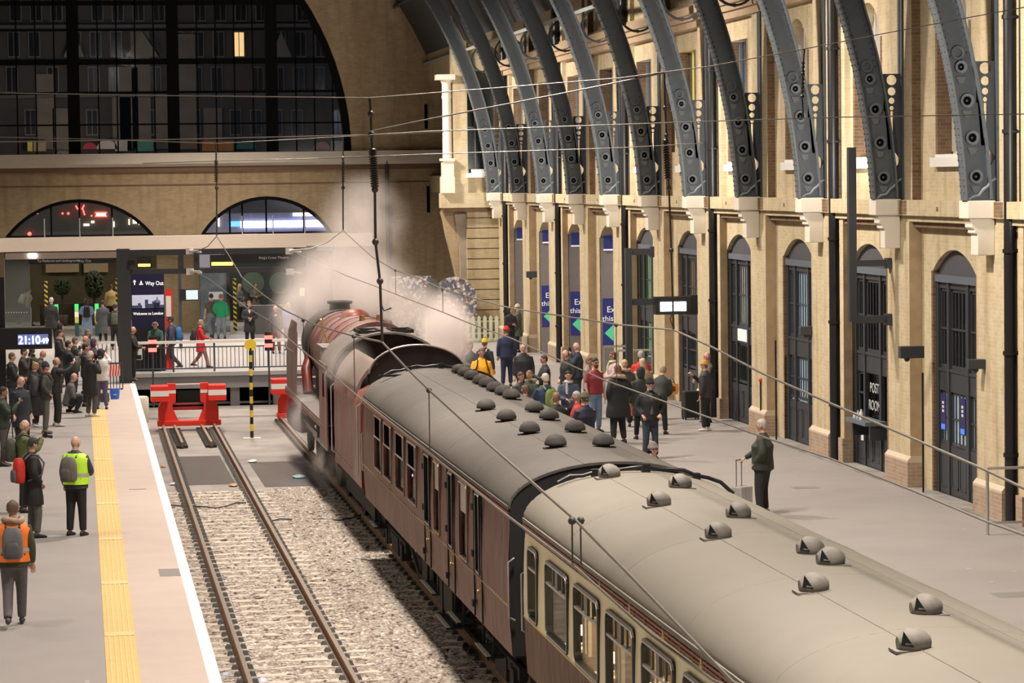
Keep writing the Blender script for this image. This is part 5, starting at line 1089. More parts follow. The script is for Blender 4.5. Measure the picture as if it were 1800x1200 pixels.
# ================================================================== people
CM = {}
def cm(c, rough=.8, var=.12):
    k = 'cloth_%02x%02x%02x_%d' % (int(c[0]*255), int(c[1]*255), int(c[2]*255), int(rough*10))
    return mat(k, c, rough, var=var, scale=14, bump=.15)
SKIN = [mat('skin_%d' % i, c, .55, var=.06, scale=12, spec=.35) for i, c in enumerate(((.62, .36, .27), (.66, .41, .32), (.56, .31, .22), (.40, .22, .15)))]
EYEM = mat('eye_dark', (.03, .025, .02), .3, var=0); LIPM = mat('lips', (.36, .13, .11), .5, var=.05); SOLE = mat('shoe_black', (.015, .014, .013), .5)
ARMS = {  # elbow, wrist for the right side (x mirrored for the left)
    'down': ((.245, -.03, 1.14), (.255, .05, .885)), 'pocket': ((.285, -.07, 1.16), (.195, .09, .98)), 'phone': ((.235, .17, 1.20), (.055, .34, 1.40)),
    'camera': ((.24, .14, 1.18), (.07, .17, 1.50)), 'fold': ((.255, .04, 1.15), (.05, .19, 1.12)), 'up': ((.22, .24, 1.42), (.08, .42, 1.60)),
    'low': ((.24, .10, 1.14), (.07, .30, 1.08)), 'clap': ((.245, .12, 1.16), (.035, .36, 1.27)), 'reach': ((.25, .17, 1.17), (.25, .40, 1.02)),
    'back': ((.25, -.10, 1.16), (.30, -.12, .92)), 'rail': ((.22, .20, 1.16), (.10, .40, 1.06)), 'swing': ((.25, .10, 1.15), (.24, .25, .95))}
def chain(b, pts, rad, n=10, m=0, sub=3):
    P = [Vector(p) for p in pts]; out = []; rr = []
    for i in range(len(P)-1):
        for k in range(sub):
            t = k/sub; a = P[max(i-1, 0)]; q = P[i]; c = P[i+1]; d = P[min(i+2, len(P)-1)]
            out.append(.5*((2*q)+(c-a)*t+(2*a-5*q+4*c-d)*t*t+(3*q-a-3*c+d)*t**3)); rr.append(rad[i]*(1-t)+rad[i+1]*t)
    out.append(P[-1]); rr.append(rad[-1]); b.tube(out, rr, n, m)
def ell_rings(spec, n=18, e=.9):
    R = []
    for (z, rx, ry, cy) in spec:
        R.append([(rx*(abs(cos(2*pi*k/n))**e)*(1 if cos(2*pi*k/n) >= 0 else -1), cy+ry*(abs(sin(2*pi*k/n))**e)*(1 if sin(2*pi*k/n) >= 0 else -1), z) for k in range(n)])
    return R
def head_mesh(b, hc, M, near):
    n, k = (24, 18) if near else (16, 12); rings = []
    for j in range(k+1):
        ph = pi*(j+.01)/(k+.02); zz = -cos(ph); s = sin(ph); ring = []
        for i in range(n):
            a = 2*pi*i/n; x = cos(a)*s; y = sin(a)*s; f = max(0, y)
            px = .077*x*(1-.25*max(0, -zz)**1.3); py = (.093 if y < 0 else .088)*y*(1-.12*max(0, -zz)) ; pz = .118*zz
            if y > .3:
                py += .022*math.exp(-((x/.18)**2+((zz+.12)/.20)**2))           # nose
                py += .010*math.exp(-((x/.25)**2+((zz+.36)/.10)**2))           # lips
                py += .012*math.exp(-((x/.30)**2+((zz+.78)/.18)**2))           # chin
                py += .007*math.exp(-(((abs(x)-.32)/.25)**2+((zz-.22)/.09)**2))  # brow
                py -= .010*math.exp(-(((abs(x)-.36)/.16)**2+((zz-.05)/.11)**2))  # eye sockets
            ring.append(M @ Vector((px, py, pz)))
        rings.append(ring)
    b.loft(rings, 0)
    for s in (-1, 1):
        c = M @ Vector((s*.030, .079, .008)); b.ball(tuple(c), .0115, 6, 1)
        c = M @ Vector((s*.079, -.006, -.002)); b.ball(tuple(c), (.012, .02, .032), 8, 0)
        q = [M @ Vector((s*.014, .090, .026)), M @ Vector((s*.046, .080, .028))]; b.tube(q, .0045, 4, 1)
    q = [M @ Vector((-.024, .087, -.045)), M @ Vector((0, .096, -.044)), M @ Vector((.024, .087, -.045))]; b.tube(q, .005, 5, 2)
def hand(b, w_, d, side, curl, near, S):
    d = Vector(d).normalized(); up = Vector((side, 0, .25)).normalized(); ax = d.cross(up).normalized(); lat = ax.cross(d).normalized()
    w_ = Vector(w_); n = 8
    rings = []
    for t, a, c in ((0, .026, .019), (.03, .034, .017), (.075, .040, .015), (.095, .038, .012)):
        rings.append([w_+d*t+lat*(a*cos(2*pi*i/n))+ax*(c*sin(2*pi*i/n)) for i in range(n)])
    b.loft(rings, 0)
    for i, (o, L) in enumerate(((-.028, .062), (-.010, .074), (.009, .070), (.027, .055))):
        p0 = w_+d*.085+lat*o; c = curl*(1+.1*i); p1 = p0+(d*cos(c*.6)+ax*sin(c*.6))*L*.5; p2 = p1+(d*cos(c*1.5)+ax*sin(c*1.5))*L*.5
        b.tube([p0, p1, p2], [.0095, .009, .007], 5, 0)
    p0 = w_+d*.03-lat*.03; p1 = p0+(d*.7-lat*.7+ax*.2).normalized()*.035; p2 = p1+(d*.95+ax*.3).normalized()*.028; b.tube([p0, p1, p2], [.013, .011, .008], 5, 0)
NP = [0]
def person(px, py, ht, face, top, legs, arms=('down', 'down'), stance='stand', hair='short', hc=(.05, .035, .025), coat=False, bow=0, turn=0, lean=0, skin=0, fat=1.0,
           vest=None, vstripe=True, scarf=None, shoes=None, bag=None, label='', hold=None, at=None, beard=False, tee=False, glasses=False, skirt=None, group=None, rz_feet=None, shirt=None):
    fat *= 1.14; NP[0] += 1; rnd = random.Random(NP[0]*13+5); sc = ht/1.76
    drop = .62 if stance == 'crouch' else 0
    p = at if at else gz(px, py, (1.76*cos(radians(lean))*1.0-drop+(-.04 if lean > 20 else 0))*sc)
    if lean: p = (p[0]-sin(radians(face))*sin(radians(lean))*.75*sc, p[1]-cos(radians(face))*sin(radians(lean))*.75*sc, 0)
    near = p[1] < 62
    ca, sa = cos(radians(-face)), sin(radians(-face))
    LM = Matrix.Translation((0, -.02, .95)) @ Matrix.Rotation(-radians(lean), 4, 'X') @ Matrix.Translation((0, .02, -.95))
    def U(v): v = Vector(v); return LM @ v if v.z > .9 else v
    hz_ = .92-drop
    if stance == 'crouch': Ushift = Matrix.Translation((0, 0, -drop)) @ LM
    else: Ushift = LM
    def UP(v): return Ushift @ Vector(v)
    leg = {}
    for s in (-1, 1):
        if stance == 'walk': k = (s*.09, .16 if s > 0 else -.02, .50); a = (s*.08, .26 if s > 0 else -.30, .09 if s > 0 else .16)
        elif stance == 'crouch': k = (s*.20, .38, .46); a = (s*.16, .12+.1*s, .09)
        elif stance == 'wide': k = (s*.15, .03, .49); a = (s*.19, 0, .08)
        else: o = rnd.uniform(-.04, .04); k = (s*.105, .02+o, .50); a = (s*(.11+rnd.uniform(0, .03)), -.01+o, .08)
        leg[s] = ((s*.085, -.01, hz_), k, a)
    # ---- body: one continuous figure
    b = MB()
    b.loft([[UP(q) for q in r] for r in ell_rings([(.90, .13, .09, -.01), (1.0, .14, .095, -.01), (1.15, .13, .09, 0), (1.32, .165, .10, 0), (1.42, .17, .08, -.01), (1.465, .10, .06, -.015), (1.49, .058, .055, -.01), (1.56, .054, .056, 0), (1.60, .05, .055, .005)])], 0)
    hcn = UP((0, .018, 1.645)); HM = Matrix.Translation(hcn) @ Matrix.Rotation(-radians(turn), 4, 'Z') @ Matrix.Rotation(-radians(bow+lean*.4), 4, 'X')
    head_mesh(b, hcn, HM, near)
    wr = {}
    for s, ap in ((1, arms[0]), (-1, arms[1])):
        el, w_ = ARMS[ap]; el = UP((s*el[0], el[1], el[2])); w_ = UP((s*w_[0], w_[1], w_[2])); sh = UP((s*.175, -.01, 1.41)); wr[s] = (sh, el, w_)
        chain(b, [sh, el, w_], [.05, .036, .026], 8, 0, 3)
        d = (w_-el).normalized(); hd = d if ap not in ('camera',) else (Vector((-s*.5, .3, .5)))
        hand(b, w_, hd, s, .5 if ap in ('down', 'back', 'swing') else 1.0, near, sc)
    for s in (-1, 1): chain(b, leg[s], [.085, .055, .035], 8, 0, 3)
    o = b.build('person', [SKIN[skin], EYEM, LIPM])
    o.location = (p[0], p[1], 0); o.rotation_euler = (0, 0, radians(-face)); o.scale = (sc, sc, sc); tag(o, label, 'person', group)
    def child(mb, name, ms, vox=None):
        c = mb.build(name, ms, o)
        if vox:
            r_ = c.modifiers.new('remesh', 'REMESH'); r_.mode = 'VOXEL'; r_.voxel_size = vox; r_.use_smooth_shade = True
            q = c.modifiers.new('smooth', 'SMOOTH'); q.factor = .5; q.iterations = 3
        return c
    vx = .017 if near else .024
    # ---- trousers
    b = MB(); f = fat
    hipz = .96-drop
    b.loft([[Ushift @ Vector(q) if stance != 'crouch' else Vector((q[0], q[1], q[2])) for q in r] for r in ell_rings([(hipz+.08, .155*f, .115*f, -.005), (hipz-.04, .165*f, .12*f, -.015), (hipz-.14, .16*f, .115*f, -.01)])], 0)
    for s in (-1, 1): h, k, a = leg[s]; chain(b, [(h[0], h[1], h[2]-.02), k, (a[0], a[1], .10 if stance != 'walk' or s > 0 else a[2])], [.098*f, .072*(.5+f/2), .062], 10, 0, 4)
    child(b, 'trousers', cm(legs), vx)
    if skirt: b = MB(); b.loft(ell_rings([(.98, .15, .12, 0), (.7, .2, .17, 0), (skirt[1], .24, .21, 0)])); child(b, 'skirt', cm(skirt[0]))
    # ---- shoes
    sm_ = cm(shoes, .6) if shoes else SOLE
    for s in (-1, 1):
        a = leg[s][2]; z0 = a[2]-.08; b = MB(); t_ = .0
        R = []
        for (y, hw, h) in ((-.085, .028, .06), (-.06, .038, .095), (0, .04, .10), (.07, .045, .065), (.13, .045, .05), (.175, .025, .03)):
            R.append([(a[0]+hw*cos(2*pi*k/8), a[1]+y, z0+h/2+.5*h*sin(2*pi*k/8)) for k in range(8)])
        b.loft(R); child(b, 'shoe', sm_)
    # ---- jacket or coat
    b = MB(); hem = .58 if coat else (.84 if not tee else .90)
    fl = 1.12 if coat else 1.0
    spec = []
    if coat: spec += [(.58, .20*f, .155*f, 0), (.75, .195*f, .15*f, 0)]
    spec += [(.88 if coat else hem, .178*f, .135*f, -.005), (1.0, .172*f, .132*f, 0), (1.12, .168*f, .128*f, .005), (1.28, .188*f, .135*f, .0), (1.38, .200, .125, -.01), (1.44, .165, .10, -.018), (1.485, .085, .075, -.015), (1.525, .07, .07, -.01)]
    if tee: spec = [(z, rx*.93, ry*.93, cy) for z, rx, ry, cy in spec[:-1]]
    rings = [[(Ushift @ Vector(q)) if (q[2] > .86 or stance == 'crouch') else Vector(q) for q in r] for r in ell_rings(spec)]
    if stance == 'crouch': rings = rings[-9:]
    b.loft(rings, 0)
    for s in (-1, 1):
        sh, el, w_ = wr[s]; e2 = el if not tee else sh.lerp(el, .85)
        if tee: chain(b, [sh, e2], [.072, .062], 10, 0, 3)
        else: chain(b, [sh, el, el.lerp(w_, .97)], [.078, .060*(.6+.4*f), .044], 10, 0, 4)
    child(b, 'shirt' if tee else ('coat' if coat else 'jacket'), cm(top, .75), vx)
    if shirt: b = MB(); b.loft([[UP(q) for q in r] for r in ell_rings([(1.0, .05, .04, .105*f), (1.3, .055, .04, .105), (1.46, .05, .04, .06)], 8)]); child(b, 'shirt_front', cm(shirt))
    # ---- hair and hats
    H4 = HM
    def hs(b, spec, n=18, m=0, e=1.0): b.loft([[H4 @ Vector(q) for q in r] for r in ell_rings(spec, n, e)], m)
    b = MB()
    if hair in ('short', 'long', 'bun', 'cap', 'phones'):
        hs(b, [(-.045 if hair != 'long' else -.10, .066, .040, -.058), (0, .084, .074, -.026), (.045, .087, .090, -.012), (.085, .076, .084, -.008), (.115, .05, .055, -.008), (.130, .015, .018, -.01)])
        if hair == 'long': hs(b, [(-.22, .07, .03, -.08), (-.12, .085, .05, -.065), (0, .088, .065, -.035)])
        if hair == 'bun': b.ball(tuple(H4 @ Vector((0, -.09, .09))), .04, 8)
        child(b, 'hair', cm(hc, .7, .25))
    if hair == 'fringe':
        hs(b, [(-.05, .070, .045, -.054), (0, .083, .064, -.036), (.035, .082, .060, -.04), (.06, .06, .03, -.06)]); child(b, 'hair', cm(hc, .8))
    if hair in ('beanie', 'bobble'):
        hs(b, [(.015, .088, .098, -.005), (.018, .094, .105, -.005), (.055, .094, .104, -.006), (.058, .089, .098, -.008), (.10, .078, .086, -.012), (.14, .045, .05, -.016), (.155, .01, .012, -.018)])
        if hair == 'bobble': b.ball(tuple(H4 @ Vector((0, -.01, .175))), .035, 8)
        child(b, 'beanie', cm(hc, .9, .2)); b = MB(); hs(b, [(-.06, .062, .03, -.062), (.02, .080, .05, -.04)]); child(b, 'hair', cm((.12, .08, .06)))
    if hair == 'cap':
        b = MB(); hs(b, [(.03, .088, .097, -.005), (.09, .078, .088, -.008), (.13, .04, .045, -.01), (.138, .01, .01, -.01)]); hs(b, [(.028, .07, .075, .075), (.038, .07, .075, .072)], 14); child(b, 'cap', cm(hc, .7))
    if hair == 'hood':
        hs(b, [(-.13, .085, .07, -.05), (-.05, .105, .095, -.035), (.05, .108, .105, -.028), (.11, .085, .085, -.03), (.145, .03, .03, -.03)]); child(b, 'hood', cm(hc, .85))
    if hair == 'furhood':
        hs(b, [(-.045, .066, .040, -.058), (0, .084, .074, -.026), (.045, .087, .090, -.012), (.085, .076, .084, -.008), (.13, .015, .018, -.01)]); child(b, 'hair', cm(hc, .7, .25))
        b = MB(); pts = [UP((.125*cos(a), -.045+.115*sin(a), 1.50+.015*sin(a*2))) for a in np.linspace(-.6, pi+.6, 12)+pi]; b.tube(pts, .042, 8); child(b, 'fur_trim', cm((.40, .31, .22), .95, .4))
    if hair == 'phones':
        b = MB(); b.tube([H4 @ Vector((.09*cos(a), -.01, .10*sin(a)+.02)) for a in np.linspace(0, pi, 9)], .012, 6); [b.ball(tuple(H4 @ Vector((s*.09, -.01, .0))), (.02, .035, .04), 8) for s in (-1, 1)]; child(b, 'headphones', mat('silver_plastic', (.6, .6, .6), .3))
    if beard: b = MB(); hs(b, [(-.125, .03, .03, .06), (-.09, .05, .045, .052), (-.05, .06, .04, .055)], 12); child(b, 'beard', cm(beard if beard is not True else (.3, .28, .26), .9))
    if glasses:
        b = MB(); [b.tube([H4 @ Vector((s*.032+.022*cos(a), .096-.012*abs(cos(a)), .008+.016*sin(a))) for a in np.linspace(0, 2*pi, 9)], .0035, 4) for s in (-1, 1)]; b.tube([H4 @ Vector(v) for v in ((-.055, .085, .01), (-.078, .0, .01))], .0035, 4); b.tube([H4 @ Vector(v) for v in ((.055, .085, .01), (.078, .0, .01))], .0035, 4); child(b, 'glasses', EYEM)
    if scarf: b = MB(); b.tube([UP((.085*cos(a), .01+.085*sin(a), 1.50-.01*sin(a))) for a in np.linspace(0, 2*pi, 13)], .035, 8); b.tube([UP((.05, .10, 1.47)), UP((.05, .145, 1.35)), UP((.05, .15, 1.2))], [.03, .035, .03], 8); child(b, 'scarf', cm(scarf, .9))
    if vest:
        b = MB(); R = [[UP(q) for q in r] for r in ell_rings([(z, rx*f+.012, ry*f+.014, cy) for z, rx, ry, cy in ((.92, .182, .14, -.005), (1.12, .174, .134, .003), (1.28, .19, .138, 0), (1.38, .196, .128, -.01), (1.44, .15, .10, -.018), (1.47, .10, .085, -.018))], 20)]
        b.loft(R, 0, False); c = child(b, 'safety_vest', mat('vest_%d' % int(vest[1]*100), vest, .6, emit=.06, var=.05))
        b = MB(); R = [[UP(q) for q in r] for r in ell_rings([(z, .192*f+.004, .146*f+.004, 0) for z in (1.06, 1.115)], 20)]; b.loft(R, 0, False)
        for s in (-1, 1):
            pts = [UP((s*.10, y, z)) for y, z in ((-.152, .95), (-.155, 1.2), (-.135, 1.36), (-.05, 1.475), (.06, 1.47), (.13, 1.36), (.152, 1.2), (.15, .95))]; b.tube(pts, .022, 4)
        child(b, 'reflective_band', mat('reflective_grey', (.45, .45, .44), .4, emit=.03))
    B = lambda v: (p[0]+sc*(ca*v[0]-sa*v[1]), p[1]+sc*(sa*v[0]+ca*v[1]), sc*v[2])
    if bag:
        col, bl = bag[0], bag[1]; b = MB(); mats_ = [cm(col, .8, .25), cm(bag[2] if len(bag) > 2 else (.06, .06, .06), .8)]
        def RB(x0, x1, y0, y1, z0, z1, m):
            R = []
            for t, k in ((0, .75), (.06, .93), (.3, 1.0), (.7, .97), (.9, .82), (1, .5)):
                z = z0+(z1-z0)*t; cx_, cy_ = (x0+x1)/2, (y0+y1)/2; R.append([(cx_+(x1-x0)/2*k*(abs(cos(2*pi*i/14))**.6)*(1 if cos(2*pi*i/14) >= 0 else -1), cy_+(y1-y0)/2*k*(abs(sin(2*pi*i/14))**.6)*(1 if sin(2*pi*i/14) >= 0 else -1), z) for i in range(14)])
            b.loft([[UP(q) for q in r] for r in R], m)
        RB(-.145, .145, -.30*f, -.135*f, .98, 1.42, 0)
        o2 = b.build('backpack', mats_[0]); b = MB(); RB(-.10, .10, -.345*f, -.27*f, 1.0, 1.22, 1); b.build('front_pocket', mats_[1], o2)
        b = MB()
        for s in (-1, 1): b.tube([UP(v) for v in ((s*.09, -.17, 1.40), (s*.10, -.06, 1.49), (s*.11, .07, 1.46), (s*.13, .15*f, 1.32), (s*.16*f, .10, 1.12), (s*.15, -.14, 1.02))], .018, 6)
        b.build('strap', mats_[1], o2)
        o2.location = o.location; o2.rotation_euler = o.rotation_euler; o2.scale = o.scale; tag(o2, bl, 'backpack', 'backpacks worn by people')
    if hold:
        kind, hl = hold; w1, w2 = wr[1][2], wr[-1][2]; mid = (w1+w2)/2+(wr[1][2]-wr[1][1]).normalized()*.09 if kind != 'phone1' else w1+(w1-wr[1][1]).normalized()*.10
        if kind != 'phone1': mid.x = (w1.x+w2.x)/2
        b = MB(); M = Matrix.Translation(mid) @ Matrix.Rotation(radians(-12), 4, 'X')
        if kind == 'camera': b.box(-.07, .07, -.035, .035, -.045, .045, 0, M); c0 = M @ Vector((0, .03, 0)); c1 = M @ Vector((0, .15, 0)); b.cyl(c0, c1, .038, .042, 12); b.box(-.03, .03, -.03, .03, .04, .065, 0, M); nm = 'camera'
        else: b.box(-.038 if kind != 'tablet' else -.12, .038 if kind != 'tablet' else .12, -.005, .005, -.075, .075, 0, M); nm = 'phone' if kind != 'tablet' else 'tablet'
        o3 = b.build(nm, mat('device_black', (.02, .02, .022), .3)); o3.location = o.location; o3.rotation_euler = o.rotation_euler; o3.scale = o.scale; tag(o3, hl, nm, 'devices held by people')
        if kind in ('phone', 'phone1', 'tablet'): b = MB(); w_ = .033 if kind != 'tablet' else .112; b.box(-w_, w_, -.0065, -.005, -.068, .068, 0, M); b.build('screen', mat('phone_screen', (.7, .75, .85), .3, emit=1.2, var=.4), o3)
    return o, B
K = (.018, .018, .02); NV = (.022, .028, .055); GY = (.09, .09, .095); JN = (.07, .10, .16); DB_ = (.04, .045, .06); BRN = (.06, .04, .03); GRH = (.42, .41, .40)
LB = (.25, .16, .08)
# ---- platform with the yellow strip
person(22, 880, 1.78, 2, (.06, .065, .04), (.13, .12, .13), ('down', 'down'), 'walk', 'furhood', (.14, .09, .06), vest=(1.0, .22, .03), fat=1.05, bag=((.16, .16, .17), 'grey rucksack on the back of the walker in the orange vest', (.10, .10, .11)), shoes=(.05, .05, .055), label='person in an orange safety vest walking away with a grey rucksack')
person(132, 767, 1.76, 28, (.05, .055, .07), K, ('low', 'down'), 'stand', 'none', vest=(.55, .95, .05), fat=1.1, turn=15, skin=1, bag=((.15, .14, .13), 'grey-brown rucksack worn over the yellow safety vest', (.11, .10, .09)), label='bald person in a yellow safety vest and black trousers standing on the platform')
person(56, 770, 1.76, 70, K, (.12, .12, .11), ('pocket', 'pocket'), 'stand', 'cap', (.03, .03, .035), coat=True, bow=12, bag=((.62, .04, .03), 'small red and grey rucksack on a long black coat', (.12, .12, .13)), label='person in a flat black cap and long black coat with a red rucksack')
person(42, 738, 1.76, 80, (.11, .14, .05), (.03, .03, .03), ('phone', 'phone'), 'stand', 'fringe', (.5, .42, .25), glasses=True, skin=1, fat=1.1, bag=((.07, .075, .055), 'camouflage rucksack worn by the person in the green parka', (.05, .05, .04)), hold=('camera', 'dark camera held by the person in the green parka'), label='balding person in a green parka and glasses holding a camera')
person(36, 662, 1.76, 140, (.018, .022, .035), K, ('down', 'down'), 'stand', 'none', coat=True, turn=-20, skin=1, label='bald bearded person in a long navy coat with arms hanging')
person(79, 637, 1.78, 85, (.055, .055, .055), (.10, .095, .085), ('pocket', 'pocket'), 'stand', 'beanie', (.02, .035, .075), fat=1.05, scarf=(.18, .05, .05), shoes=(.06, .05, .045), bag=((.07, .07, .075), 'dark rucksack behind the person in the blue beanie', (.05, .05, .05)), label='person in a blue beanie, charcoal jacket and grey trousers with hands in pockets')
person(4, 680, 1.76, 95, (.03, .045, .035), (.10, .08, .08), ('phone', 'phone'), 'stand', 'short', (.03, .02, .015), skin=3, hold=('phone', 'phone held by the person at the foot of the black clock post'), label='dark-haired person in a dark green jacket holding a phone by the clock post')
person(61, 637, 1.66, 110, (.02, .022, .035), K, ('fold', 'fold'), 'stand', 'bun', (.36, .24, .12), skirt=((.015, .015, .018), .32), bow=20, shoes=(.7, .7, .7), label='fair-haired person with a bun in a black long skirt looking down')
o, B = person(98, 628, 1.78, 80, (.02, .02, .022), K, ('up', 'up'), 'wide', 'fringe', (.2, .15, .1), skin=0, shoes=(.4, .4, .4), hold=('phone', 'phone lifted high by the person in the black hooded top'), label='person in a black hooded top with white letters lifting a phone')
b = MB(); [b.tube([(x0, .14, z0), (x1, .14, z1)], .008, 4) for x0, z0, x1, z1 in ((-.10, 1.18, -.02, 1.36), (.06, 1.18, -.02, 1.36), (-.12, 1.17, .10, 1.17), (.02, 1.2, .05, 1.32))]; b.build('printed_lettering', cm((.6, .6, .6)), o)
person(130, 657, 1.72, 90, (.10, .10, .10), K, ('low', 'low'), 'crouch', 'fringe', (.25, .22, .2), lean=14, label='balding person in a grey jacket crouching among the photographers')
person(158, 616, 1.78, 60, (.018, .018, .02), (.08, .08, .085), ('camera', 'camera'), 'stand', 'fringe', (.55, .53, .5), coat=True, glasses=True, skin=1, shoes=(.55, .55, .55), hold=('camera', 'camera held to the face of the white-haired person'), label='white-haired person in a long black coat aiming a camera beside the gate')
person(177, 614, 1.66, 8, (.62, .60, .58), (.10, .08, .16), ('up', 'up'), 'stand', 'hood', (.03, .03, .035), hold=('camera', 'black camera held up by the person in the white top'), label='person in a white top and purple trousers photographing beside the gate')
person(149, 590, 1.72, 95, (.05, .045, .05), K, ('low', 'low'), 'stand', 'none', glasses=True, skin=0, label='bald person in glasses standing deep in the huddle of photographers')
person(153, 579, 1.64, 100, (.12, .10, .09), K, ('low', 'low'), 'stand', 'long', (.22, .13, .08), skin=1, label='person with long auburn hair at the back of the huddle of photographers')
person(165, 596, 1.66, 100, (.05, .035, .06), K, ('phone', 'phone'), 'stand', 'hood', (.07, .045, .08), hold=('tablet', 'dark tablet held out above the camera crowd'), label='person in a purple hood holding a tablet over the crowd')
person(150, 604, 1.76, 90, (.03, .035, .045), K, ('low', 'low'), 'stand', 'short', (.025, .02, .018), skin=2, bag=((.10, .11, .10), 'grey-green rucksack hanging in the camera crowd', (.08, .08, .08)), label='short-haired person in a dark jacket just behind the white-haired photographer')
person(119, 599, 1.80, 75, (.02, .023, .032), K, ('phone', 'phone'), 'stand', 'short', (.03, .022, .018), skin=0, hold=('phone', 'phone raised by the tall person in the dark blue coat'), label='tall person in a dark blue coat raising a phone in front of the crowd')
person(131, 593, 1.72, 80, (.035, .03, .035), K, ('camera', 'camera'), 'stand', 'short', (.12, .07, .045), hold=('phone', 'small camera held at eye level by the brown-haired person'), label='brown-haired person holding a small camera at eye level')
person(104, 580, 1.76, 105, K, DB_, ('low', 'pocket'), 'stand', 'short', (.03, .022, .018), scarf=(.45, .34, .28), label='dark-haired person in a black jacket and beige scarf beside the clock')
person(106, 569, 1.72, 95, (.03, .022, .045), K, ('down', 'down'), 'stand', 'hood', (.03, .02, .035), label='person in a dark purple hooded coat behind the beige scarf')
person(20, 620, 1.76, 90, (.02, .022, .02), DB_, ('low', 'low'), 'stand', 'short', (.13, .08, .045), bag=((.13, .14, .15), 'grey rucksack behind the brown-haired person under the clock', (.08, .08, .08)), label='brown-haired person in a black jacket standing just under the clock')
person(41, 612, 1.74, 100, (.03, .026, .022), K, ('camera', 'camera'), 'stand', 'short', (.05, .04, .03), hold=('camera', 'black camera hiding the face of a person under the clock'), label='person under the clock whose face is hidden by a camera')
person(75, 616, 1.70, 100, (.07, .055, .04), (.05, .05, .05), ('low', 'low'), 'stand', 'none', lean=12, bow=20, skin=0, fat=1.1, label='bald person in a brown jacket bowing the head under the clock')
person(56, 610, 1.70, 20, (.05, .06, .045), K, ('down', 'down'), 'stand', 'short', (.06, .05, .04), label='person in an olive jacket turned away under the clock')
# ---- concourse
person(152, 525, 1.66, 0, (.28, .40, .60), (.28, .40, .58), ('fold', 'fold'), 'stand', 'long', (.06, .05, .045), coat=True, skirt=((.28, .40, .60), .25), bag=((.02, .02, .022), 'small black rucksack on the pale blue coat', (.02, .02, .02)), label='person in a long pale blue coat walking to the ticket gates')
person(90, 523, 1.80, 25, (.028, .03, .03), K, ('down', 'down'), 'stand', 'short', (.5, .49, .48), coat=True, fat=1.15, label='grey-haired person in a big black overcoat near the ticket gates')
person(180, 528, 1.66, 0, (.07, .075, .085), K, ('down', 'down'), 'stand', 'short', (.025, .02, .02), coat=True, skirt=((.07, .075, .085), .40), shoes=K, label='person in a long slate grey coat beside the gantry column')
person(195, 500, 1.80, 0, (.62, .46, .22), K, ('down', 'down'), 'stand', 'short', (.10, .06, .04), fat=1.1, label='person in a tan yellow jacket passing the gates')
person(202, 534, 1.72, 5, (.03, .03, .03), K, ('down', 'down'), 'stand', 'short', (.04, .03, .025), bag=((.10, .12, .075), 'olive rucksack beside the gantry column', (.08, .09, .06)), label='person in black with an olive rucksack beside the gantry column')
person(51, 507, 1.72, 60, (.42, .36, .33), GY, ('down', 'down'), 'walk', 'short', (.04, .03, .03), lean=15, bag=((.65, .6, .58), 'pale rucksack seen through the glass screen', (.5, .5, .5)), label='person with a pale rucksack stooping behind the glass screen')
person(92, 497, 1.68, 150, K, K, ('fold', 'fold'), 'stand', 'long', (.25, .16, .09), scarf=(.3, .2, .15), label='person in black with long fair hair beyond the striped bollard')
person(265, 566, 1.72, 185, (.035, .09, .075), K, ('rail', 'rail'), 'stand', 'phones', (.13, .09, .06), at=(2.84, 98.5, 0), lean=22, bow=25, label='person in a green jacket and headphones leaning on the white railing')
person(233, 574, 1.72, 100, K, K, ('low', 'low'), 'stand', 'none', label='bald person in black half hidden by the gantry column')
person(301, 557, 1.76, -75, (.07, .06, .09), (.035, .045, .075), ('down', 'down'), 'walk', 'cap', (.02, .02, .02), bag=((.03, .17, .42), 'bright blue rucksack by the white railing', (.04, .12, .25)), label='person in a black cap with a bright blue rucksack walking past the railing')
o, B = person(352, 562, 1.62, 90, (.62, .02, .03), (.30, .16, .15), ('low', 'down'), 'walk', 'short', (.34, .26, .14), coat=True, bow=10, bag=((.03, .03, .04), 'black rucksack on the red coat', (.03, .03, .03)), label='person in a red hooded coat and flowered trousers behind the railing')
person(371, 516, 1.80, -8, (.09, .07, .055), (.16, .18, .21), ('down', 'down'), 'walk', 'short', (.02, .018, .016), tee=True, vest=None, label='person in a brown body warmer and pale jeans walking away')
person(388, 517, 1.78, 10, (.01, .30, .12), (.20, .24, .28), ('down', 'pocket'), 'stand', 'short', (.24, .12, .10), label='person in a shiny green jacket and pale jeans walking away')
person(421, 499, 1.70, 120, (.13, .13, .135), K, ('fold', 'fold'), 'stand', 'long', (.55, .42, .22), label='person with long blonde hair reading a phone by the striped bollard')
person(427, 493, 1.72, 100, (.10, .09, .08), K, ('down', 'down'), 'stand', 'short', (.2, .16, .12), label='person just behind the long-haired blonde phone reader')
person(450, 497, 1.70, 185, (.11, .10, .095), K, ('fold', 'fold'), 'stand', 'long', (.13, .07, .04), coat=True, scarf=(.22, .2, .19), label='person with long brown hair in a dark shawl by the round shop window')
person(438, 529, 1.76, 180, (.015, .015, .017), K, ('fold', 'fold'), 'stand', 'short', (.16, .08, .05), coat=True, skin=0, shirt=(.5, .5, .5), label='person in a long black uniform coat with folded hands behind the pole')
person(484, 537, 1.74, 180, K, (.16, .02, .03), ('phone', 'down'), 'stand', 'fringe', (.1, .07, .05), skin=1, label='person in a black jacket and dark red trousers near the engine front')
person(507, 531, 1.78, 200, (.12, .16, .40), GY, ('down', 'down'), 'stand', 'none', skin=0, fat=1.15, label='bald person in a blue jacket partly veiled by the steam')
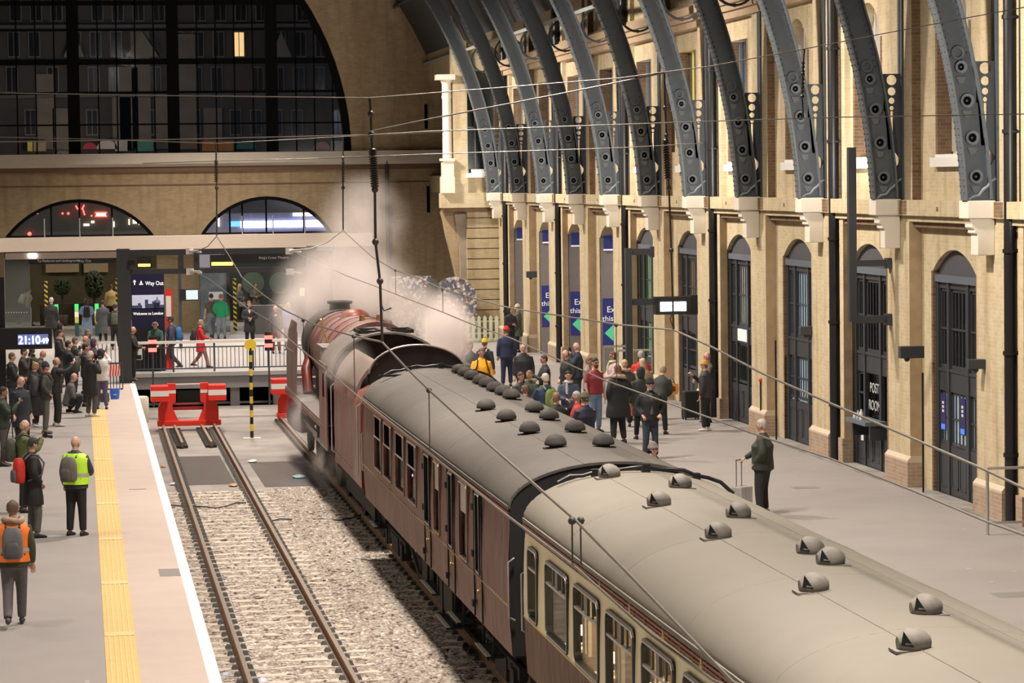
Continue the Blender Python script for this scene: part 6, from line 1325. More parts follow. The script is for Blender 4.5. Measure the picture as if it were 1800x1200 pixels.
# ---- platform beyond the train
person(846, 612, 1.78, 182, (1.0, .44, .02), K, ('low', 'down'), 'stand', 'short', (.22, .12, .08), bow=8, skin=0, fat=1.1, bag=((.02, .02, .025), 'black rucksack behind the yellow puffer jacket', (.02, .02, .02)), label='person in a bright yellow puffer jacket beside the carriage roof')
person(852, 596, 1.72, 30, (.035, .045, .065), K, ('down', 'down'), 'stand', 'bobble', (.72, .48, .03), bag=((.02, .025, .03), 'black and white rucksack under the yellow bobble hat', (.5, .5, .5)), label='person in a yellow bobble hat behind the yellow puffer jacket')
person(826, 601, 1.70, 150, (.13, .15, .17), K, ('low', 'low'), 'stand', 'short', (.02, .017, .015), skin=0, label='dark-haired person in a grey-blue jacket at the edge of the steam')
person(806, 577, 1.68, 170, (.35, .25, .25), K, ('down', 'down'), 'stand', 'beanie', (.75, .10, .10), label='person in a pink-red hat seen through the steam')
person(890, 574, 1.80, 2, (.02, .028, .075), (.02, .022, .06), ('down', 'down'), 'stand', 'beanie', (.55, .03, .025), fat=1.05, label='person in a red beanie and navy blazer seen from behind')
person(920, 604, 1.76, 185, (.018, .02, .026), K, ('down', 'down'), 'stand', 'none', skin=1, fat=1.1, label='bald person in a black zipped jacket facing the train')
person(957, 624, 1.74, -95, (.02, .022, .026), K, ('clap', 'clap'), 'stand', 'short', (.07, .045, .03), glasses=True, label='person in a black shirt clapping hands')
person(897, 540, 1.66, 150, (.02, .018, .02), K, ('fold', 'fold'), 'stand', 'hood', (.02, .018, .02), skin=1, label='person in a black hooded jacket chatting in front of the open doorway')
person(910, 535, 1.72, -70, (.075, .10, .075), K, ('low', 'down'), 'stand', 'beanie', (.62, .56, .40), coat=True, label='person in a cream beanie and green quilted coat near the picket fence')
person(959, 657, 1.74, -20, (.03, .05, .11), K, ('rail', 'rail'), 'stand', 'cap', (.60, .56, .50), fat=1.1, bag=((.17, .23, .06), 'green rucksack on a navy jacket close to the train', (.20, .26, .09)), label='person in a pale cap and navy jacket with a green rucksack')
person(915, 654, 1.66, 150, (.05, .045, .05), K, ('low', 'low'), 'stand', 'short', (.12, .07, .04), skin=0, label='laughing brown-haired person beside the one in the green furry hood')
person(931, 651, 1.66, -140, (.04, .06, .04), K, ('low', 'low'), 'stand', 'furhood', (.28, .18, .08), skin=0, label='laughing fair-haired person with a pale green fur-trimmed hood')
person(923, 677, 1.64, -30, (.06, .05, .05), K, ('phone', 'phone'), 'stand', 'short', (.14, .09, .06), label='brown-haired person close to the roof vents holding up a phone', hold=('phone', 'phone held close to the row of roof vents'))
person(978, 690, 1.76, -10, (.015, .015, .016), K, ('low', 'low'), 'stand', 'short', (.22, .12, .08), label='person with cropped reddish hair and a black jumper beside the carriage')
person(1014, 602, 1.82, -80, (.022, .028, .05), K, ('camera', 'camera'), 'stand', 'none', glasses=True, skin=1, hold=('camera', 'dark camera held up by the tall bald photographer'), label='tall bald person in glasses and dark blue coat taking a picture', fat=1.1)
person(995, 615, 1.76, -110, (.018, .02, .022), K, ('pocket', 'pocket'), 'stand', 'fringe', (.12, .09, .07), skin=0, label='balding person in a black jacket beside the tall photographer')
person(999, 652, 1.68, 185, (.06, .085, .14), K, ('low', 'low'), 'stand', 'short', (.03, .02, .018), scarf=(.50, .50, .50), skin=1, hold=('phone', 'phone held by the smiling person in the denim jacket'), label='smiling person in a denim jacket and pale grey scarf')
person(1045, 629, 1.82, 150, (.28, .035, .045), (.16, .24, .36), ('down', 'down'), 'stand', 'short', (.05, .03, .025), tee=True, glasses=True, beard=(.1, .06, .05), fat=1.1, label='bearded person in a maroon T-shirt and pale jeans')
person(1034, 628, 1.60, 120, (.25, .2, .19), K, ('low', 'low'), 'stand', 'short', (.2, .12, .09), label='person half hidden behind the maroon T-shirt')
person(1014, 688, 1.72, -80, (.42, .035, .025), K, ('low', 'low'), 'stand', 'short', (.36, .33, .31), glasses=True, skin=0, label='grey-haired person in a red jacket next to the carriage')
person(1028, 691, 1.78, -25, (.022, .022, .045), K, ('low', 'low'), 'stand', 'beanie', (.10, .10, .06), coat=True, fat=1.1, label='person in a khaki beanie and dark navy coat next to the carriage')
person(1078, 618, 1.70, -100, (.5, .38, .36), GY, ('low', 'low'), 'stand', 'long', (.14, .07, .045), glasses=True, scarf=(.55, .6, .4), label='person with brown hair, dark glasses and a pale scarf behind the crowd')
person(1086, 641, 1.84, -20, (.015, .015, .017), K, ('pocket', 'pocket'), 'stand', 'furhood', (.17, .09, .06), coat=True, fat=1.3, label='big person in a long black coat with a fur collar, back to the camera')
person(1098, 632, 1.68, 10, (.10, .09, .08), K, ('low', 'low'), 'stand', 'furhood', (.50, .38, .22), label='fair-haired person with a furry hood between two black coats')
person(1127, 617, 1.78, -10, (.62, .03, .025), K, ('low', 'low'), 'stand', 'short', (.36, .35, .34), fat=1.15, label='grey-haired person in a red jacket at the back of the crowd')
person(1130, 630, 1.68, 0, (.40, .32, .22), K, ('low', 'low'), 'stand', 'long', (.50, .40, .27), label='blonde person with a cream hood in front of the red jacket')
person(1126, 646, 1.70, -5, (.03, .035, .032), K, ('down', 'down'), 'stand', 'hood', (.035, .035, .035), coat=True, label='person in a black hooded coat beside the orange carrier bag')
person(1166, 652, 1.70, 30, (.035, .04, .035), K, ('low', 'low'), 'stand', 'short', (.22, .17, .12), lean=24, bow=15, label='person in a dark fleece bending forward with a bright bag')
person(1142, 666, 1.78, 175, (.018, .018, .02), (.035, .05, .075), ('pocket', 'pocket'), 'stand', 'beanie', (.015, .015, .016), glasses=True, skin=1, beard=(.35, .3, .27), shirt=(.10, .10, .11), label='person in a black beanie and open black jacket facing the camera')
person(1148, 779, 1.72, -150, (.03, .05, .045), K, ('camera', 'camera'), 'stand', 'beanie', (.16, .14, .13), skin=0, hold=('phone', 'lit phone held up just beyond the cream carriage roof'), label='person in a grey beanie peering over the carriage roof with a phone')
person(1244, 619, 1.78, -95, (.10, .10, .10), GY, ('low', 'low'), 'stand', 'none', skin=0, label='bald person in a grey jacket behind the orange beanie')
person(1239, 634, 1.72, -60, (.03, .03, .032), (.015, .015, .017), ('phone', 'down'), 'stand', 'beanie', (.55, .27, .07), shoes=(.62, .60, .55), label='person in an orange beanie and black leather jacket beside the black suitcase')
o31, B31 = person(1340, 737, 1.76, -62, (.035, .04, .030), (.018, .018, .018), ('reach', 'pocket'), 'wide', 'short', (.42, .40, .36), skin=0, fat=1.3, shirt=(.20, .03, .04), label='grey-haired person in a dark olive coat pulling a silver case')
# ---- luggage and bags
def case(p, w_, d, h, rz, m, name, label, handle, wheels=True):
    e = empty(name, p, rz); tag(e, label, 'suitcase', 'wheeled cases on the platform')
    b = MB(); b.box(-w_/2, w_/2, -d/2, d/2, .05, h); b.build('shell', m, e, bevel=.03)
    b = MB(); [b.box(x-.008, x+.008, -d/2-.006, d/2+.006, .08, h-.03) for x in (-w_/4, 0, w_/4)]; b.build('ribs', m, e)
    b = MB(); [b.cyl((x, d*.3, h-.1), (x, d*.3, handle), .01, n=6) for x in (-w_*.22, w_*.22)]; b.cyl((-w_*.24, d*.3, handle), (w_*.24, d*.3, handle), .014, n=6); b.build('telescopic_handle', mat('handle_grey', (.3, .3, .3), .3, .8), e)
    for x in (-w_*.4, w_*.4):
        for y in (-d*.35, d*.35): b = MB(); b.cyl((x-.015, y, .03), (x+.015, y, .03), .03, n=10); b.build('wheel', blackp, e)
    return e
q = gz(1214, 737); case((q[0], q[1], 0), .42, .28, .74, .15, mat('suitcase_black', (.02, .023, .02), .6, var=.3), 'suitcase', 'large black wheeled suitcase beside the person in the orange beanie', 1.12)
q = B31((.25, .46, 0)); case((q[0], q[1], 0), .36, .24, .50, radians(40), mat('silver_case', (.62, .61, .60), .25, .6), 'suitcase', 'silver wheeled case pulled by the grey-haired person in olive', .98)
def carrier(px, py, z, w_, h, m1, m2, name, label):
    q = gz(px, py, z+h); b = MB(); b.loft([[(q[0]+x*k, q[1]+y*k, z+h*t) for x, y in ((-w_/2, -.07), (w_/2, -.07), (w_/2, .07), (-w_/2, .07))] for t, k in ((0, .9), (.5, 1.05), (1, .95))], 0, True, False); o = b.build(name, m1, bevel=.02); tag(o, label, 'bag', 'bags carried in the crowd')
    b = MB(); [b.tube([(q[0]-w_*.25, q[1]+dy, z+h), (q[0]-w_*.15, q[1]+dy, z+h+.13), (q[0]+w_*.15, q[1]+dy, z+h+.13), (q[0]+w_*.25, q[1]+dy, z+h)], .008, 5) for dy in (-.06, .06)]; b.build('bag_handle', m2, o); return o, q
carrier(1109, 702, .30, .27, .40, mat('orange_bag', (.80, .12, .03), .45), stone, 'carrier_bag', 'bright orange carrier bag hanging between the black coats')
o, q = carrier(1179, 674, .78, .36, .27, mat('graphic_bag', (.85, .33, .05), .45), K and blackp, 'shopping_bag', 'orange and yellow printed bag under the arm of the bending person')
b = MB(); b.box(q[0]-.17, q[0]-.04, q[1]-.085, q[1]-.078, .82, 1.02); b.build('yellow_print', mat('bag_yellow', (.9, .75, .25), .5), o); b = MB(); b.box(q[0]+.02, q[0]+.10, q[1]-.085, q[1]-.078, .86, .98); b.build('dark_print', mat('bag_dark', (.15, .03, .02), .5), o)
carrier(1243, 688, .62, .26, .24, mat('black_leather', (.035, .037, .042), .35), blackp, 'handbag', 'black leather handbag hanging below the orange beanie')
carrier(426, 531, .95, .30, .18, mat('cream_handbag_leather', (.65, .60, .48), .5), white, 'handbag', 'cream handbag held by the blonde phone reader')
x, y, _ = gz(8, 838); b = MB(); [b.cyl((x+.18, y, 1.25), (x+.18+dx, y+dy, 0), .012, n=6) for dx, dy in ((-.35, -.1), (.3, .15), (.05, -.3))]; b.cyl((x+.18, y, 1.2), (x+.18, y, 1.5), .02, n=6); b.build('tripod', blackp, label='black camera tripod at the edge beside the green parka', cat='tripod')
# ================================================================== concourse fittings
def quad_box(px0, px1, py0, py1, Y, t, m, name=None, parent=None, **kw):
    x0, _, z1 = gy(px0, py0, Y); x1, _, z0 = gy(px1, py1, Y); b = MB(); b.box(x0, x1, Y, Y+t, z0, z1)
    return b.build(name, m, parent, **kw)
amber = mat('amber_display', (1, .62, .05), .4, emit=5, var=.5, scale=30)
txtm = mat('dim_sign_text', (.55, .53, .5), .5, emit=.15, var=0)
o = quad_box(50, 204, 453, 462, 119.5, .1, mat('header_black', (.012, .012, .014), .5), 'header_sign', label='long black header sign with small white lettering above the ticket gates', cat='sign')
x, _, z = gy(66, 461, 119.5); textobj('To Platforms and Underground', .13, (x, 119.48, z+.01), (pi/2, 0, 0), txtm, o, 'sign_lettering')
x, _, z = gy(136, 461, 119.5); textobj('Way Out', .14, (x, 119.48, z+.01), (pi/2, 0, 0), txtm, o, 'sign_lettering')
o = quad_box(395, 515, 446, 461, 119.5, .1, MATS['header_black'], 'header_sign', label='long black header sign near the steam above the dark shop front', cat='sign')
x, _, z = gy(455, 455, 119.5); textobj('King\'s Cross Theatre', .14, (x, 119.48, z), (pi/2, 0, 0), txtm, o, 'sign_lettering')
for i, (a, c, p0, p1, lb) in enumerate(((220, 226, 463, 469, 'a single amber spot'), (243, 264, 463, 469, 'a short amber line'), (372, 409, 460, 467, 'a broad amber line'))):
    o = quad_box(a-3, c+3, p0-12, p1+3, 118.9, .12, mat('display_case', (.015, .015, .017), .5), 'departure_display', label='small dark departure display showing %s under the canopy' % lb, cat='display', group='departure displays')
    quad_box(a, c, p0+1, p1-1, 118.88, .01, amber, 'amber_line', o); b = MB(); xx_ = gy((a+c)/2, 460, 118.95)[0]; zz_ = gy((a+c)/2, p0-12, 118.95)[2]; b.cyl((xx_, 118.95, zz_), (xx_, 118.95, 4.0), .02, n=6); b.build('hanging_rod', blackp, o)
o = quad_box(9, 205, 445, 453, 118.6, .1, mat('soffit_panel', (.45, .38, .33), .4), 'soffit_panel', kind='structure')
o = quad_box(50, 64, 446, 452, 118.55, .04, mat('soffit_lamp', (1, .98, .95), .4, emit=9, var=0), 'soffit_lamp', label='bright white lamp under the cream canopy beam', cat='lamp')
for i, xx in enumerate((-6, -1, 4, 9)): lamp('canopy_downlight', (xx, 121, 3.5), 55, (1, .93, .85), size=.5)
for i, xx in enumerate((-4, 3, 8)): lamp('street_level_light', (xx, 131, 5.5), 110, (1, .86, .62), size=.6)
for o_, pxs in ((COL.objects['header_sign'], (70, 190)), (COL.objects['header_sign.001'], (405, 505))):
    for p_ in pxs: xx_, _, zz_ = gy(p_, 450, 119.55); b = MB(); b.cyl((xx_, 119.55, zz_-.1), (xx_, 119.55, 4.0), .02, n=6); b.build('hanging_rod', blackp, o_)
# glass screens and gates
o = quad_box(9, 55, 455, 583, 124.0, .03, glass_g, 'glass_screen', label='tall greenish glass screen beside the ticket gates', cat='screen')
quad_box(8, 10, 452, 583, 123.98, .08, MATS['galvanised'], 'screen_frame', o); quad_box(54, 56, 540, 583, 123.98, .06, MATS['galvanised'], 'screen_frame', o)
b = MB()
for i in range(9): x, _, z = gy(11+4.5*i, 549, 123.97); b.box(x-.02, x+.02, 123.96, 123.97, z-.02, z+.02)
b.build('frosted_dots', white, o)
o = quad_box(350, 405, 470, 583, 124.0, .03, glass_g, 'glass_screen', label='greenish glass screen behind the two walkers in pale jeans', cat='screen'); quad_box(367, 392, 513, 526, 123.9, .05, white, 'white_notice', o)
gcol = (mat('gate_green', (.05, .6, .15), .4, emit=.8), mat('gate_cream', (.8, .75, .6), .4, emit=.4), mat('gate_teal', (.06, .16, .14), .4), mat('gate_yellow', (.65, .6, .15), .4, emit=.2))
for i, px in enumerate((100, 135.5, 171)):
    x, y, _ = gy(px, 585, 123.0); e = empty('ticket_gate', (x, y, 0)); tag(e, '%s ticket gate post with a green light on top, counted from the glass screen' % ORD[i], 'ticket gate', 'ticket gates')
    for (z0, z1, m) in ((0, .55, 2), (.55, .8, 3), (.8, 1.0, 1), (1.0, 1.08, 3), (1.08, 1.32, 0)): b = MB(); b.box(-.08, .08, -.1, 1.2 if z1 < 1.05 else .2, z0, z1); b.build('gate_section', gcol[m], e)
for i, (px, p0, p1, lb) in enumerate(((80.5, 494, 560, 'at the first ticket gate'), (205.5, 489, 530, 'close to the gantry column'), (412, 489, 540, 'beside the blonde phone reader'))):
    x, y, z1 = gy(px, p0, 124.2); e = empty('striped_bollard', (x, y, 0)); tag(e, 'yellow and black striped post '+lb, 'post', 'striped posts')
    n = 11; b = MB(); b.box(-.07, .07, -.05, .05, 0, z1); b.build('post', yel, e); b = MB()
    for k in range(n): z0 = z1*k/n; h = z1/n*.5; b.add([(-.072, -.055, z0+h), (.072, -.055, z0), (.072, -.055, z0+h), (-.072, -.055, z0+2*h)], [(0, 1, 2, 3)])
    b.build('black_stripes', blackp, e)
# beyond the openings
b = MB(); b.box(-20, 22, 137, 137.4, 0, 6); b.build('wall_street', mat('olive_stone', (.10, .085, .05), .8, var=.4, scale=.7, dirt=(.03, .028, .02), dscale=.8), kind='structure')
quad_box(80, 139, 460, 478, 136.7, .2, mat('tan_stone', (.42, .33, .24), .7), 'wall_street_panel', kind='structure'); quad_box(147, 190, 460, 478, 136.7, .2, MATS['tan_stone'], 'wall_street_panel', kind='structure')
b = MB(); xa, _, _ = gy(70, 540, 133); xb = gy(200, 540, 133)[0]; b.box(xa, xb, 133, 133.4, 0, .95); b.build('planter_wall', mat('dark_planter', (.045, .03, .025), .7), label='long low dark planter wall beyond the ticket gates', cat='planter')
for i, (px, py, r, h) in enumerate(((109, 503, .33, 1.0), (165, 500, .38, 1.35))):
    x, y, z = gy(px, py, 132.2); e = empty('clipped_bush', (x, y, 0)); tag(e, 'dark round clipped bush %s' % ('standing just beyond the striped post' if i == 0 else 'taller, beyond the person in tan yellow'), 'bush', 'clipped bushes')
    b = MB(); rs2 = random.Random(i)
    for k in range(260): a, c = rs2.uniform(0, 2*pi), rs2.uniform(-1, 1); s = sqrt(1-c*c); b.ball((r*s*cos(a), r*s*sin(a), z+r*c*(1+i*.5)), rs2.uniform(.05, .09), 5)
    b.build('leaf_ball', mat('dark_leaf', (.02, .035, .015), .8, var=.4), e, kind='stuff'); b = MB(); b.cyl((0, 0, 0), (0, 0, z), .05, n=8); b.lathe([(.2, 0), (.26, .5), (.24, .5)], (0, 0, 0), 12); b.build('pot_and_stem', MATS['dark_planter'], e)
x0, _, z0 = gy(400, 590, 134.2); x1, _, z1 = gy(590, 440, 134.2); b = MB(); b.box(x0, x1, 134.2, 134.4, 0, z1); sh = b.build('shop_front', mat('shop_dark_teal', (.012, .022, .025), .3), label='dark shop front with two big pale round panels', cat='shop front')
for px in (445, 493): x, _, z = gy(px, 497, 134.1); b = MB(); b.cyl((x, 134.15, z), (x, 134.2, z), .50, n=32); b.build('round_panel', mat('pale_teal_disc', (.09, .14, .125), .5), sh)
quad_box(527, 536, 506, 520, 134.1, .05, mat('greenish_lightbox', (.5, .7, .5), .4, emit=.5), 'light_box', sh)
quad_box(440, 512, 537, 592, 121.5, .5, mat('bench_grey', (.17, .165, .16), .5), 'concourse_bench', label='grey bench wall behind the uniformed person', cat='bench')
# neon in the first lunette and bright fascia in the second
RODS = []
neon = mat('red_neon', (1, .06, .04), .4, emit=9, var=0); nw = mat('pink_white_neon', (1, .6, .5), .4, emit=9, var=0)
e = empty('neon_sign', (0, 0, 0)); tag(e, 'red neon strokes shining behind the first arched fanlight', 'neon sign')
for pts in (((133, 361), (137, 368)), ((148, 360), (144, 368)), ((145, 366), (149, 378))):
    b = MB(); b.tube([gy(*p, 130.3) for p in pts], .035, 6); b.build('neon_tube', neon, e)
b = MB(); b.tube([gy(169, 377, 130.3), gy(186, 377, 130.3)], .05, 6); b.build('neon_tube', nw, e); b = MB(); b.tube([gy(167, 380, 130.35), gy(188, 380, 130.35)], .03, 6); b.tube([gy(167, 373.5, 130.35), gy(188, 373.5, 130.35)], .03, 6); b.build('neon_tube', neon, e)
for p, s in (((110, 375), .05), ((120, 375), .06), ((161, 379), .04), ((52, 411), .09), ((230, 382), .04), ((66, 375), .03)): b = MB(); b.ball(gy(*p, 130.3), s, 6); b.build('neon_dot', neon, e)
for i, (px, py, w_) in enumerate(((152, 395, .18), (200, 397, .05), (227, 393, .04), (245, 393, .04), (237, 391, .12), (163, 390, .10))):
    x, _, z = gy(px, py, 130.4); w_ *= .7; b = MB(); b.box(x-w_, x+w_, 130.4, 130.5, z-.05, z+.05 if i in (0, 5) else z+.2); b.build('far_lit_window', mat('far_glow', (1, .85, .6), .4, emit=3, var=.3), label='small warm light seen through the first arched fanlight, %s from the outer edge' % ORD[i], cat='light', group='small lights behind the fanlight')
e = empty('lit_fascia', (0, 0, 0)); tag(e, 'blazing blue-white shop fascia behind the second arched fanlight', 'lit sign')
quad_box(404, 423, 389, 398, 134.5, .05, mat('fascia_blue', (.15, .45, 1), .4, emit=2.5, var=.1), 'blue_end', e); quad_box(423, 590, 389, 398, 134.5, .05, mat('fascia_white', (.62, .66, 1), .4, emit=9, var=0), 'white_band', e)
quad_box(515, 562, 374, 379, 134.5, .05, mat('strip_white', (1, .95, .85), .4, emit=4, var=0), 'light_strip', e); quad_box(383, 386, 380, 398, 134.5, .05, MATS['strip_white'], 'light_strip', e)
quad_box(335, 610, 376, 590, 134.6, .1, mat('lavender_wall', (.26, .25, .33), .6, emit=.28), 'shop_wall', e); quad_box(335, 610, 325, 376, 134.8, .1, mat('grey_lilac_wall', (.10, .10, .12), .6, emit=.2), 'shop_wall', e)
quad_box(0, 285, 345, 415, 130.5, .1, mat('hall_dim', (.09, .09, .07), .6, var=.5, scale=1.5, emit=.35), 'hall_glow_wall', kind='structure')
# end wall pipe and slots
x, _, z1 = gy(680, 279, YW-.15); z0 = .0; b = MB(); b.cyl((x, YW-.12, 0), (x, YW-.12, z1), .085, n=12); b.build('drainpipe', gdark, label='dark grey drainpipe on the end wall beside the steam', cat='drainpipe')
for p0, p1, py0, py1, lb in ((750, 756, 327, 373, 'lower'), (746, 752, 183, 226, 'upper')): quad_box(p0, p1, py0, py1, YW-.03, .04, MATS['dark_void'], 'wall_slot', label='%s of two narrow dark slots in the end wall beside the white column' % lb, cat='slot')
# photo mural and picket fence
def collage():
    m = bpy.data.materials.new('photo_collage'); m.use_nodes = True; nt = m.node_tree; N = nt.nodes; L = nt.links; b = N['Principled BSDF']; b.inputs['Roughness'].default_value = .5
    tc = N.new('ShaderNodeTexCoord'); vo = N.new('ShaderNodeTexVoronoi'); vo.inputs['Scale'].default_value = 10; L.new(tc.outputs['Object'], vo.inputs['Vector']); s = N.new('ShaderNodeSeparateColor'); L.new(vo.outputs['Color'], s.inputs[0])
    rp = N.new('ShaderNodeValToRGB'); cr = rp.color_ramp; cr.interpolation = 'CONSTANT'
    for i, (p, c) in enumerate(((0, (.09, .10, .17)), (.2, (.55, .55, .58)), (.36, (.16, .15, .17)), (.5, (.35, .30, .30)), (.62, (.75, .73, .72)), (.74, (.12, .14, .22)), (.85, (.30, .24, .18)), (.95, (.32, .08, .07)))):
        q = cr.elements[i] if i < 2 else cr.elements.new(p); q.position = p; q.color = c+(1,)
    L.new(s.outputs[0], rp.inputs[0]); L.new(rp.outputs[0], b.inputs['Base Color']); return m
col = collage(); YM = 112.7
e = empty('photo_mural', (0, 0, 0)); tag(e, 'large crowd-photo mural with a rounded end behind the picket fence', 'mural')
quad_box(686, 760, 486, 602, YM, .08, col, 'mural_panel', e)
xa, _, zt = gy(760, 487, YM); xb = gy(838, 560, YM)[0]; r = (xb-xa)/2; b = MB(); xc = (xa+xb)/2
b.prism([(xa-.15, 0), (xb, 0)]+[(xc+r*cos(pi*i/18), zt-r+r*sin(pi*i/18)) for i in range(19)]+[(xa-.15, zt-r)], 'y', YM-.05, YM+.05); b.build('rounded_panel', col, e)
b = MB(); x0, _, z0 = gy(740, 560, YM-.1); x1, _, z1 = gy(770, 490, YM-.1); w_ = .28; b.prism([(x0, z0-.6), (x0+w_*1.7, z0-.6), (x1, z1-.2), (x1-.08, z1-.03), (x1-.2, z1), (x1-.35, z1-.06), (x1-.42, z1-.25)], 'y', YM-.12, YM-.06); b.build('dark_figure_cutout', mat('cutout_green_grey', (.085, .09, .08), .6), e)
b = MB(); rr_ = random.Random(9)
for i in range(5): pass
e = empty('picket_fence', (0, 112.2, 0)); tag(e, 'pale green picket fence in front of the photo mural', 'fence'); pg = mat('pale_green_paint', (.70, .76, .60), .6)
xa = gy(745, 590, 112.2)[0]; xb = gy(876, 590, 112.2)[0]; zt = gy(860, 554, 112.2)[2]; zb_ = gy(860, 600, 112.2)[2]; zb_ = max(0.0, zb_)
b = MB(); b.box(xa, xb, 0, .04, zb_+.0, zb_+.14); b.build('bottom_board', pg, e)
for z in (.3, .75): b = MB(); b.box(xa, xb, .02, .05, z*zt, z*zt+.06); b.build('fence_rail', pg, e)
x = xa+.05
while x < xb: b = MB(); b.prism([(x, zb_+.05), (x+.13, zb_+.05), (x+.13, zt-.08), (x+.065, zt), (x, zt-.08)], 'y', -.02, .01); b.build('picket', pg, e); x += .225
x, y, _ = gz(882, 592); z1 = gy(882, 508, y)[2]; b = MB(); b.cyl((x, y, 0), (x, y, z1), .05, n=8); b.box(x-.35, x, y-.05, y+.05, gy(882, 552, y)[2]-.05, gy(882, 552, y)[2]+.05, 1); b.build('sign_post', [stone, NVM] if False else [stone, gdark], label='pale post with a dark arm beside the picket fence', cat='post')

# ================================================================== overhead line
wirem = mat('wire_grey', (.22, .20, .175), .4, .4, var=.2); wdark = mat('wire_dark', (.06, .055, .05), .5); insd = mat('insulator_brown', (.045, .03, .025), .35)
def wire(pts, X=None, Y=None, r=.011, m=None, label='', name='overhead_wire', ext=False):
    P = [gx(p[0], p[1], X) if X else gy(p[0], p[1], Y) for p in pts]
    if ext: P = P+[(X, 12.0, P[-1][2]+.25), (X, 2.0, P[-1][2]+.6)]
    b = MB(); b.tube(P, r, 5); o = b.build(name, m or wirem, label=label, cat='wire', group='overhead wires'); return P
A = wire([(381, 415), (400, 445), (425, 487), (455, 512), (500, 545), (560, 573), (620, 590), (672, 601), (712, 644), (752, 683), (870, 790), (1013, 915), (1110, 1013), (1290, 1200)], X=3.45, r=.012, ext=True, label='sagging carrier wire over the empty track, meeting the big insulator')
B_ = wire([(333, 473), (367, 490), (433, 540), (473, 563), (513, 600), (640, 705), (760, 800), (880, 897), (1016, 1000), (1147, 1117), (1253, 1195)], X=3.42, r=.010, ext=True, label='contact wire over the empty track, the lowest along the maroon carriage side')
C__ = wire([(603, 405), (655, 452), (695, 475), (735, 488), (778, 508), (840, 526), (900, 542), (1000, 557), (1083, 570), (1185, 580), (1250, 609), (1342, 657), (1458, 708), (1627, 780), (1733, 826), (1800, 858)], X=7.0, r=.012, ext=True, label='carrier wire over the train, passing in front of the doors')
D_ = wire([(512, 440), (560, 462), (610, 485), (660, 503), (711, 523), (777, 548), (825, 568), (900, 595), (1060, 667), (1250, 735), (1327, 763), (1463, 807), (1600, 860), (1733, 916), (1800, 940)], X=7.0, r=.010, ext=True, label='contact wire over the train, the lower one crossing the far platform')
YH = 31.7
wire([(-60, 162), (300, 168), (650, 172), (867, 155), (1090, 137), (1250, 116), (1414, 86), (1600, 50), (1880, -2)], Y=YH, r=.006, label='topmost span wire crossing the whole station')
wire([(650, 231), (750, 210), (1010, 160), (1172, 127)], Y=YH, r=.008, label='bright span wire rising from the big insulator to the next support')
wire([(-60, 250), (300, 245), (650, 237), (750, 231), (1250, 213), (1474, 206), (1880, 199)], Y=YH, r=.006, label='middle span wire crossing the ribs and brick wall')
wire([(560, 278), (750, 271), (1083, 260), (1235, 252)], Y=YH, r=.005, label='lowest thin span wire ending at the second insulator')
wire([(250, 287), (383, 283), (603, 277), (700, 274)], Y=66.0, r=.010, label='far thin span wire in front of the white window sill')
wire([(-40, 240), (150, 244), (383, 252), (603, 240), (780, 232)], Y=66.0, r=.009, label='far span wire crossing the foot of the great arched window')
def hanger(pts, Y, ins, lb, r=.012, disc=.035, nd=14, hook=None):
    e = empty('line_hanger', (0, 0, 0)); tag(e, lb, 'insulator', 'overhead line hangers')
    b = MB(); P = [gy(p[0], p[1], Y) for p in pts]; b.tube(P, r, 6); b.build('rod', wdark, e)
    (ax, ay), (bx_, by) = ins
    for k in range(nd):
        t = k/(nd-1); c = gy(ax+(bx_-ax)*t, ay+(by-ay)*t, Y); b = MB(); b.lathe([(.012, -.02), (disc, -.012), (disc*.9, 0), (.012, .012)], c, 10); b.build('insulator_disc', insd, e)
    for p in pts[1:-1]: c = gy(p[0], p[1], Y); b = MB(); b.ball(c, r*2.6, 8); b.build('clamp', wdark, e)
    if hook: b = MB(); b.tube([gy(p[0], p[1], Y) for p in hook], r*.6, 5); b.build('hook_wire', wdark, e)
    return e
hanger([(650, 171), (652, 200), (653, 236), (659, 333), (660, 425), (668, 494), (672, 600)], 31.75, ((655, 262), (659, 326)), 'big dark insulator hanger dropping to the carrier wire above the tender', .015, .048, 16, [(668, 494), (670, 535), (675, 546), (688, 541)])
hanger([(1168, 128), (1169, 190), (1172, 238), (1176, 330), (1180, 440), (1184, 579)], 31.9, ((1170, 246), (1174, 312)), 'insulator hanger in front of the far ribs, ending at the carrier wire', .011, .04, 16, [(1183, 545), (1178, 560), (1184, 578)])
hanger([(1414, 87), (1411, 130), (1410, 170), (1412, 206)], 31.7, ((1412, 110), (1411, 160)), 'short hanger between two span wires in front of the second arched window', .010, .02, 8)
hanger([(380, 252), (380, 284), (381, 330), (381, 414)], 66.0, ((380, 288), (380, 318)), 'small far insulator hanger in front of the first brick pier between arches', .018, .05, 10)
hanger([(603, 240), (603, 277), (603, 330), (603, 404)], 70.0, ((603, 283), (603, 318)), 'small far insulator hanger above the engine chimney', .018, .05, 10)
def dropper(p, q, X, lb, r=.006, twin=False):
    e = empty('wire_dropper', (0, 0, 0)); tag(e, lb, 'wire', 'wire droppers'); a, c = gx(*p, X), gx(*q, X)
    if twin: a = gx(*p, X); c = (a[0], a[1], gx(*q, X)[2]); 
    for dx in ((-.02, .02) if twin else (0,)): b = MB(); b.tube([(a[0]+dx, a[1], a[2]), (c[0]+dx, c[1], c[2])], r, 5); b.build('link', wdark, e)
    b = MB(); b.ball(a, .03, 8); b.build('clamp', wdark, e)
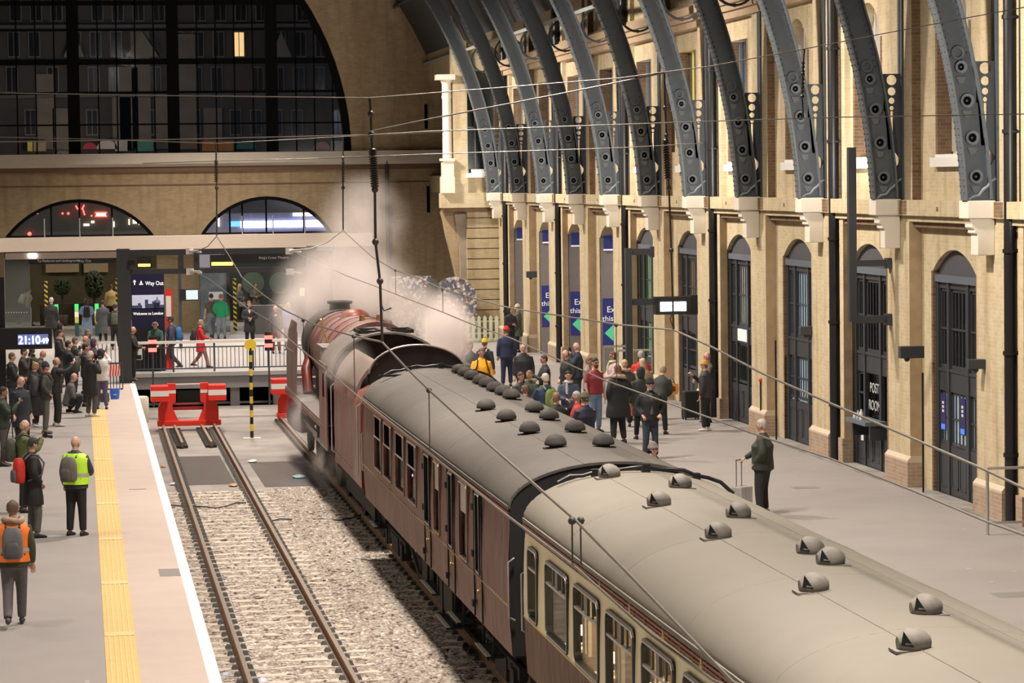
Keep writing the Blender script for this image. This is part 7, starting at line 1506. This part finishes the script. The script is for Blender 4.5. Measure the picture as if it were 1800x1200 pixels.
def drop_to(P, px, py, X, lb, other, twin=False):
    a = gx(px, py, X); best = None
    for i in range(len(other)-1):
        y0, y1 = other[i][1], other[i+1][1]
        if min(y0, y1) <= a[1] <= max(y0, y1): t = (a[1]-y0)/(y1-y0); best = other[i][2]*(1-t)+other[i+1][2]*t
    if best is None: return
    e = empty('wire_dropper', (0, 0, 0)); tag(e, lb, 'wire', 'wire droppers')
    for dx in ((-.03, .03) if twin else (0,)): b = MB(); b.tube([(a[0]+dx, a[1], a[2]), (a[0]+dx, a[1], best)], .006, 5); b.build('link', wdark, e)
    for dx in ((-.03, .03) if twin else (0,)): b = MB(); b.ball((a[0]+dx, a[1], a[2]), .03, 8); b.build('clamp', wdark, e)
drop_to(A, 754, 686, 3.45, 'thin dropper wire against the maroon carriage roof', B_)
drop_to(A, 1013, 915, 3.45, 'twin dropper wires against the cream carriage roof', B_, True)
drop_to(A, 533, 563, 3.45, 'thin dropper wire in front of the smoke deflector', B_)
drop_to(A, 622, 591, 3.45, 'thin dropper wire in front of the cab and tender', B_)
drop_to(C__, 778, 508, 7.0, 'thin dropper wire in front of the photo mural, nearer the wall', D_)
drop_to(C__, 695, 475, 7.0, 'thin dropper wire in front of the photo mural, in the steam', D_)
drop_to(C__, 1083, 571, 7.0, 'thin dropper wire in front of the last exit sign', D_)
wire([(381, 415), (365, 433), (338, 445)], Y=66.5, r=.010, m=wdark, label='short slack wire from the far hanger to the gantry beam')
wire([(603, 405), (575, 426), (545, 437), (512, 440)], Y=74.5, r=.012, m=wirem, label='short slack wire from the far hanger towards the gantry, in the steam')

# litter on the slab
for i, (px, py, c, s, lb) in enumerate(((525, 838, (.18, .33, .36), .14, 'crumpled turquoise bag lying between the tracks'), (410, 853, (.50, .22, .10), .10, 'orange scrap beside the rail'), (287, 820, (.50, .25, .10), .06, 'orange wrapper by the platform wall'), (444, 811, (.75, .72, .68), .11, 'white scrap on the slab between the tracks'), (304, 851, (.5, .5, .62), .07, 'pale wrapper on the slab edge'), (395, 1187, (.45, .6, .85), .05, 'pale blue scrap low on the ballast near the first rail'), (462, 1197, (.5, .6, .85), .06, 'pale blue scrap on the ballast at the photo edge'))):
    q = gz(px, py, -1.09); b = MB(); r_ = random.Random(i)
    ring = lambda k, z: [(q[0]+s*k*cos(2*pi*j/9)*(1+.4*r_.random()), q[1]+s*1.6*k*sin(2*pi*j/9)*(1+.4*r_.random()), q[2]+z*.5+.02*r_.random()) for j in range(9)]
    b.loft([ring(1, 0), ring(.9, .03), ring(.5, .07), ring(.1, .08)], 0, True, False); b.build('litter', mat('litter_%d' % i, c, .5, var=.25), label=lb, cat='litter', group='litter on the track bed')
for (x0, x1, y, s) in ((2.0, 3.9, 66.5, .02), (4.1, 6.6, 63.0, .10)):
    b = MB(); b.tube([(x0+(x1-x0)*i/8, y+.4*sin(i)+s*i, -1.04+.02*sin(i*2)) for i in range(9)], .018, 5); b.build('track_cable', wdark, label='dark cable lying across the ballast %s' % ('between the rails of the empty track' if x0 < 3 else 'between the two tracks'), cat='cable')

# ================================================================== steam
def steam_mat(name, dens, scale, thr, seed, col=(1, .95, .93)):
    m = bpy.data.materials.new(name); m.use_nodes = True; nt = m.node_tree; N = nt.nodes; L = nt.links; N.remove(N['Principled BSDF'])
    v = N.new('ShaderNodeVolumePrincipled'); v.inputs['Color'].default_value = col+(1,); v.inputs['Anisotropy'].default_value = .15
    tc = N.new('ShaderNodeTexCoord'); ln = N.new('ShaderNodeVectorMath'); ln.operation = 'LENGTH'; L.new(tc.outputs['Object'], ln.inputs[0])
    fr = N.new('ShaderNodeMapRange'); fr.interpolation_type = 'SMOOTHSTEP'; fr.inputs[1].default_value = 1.0; fr.inputs[2].default_value = .15; fr.inputs[3].default_value = 0; fr.inputs[4].default_value = 1; L.new(ln.outputs['Value'], fr.inputs[0])
    ge = N.new('ShaderNodeNewGeometry'); ad = N.new('ShaderNodeVectorMath'); ad.operation = 'ADD'; ad.inputs[1].default_value = (seed, seed*2, 0); L.new(ge.outputs['Position'], ad.inputs[0])
    nz = N.new('ShaderNodeTexNoise'); nz.inputs['Scale'].default_value = scale; nz.inputs['Detail'].default_value = 4; nz.inputs['Roughness'].default_value = .6; nz.inputs['Distortion'].default_value = .6; L.new(ad.outputs[0], nz.inputs['Vector'])
    s1 = N.new('ShaderNodeMapRange'); s1.inputs[1].default_value = thr; s1.inputs[2].default_value = thr+.22; L.new(nz.outputs['Fac'], s1.inputs[0])
    ml = N.new('ShaderNodeMath'); ml.operation = 'MULTIPLY'; L.new(fr.outputs[0], ml.inputs[0]); L.new(s1.outputs[0], ml.inputs[1])
    m2 = N.new('ShaderNodeMath'); m2.operation = 'MULTIPLY'; m2.inputs[1].default_value = dens; L.new(ml.outputs[0], m2.inputs[0]); L.new(m2.outputs[0], v.inputs['Density']); L.new(v.outputs[0], N['Material Output'].inputs['Volume']); return m
def steam(px, py, Y, wpx, hpx, dy, dens, scale, thr, seed, lb, rot=0):
    c = gy(px, py, Y); s = 5200/Y; b = MB(); b.ball((0, 0, 0), 1.0, 24); o = b.build('steam', steam_mat('steam_%d' % seed, dens, scale, thr, seed), label=lb, cat='steam', group='drifting steam', kind='stuff')
    o.location = c; o.scale = (wpx/s, dy, hpx/s); o.rotation_euler = (0, rot, 0)
steam(605, 500, 78.0, 140, 95, 3.0, 1.1 , .55, .36, 1, 'thick white steam billowing over the engine chimney')
steam(640, 400, 80.0, 95, 110, 2.6, .95, .45, .45, 2, 'thin steam rising in front of the end wall')
steam(785, 585, 74.0, 62, 85, 1.4, 3.2, .7, .32, 3, 'column of steam beside the cab on the crowded platform')
steam(700, 545, 77.0, 120, 70, 2.4, 1.3, .6, .40, 4, 'steam spreading across the photo mural')
steam(525, 560, 79.5, 60, 90, 1.8, .9, .7, .38, 5, 'steam hanging in front of the smoke deflector')
steam(548, 745, 73.5, 60, 75, .8, 1.6, 1.1, .40, 6, 'low steam leaking around the cylinders and wheels')
steam(590, 815, 66.5, 55, 50, .6, 1.8, 1.3, .40, 7, 'low steam drifting along the tender wheels')
steam(608, 640, 62.5, 60, 60, 1.6, .30, .8, .35, 8, 'faint steam veiling the tender')
